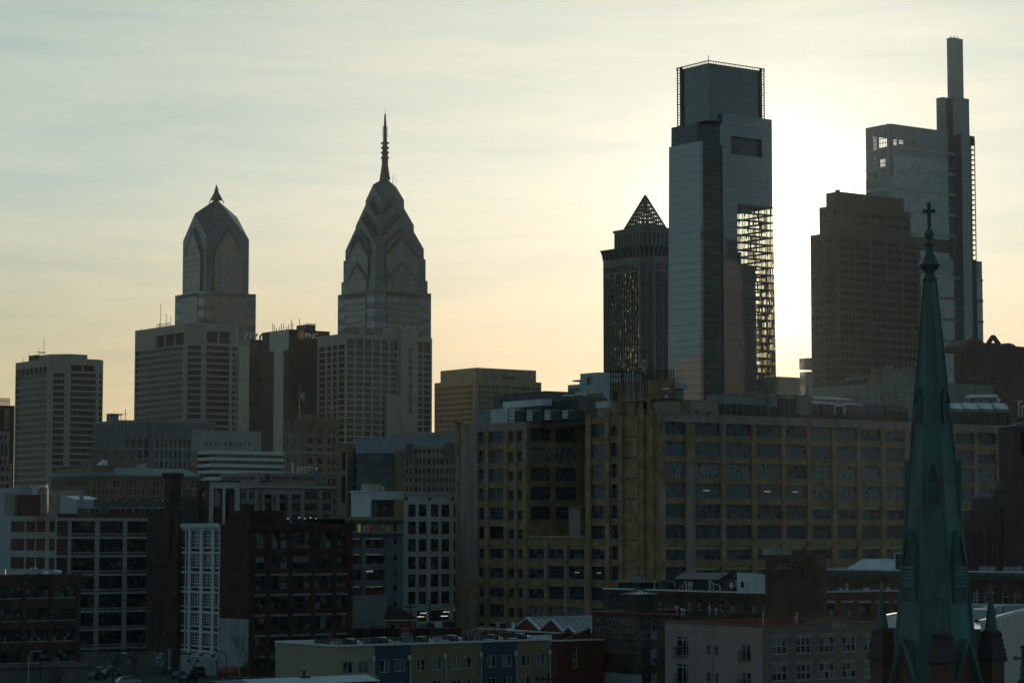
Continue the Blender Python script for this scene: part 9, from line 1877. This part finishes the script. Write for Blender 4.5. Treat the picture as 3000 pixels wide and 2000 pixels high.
zt = NV.z(1521); ow = [(NV.a(p, 1600), NV.a(p + 8, 1600), NV.z(q + 31), NV.z(q)) for q in (1554, 1618) for p in (2829, 2843, 2860, 2890, 2908)]
mb = MB(); mb.wall(NV.front, 0, NV.wr, 0, zt, ow, .3); mb.quad((0, 0, zt), (NV.wr, 0, zt), (NV.wr, 10, zt), (0, 10, zt)); [mb.fbox(NV.front, NV.a(p, 1600), NV.a(p, 1600) + .35, 0, NV.z(1560), -.5, -.004) for p in (2838, 2854, 2876, 2900)]; mb.build('wall', [m_dst], NV.o)
for o_ in ow: win(NV, NV.front, o_[0], o_[2], o_[1] - o_[0], o_[3] - o_[2], 'wl', .2, nvar=2)
# ---------------------------------------------------------------- street level, bottom left
def car(label, px, py, Y, col, rz, tall=1.0):
    o = thing('parked_car', label, 'car', (kx(px, py) * Y, Y, 0), rz, 'cars in the parking lot'); L, W = 4.5, 1.8
    prof = [(-2.2, .35), (-2.25, .7), (-2.1, .95), (-1.3, 1.0), (1.0, 1.02), (1.9, .92), (2.25, .7), (2.25, .35)]
    mb = MB(); n = len(prof); mb.add([(x, -W / 2, z * tall) for x, z in prof] + [(x, W / 2, z * tall) for x, z in prof], [tuple(range(n)), tuple(range(2 * n - 1, n - 1, -1))] + [(i, n + i, n + (i + 1) % n, (i + 1) % n) for i in range(n)]); mb.add([(-1.35, -.68, 1.5 * tall), (.35, -.68, 1.5 * tall), (.35, .68, 1.5 * tall), (-1.35, .68, 1.5 * tall)], [(0, 1, 2, 3)]); mb.build('body', [col], o)
    mb = MB(); b = [(-2.0, .98), (1.1, 1.0)]; mb.add([(-2.0, -.84, .99 * tall), (1.1, -.84, 1.01 * tall), (1.1, .84, 1.01 * tall), (-2.0, .84, .99 * tall), (-1.36, -.69, 1.495 * tall), (.36, -.69, 1.495 * tall), (.36, .69, 1.495 * tall), (-1.36, .69, 1.495 * tall)], [(0, 1, 5, 4), (1, 2, 6, 5), (2, 3, 7, 6), (3, 0, 4, 7)]); mb.build('windows', [g_dark], o)
    for sx in (-1.4, 1.4):
        for sy in (-.82, .82): mb = MB(); mb.tube((sx, sy - .1, .33), (sx, sy + .1, .33), .33, 12); mb.build('wheel', [m_black], o)
    for sy in (-.6, .6): mb = MB(); mb.box(2.24, 2.29, sy - .18, sy + .18, .62 * tall, .78 * tall); mb.build('headlight', [m_whp], o)
    return o
cp = lambda n, c_: M(n, c_, .3, var=.03, streak=0, spec=.6)
car('dark sedan at the left of the lot, its roof catching the sky', 285, 1980, 478, cp('black car paint', (.02, .022, .025)), 1.1); car('silver grey hatchback in the lot below the dark wall', 325, 1975, 490, cp('grey car paint', (.16, .17, .18)), .9)
car('blue estate car beside the whitewashed wall', 527, 1982, 482, cp('blue car paint', (.03, .08, .14)), 1.3); car('dark green car nearest the forked lamp', 552, 1985, 470, cp('green car paint', (.02, .035, .03)), 1.2); car('black van parked under the forked lamp', 580, 1975, 488, cp('van black', (.015, .016, .018)), 2.0, 1.35)
car('white car half cut by the bottom edge', 375, 2000, 462, cp('white car paint', (.5, .52, .54)), .5); car('dark wagon at the foot of the blank wall', 500, 1970, 494, cp('wagon black', (.018, .02, .02)), 2.2, 1.2); car('dark car at the bottom edge left of the cream wall', 690, 1995, 465, cp('deep grey paint', (.04, .045, .05)), .3)
def lamp(label, px, pyt, Y, kind):
    o = thing('street_lamp', label, 'street lamp', (kx(px, 1950) * Y, Y, 0)); h_ = Zat(pyt, Y); mb = MB(); mb.tube((0, 0, 0), (0, 0, h_ - .8), .1, 7, 0, .07)
    if kind == 'arm': pts = [(0, 0, h_ - .8), (.25, 0, h_ - .25), (.8, 0, h_), (1.5, 0, h_ - .05)]; mb.path(pts, .06, 6); heads = [(1.8, h_ - .1)]
    elif kind == 'arml': pts = [(0, 0, h_ - .8), (-.25, 0, h_ - .25), (-.8, 0, h_), (-1.5, 0, h_ - .05)]; mb.path(pts, .06, 6); heads = [(-1.8, h_ - .1)]
    else: mb.path([(-.8, 0, h_), (0, 0, h_ - .8), (.8, 0, h_)], .07, 6); heads = [(-.8, h_), (.8, h_)]
    mb.build('pole', [m_steel if kind == 'arm' else m_dark], o)
    for x, z in heads: mb = MB(); mb.add([(x - .35, -.2, z), (x + .35, -.2, z), (x + .35, .2, z), (x - .35, .2, z), (x - .2, -.12, z + .25 if kind != 'fork' else z + .55), (x + .2, -.12, z + .25 if kind != 'fork' else z + .55), (x + .2, .12, z + .25 if kind != 'fork' else z + .55), (x - .2, .12, z + .25 if kind != 'fork' else z + .55)], [(0, 1, 5, 4), (1, 2, 6, 5), (2, 3, 7, 6), (3, 0, 4, 7), (4, 5, 6, 7), (0, 3, 2, 1)]); mb.build('lamp_head', [m_conc2 if kind == 'arm' else m_dark], o)
lamp('curved arm street lamp in front of the low plum brick loft', 84, 1906, 400, 'arm'); lamp('two headed parking lot lamp before the whitewashed wall', 566, 1938, 478, 'fork'); lamp('curved arm street lamp in front of the whitewashed wall', 664, 1908, 455, 'arml')
def tree(label, px, Y, h_, seed):
    r = random.Random(seed); o = thing('bare_tree', label, 'tree', (kx(px, 1950) * Y, Y, 0)); mb = MB(); tw = MB()
    def br(p, d, L, rad, dep):
        q_ = p + d * L; (mb if dep < 2 else tw).tube(p, q_, rad, 5 if dep < 3 else 3, 0, rad * .7)
        if dep > 4: return
        for _ in range(3 if dep else 4): br(q_ if dep else p.lerp(q_, r.uniform(.6, 1)), (d + Vector((r.uniform(-.8, .8), r.uniform(-.8, .8), r.uniform(-.1, .6)))).normalized(), L * r.uniform(.55, .75), rad * .58, dep + 1)
    br(Vector((0, 0, 0)), Vector((0, 0, 1)), h_ * .38, .16, 0); mb.build('trunk', [m_dbk], o); tw.build('crown', [m_dbk], o)
tree('bare winter tree against the whitewashed wall corner', 718, 462, 10.5, 3); tree('second bare tree left of the cream terrace end', 752, 455, 8, 9); tree('scrubby bare tree below the blank grey wall', 395, 480, 7.5, 5); tree('thin bare tree at the foot of the gridded block', 330, 470, 6, 8)
tree('low bare scrub tree by the concrete ramp wall', 170, 405, 5.5, 12)
o = thing('steel_tank', 'rust red cylindrical steel tank lying in front of the whitewashed wall', 'tank', (kx(640, 1970) * 478, 478, .4), math.radians(8)); mb = MB(); mb.lathe([(.3, -.1), (1.0, 0), (1.05, .3), (1.05, 3.6), (1.0, 3.9), (.3, 4.0)], 16); me = mb.mesh('tank_shell', [M('rust red tank', (.22, .07, .04), .6, var=.3)])
for v in me.vertices: v.co = Vector((v.co.z, v.co.y, v.co.x + 1.1))
link('tank_shell', me, o); mb = MB(); [mb.box(x, x + .25, -.8, .8, -.4, .25) for x in (.7, 3)]; mb.build('saddle', [m_conc2], o); mb = MB(); mb.box(4.2, 6.2, -.9, .9, -.3, 2.1); [mb.box(4.3 + k * .35, 4.45 + k * .35, -.95, -.905, -.1, 1.9) for k in range(5)]; mb.build('rusty_crate', [m_rust], o)
o = thing('graffiti_wall', 'low wall covered with pale graffiti at the foot of the gridded loft', 'wall', (kx(236, 1920) * 500, 500, 0), GA * .1); mb = MB(); Wg = 245 * 500 / F; mb.box(0, Wg, 0, .6, 0, Zat(1908, 500)); mb.build('wall', [m_concd], o); fg = Face((0, 0), (1, 0)); mb = MB()
for k in range(26): x = rg.uniform(0, Wg - 1.5) if k < 8 else rg.uniform(Wg * .84, Wg - .8); z = rg.uniform(1.2, 4.0); w_ = rg.uniform(.4, 1.4); mb.add([fg.p(x, z, -.01 - .001 * k), fg.p(x + w_, z + rg.uniform(-.1, .15), -.01 - .001 * k), fg.p(x + w_ * .95, z + rg.uniform(.2, .6), -.01 - .001 * k), fg.p(x + .05, z + rg.uniform(.2, .5), -.01 - .001 * k)], [(0, 1, 2, 3)], k % 4)
mb.build('painted_tags', [m_gryb, M('pale blue tag', (.22, .30, .34)), M('grey tag', (.2, .2, .21)), m_whp], o)
o = thing('concrete_ramp_wall', 'stained concrete ramp wall with ledges in front of the low plum loft', 'wall', (kx(-40, 1960) * 405, 405, 0), GA * .6); Wg = 300 * 405 / F; mb = MB(); mb.box(0, Wg, 0, 1, 0, Zat(1958, 405)); mb.box(-.1, Wg, -.35, .3, Zat(1958, 405) + .002, Zat(1952, 405)); mb.box(0, Wg, 1.2, 2, 0, Zat(1945, 406)); mb.build('wall', [m_concd], o)
o = thing('traffic_signal', 'traffic signal head on a pole near the ramp wall', 'traffic signal', (kx(119, 1950) * 398, 398, 0)); h_ = Zat(1936, 398); mb = MB(); mb.tube((0, 0, 0), (0, 0, h_ - .2), .08, 6); mb.build('pole', [m_dark], o); mb = MB(); mb.box(-.17, .17, -.15, .15, h_ - 1.0, h_); [mb.lathe([(.02, z_ - .1), (.11, z_), (.02, z_ + .1)], 8, 0, -.16, 1) for z_ in (h_ - .82, h_ - .5)]; mb.build('signal_head', [m_dark, m_conc2], o)
mb = MB(); Yr = 470; mb.quad((kx(230, 1990) * 520 - 5, 436, .004), (kx(900, 1990) * 520, 436, .004), (kx(900, 1990) * 560, 503, .004), (kx(230, 1990) * 560 - 5, 503, .004)); mb.build('parking_lot', M('patched tarmac', (.045, .046, .048), .9, var=.6, scale=.2, streak=0), kind='structure')
o = thing('chain_link_fence', 'pale rail and wire fence along the lot below the cream terrace end', 'fence', (kx(690, 1985) * 452, 452, 0), .05); mb = MB(); [mb.tube((k * 1.8, 0, 0), (k * 1.8, 0, 2.0), .05, 5) for k in range(10)]; [mb.tube((0, 0, z_), (16.2, 0, z_), .04, 4) for z_ in (.1, 1.0, 2.0)]; mb.build('posts_and_rails', [m_steel], o)
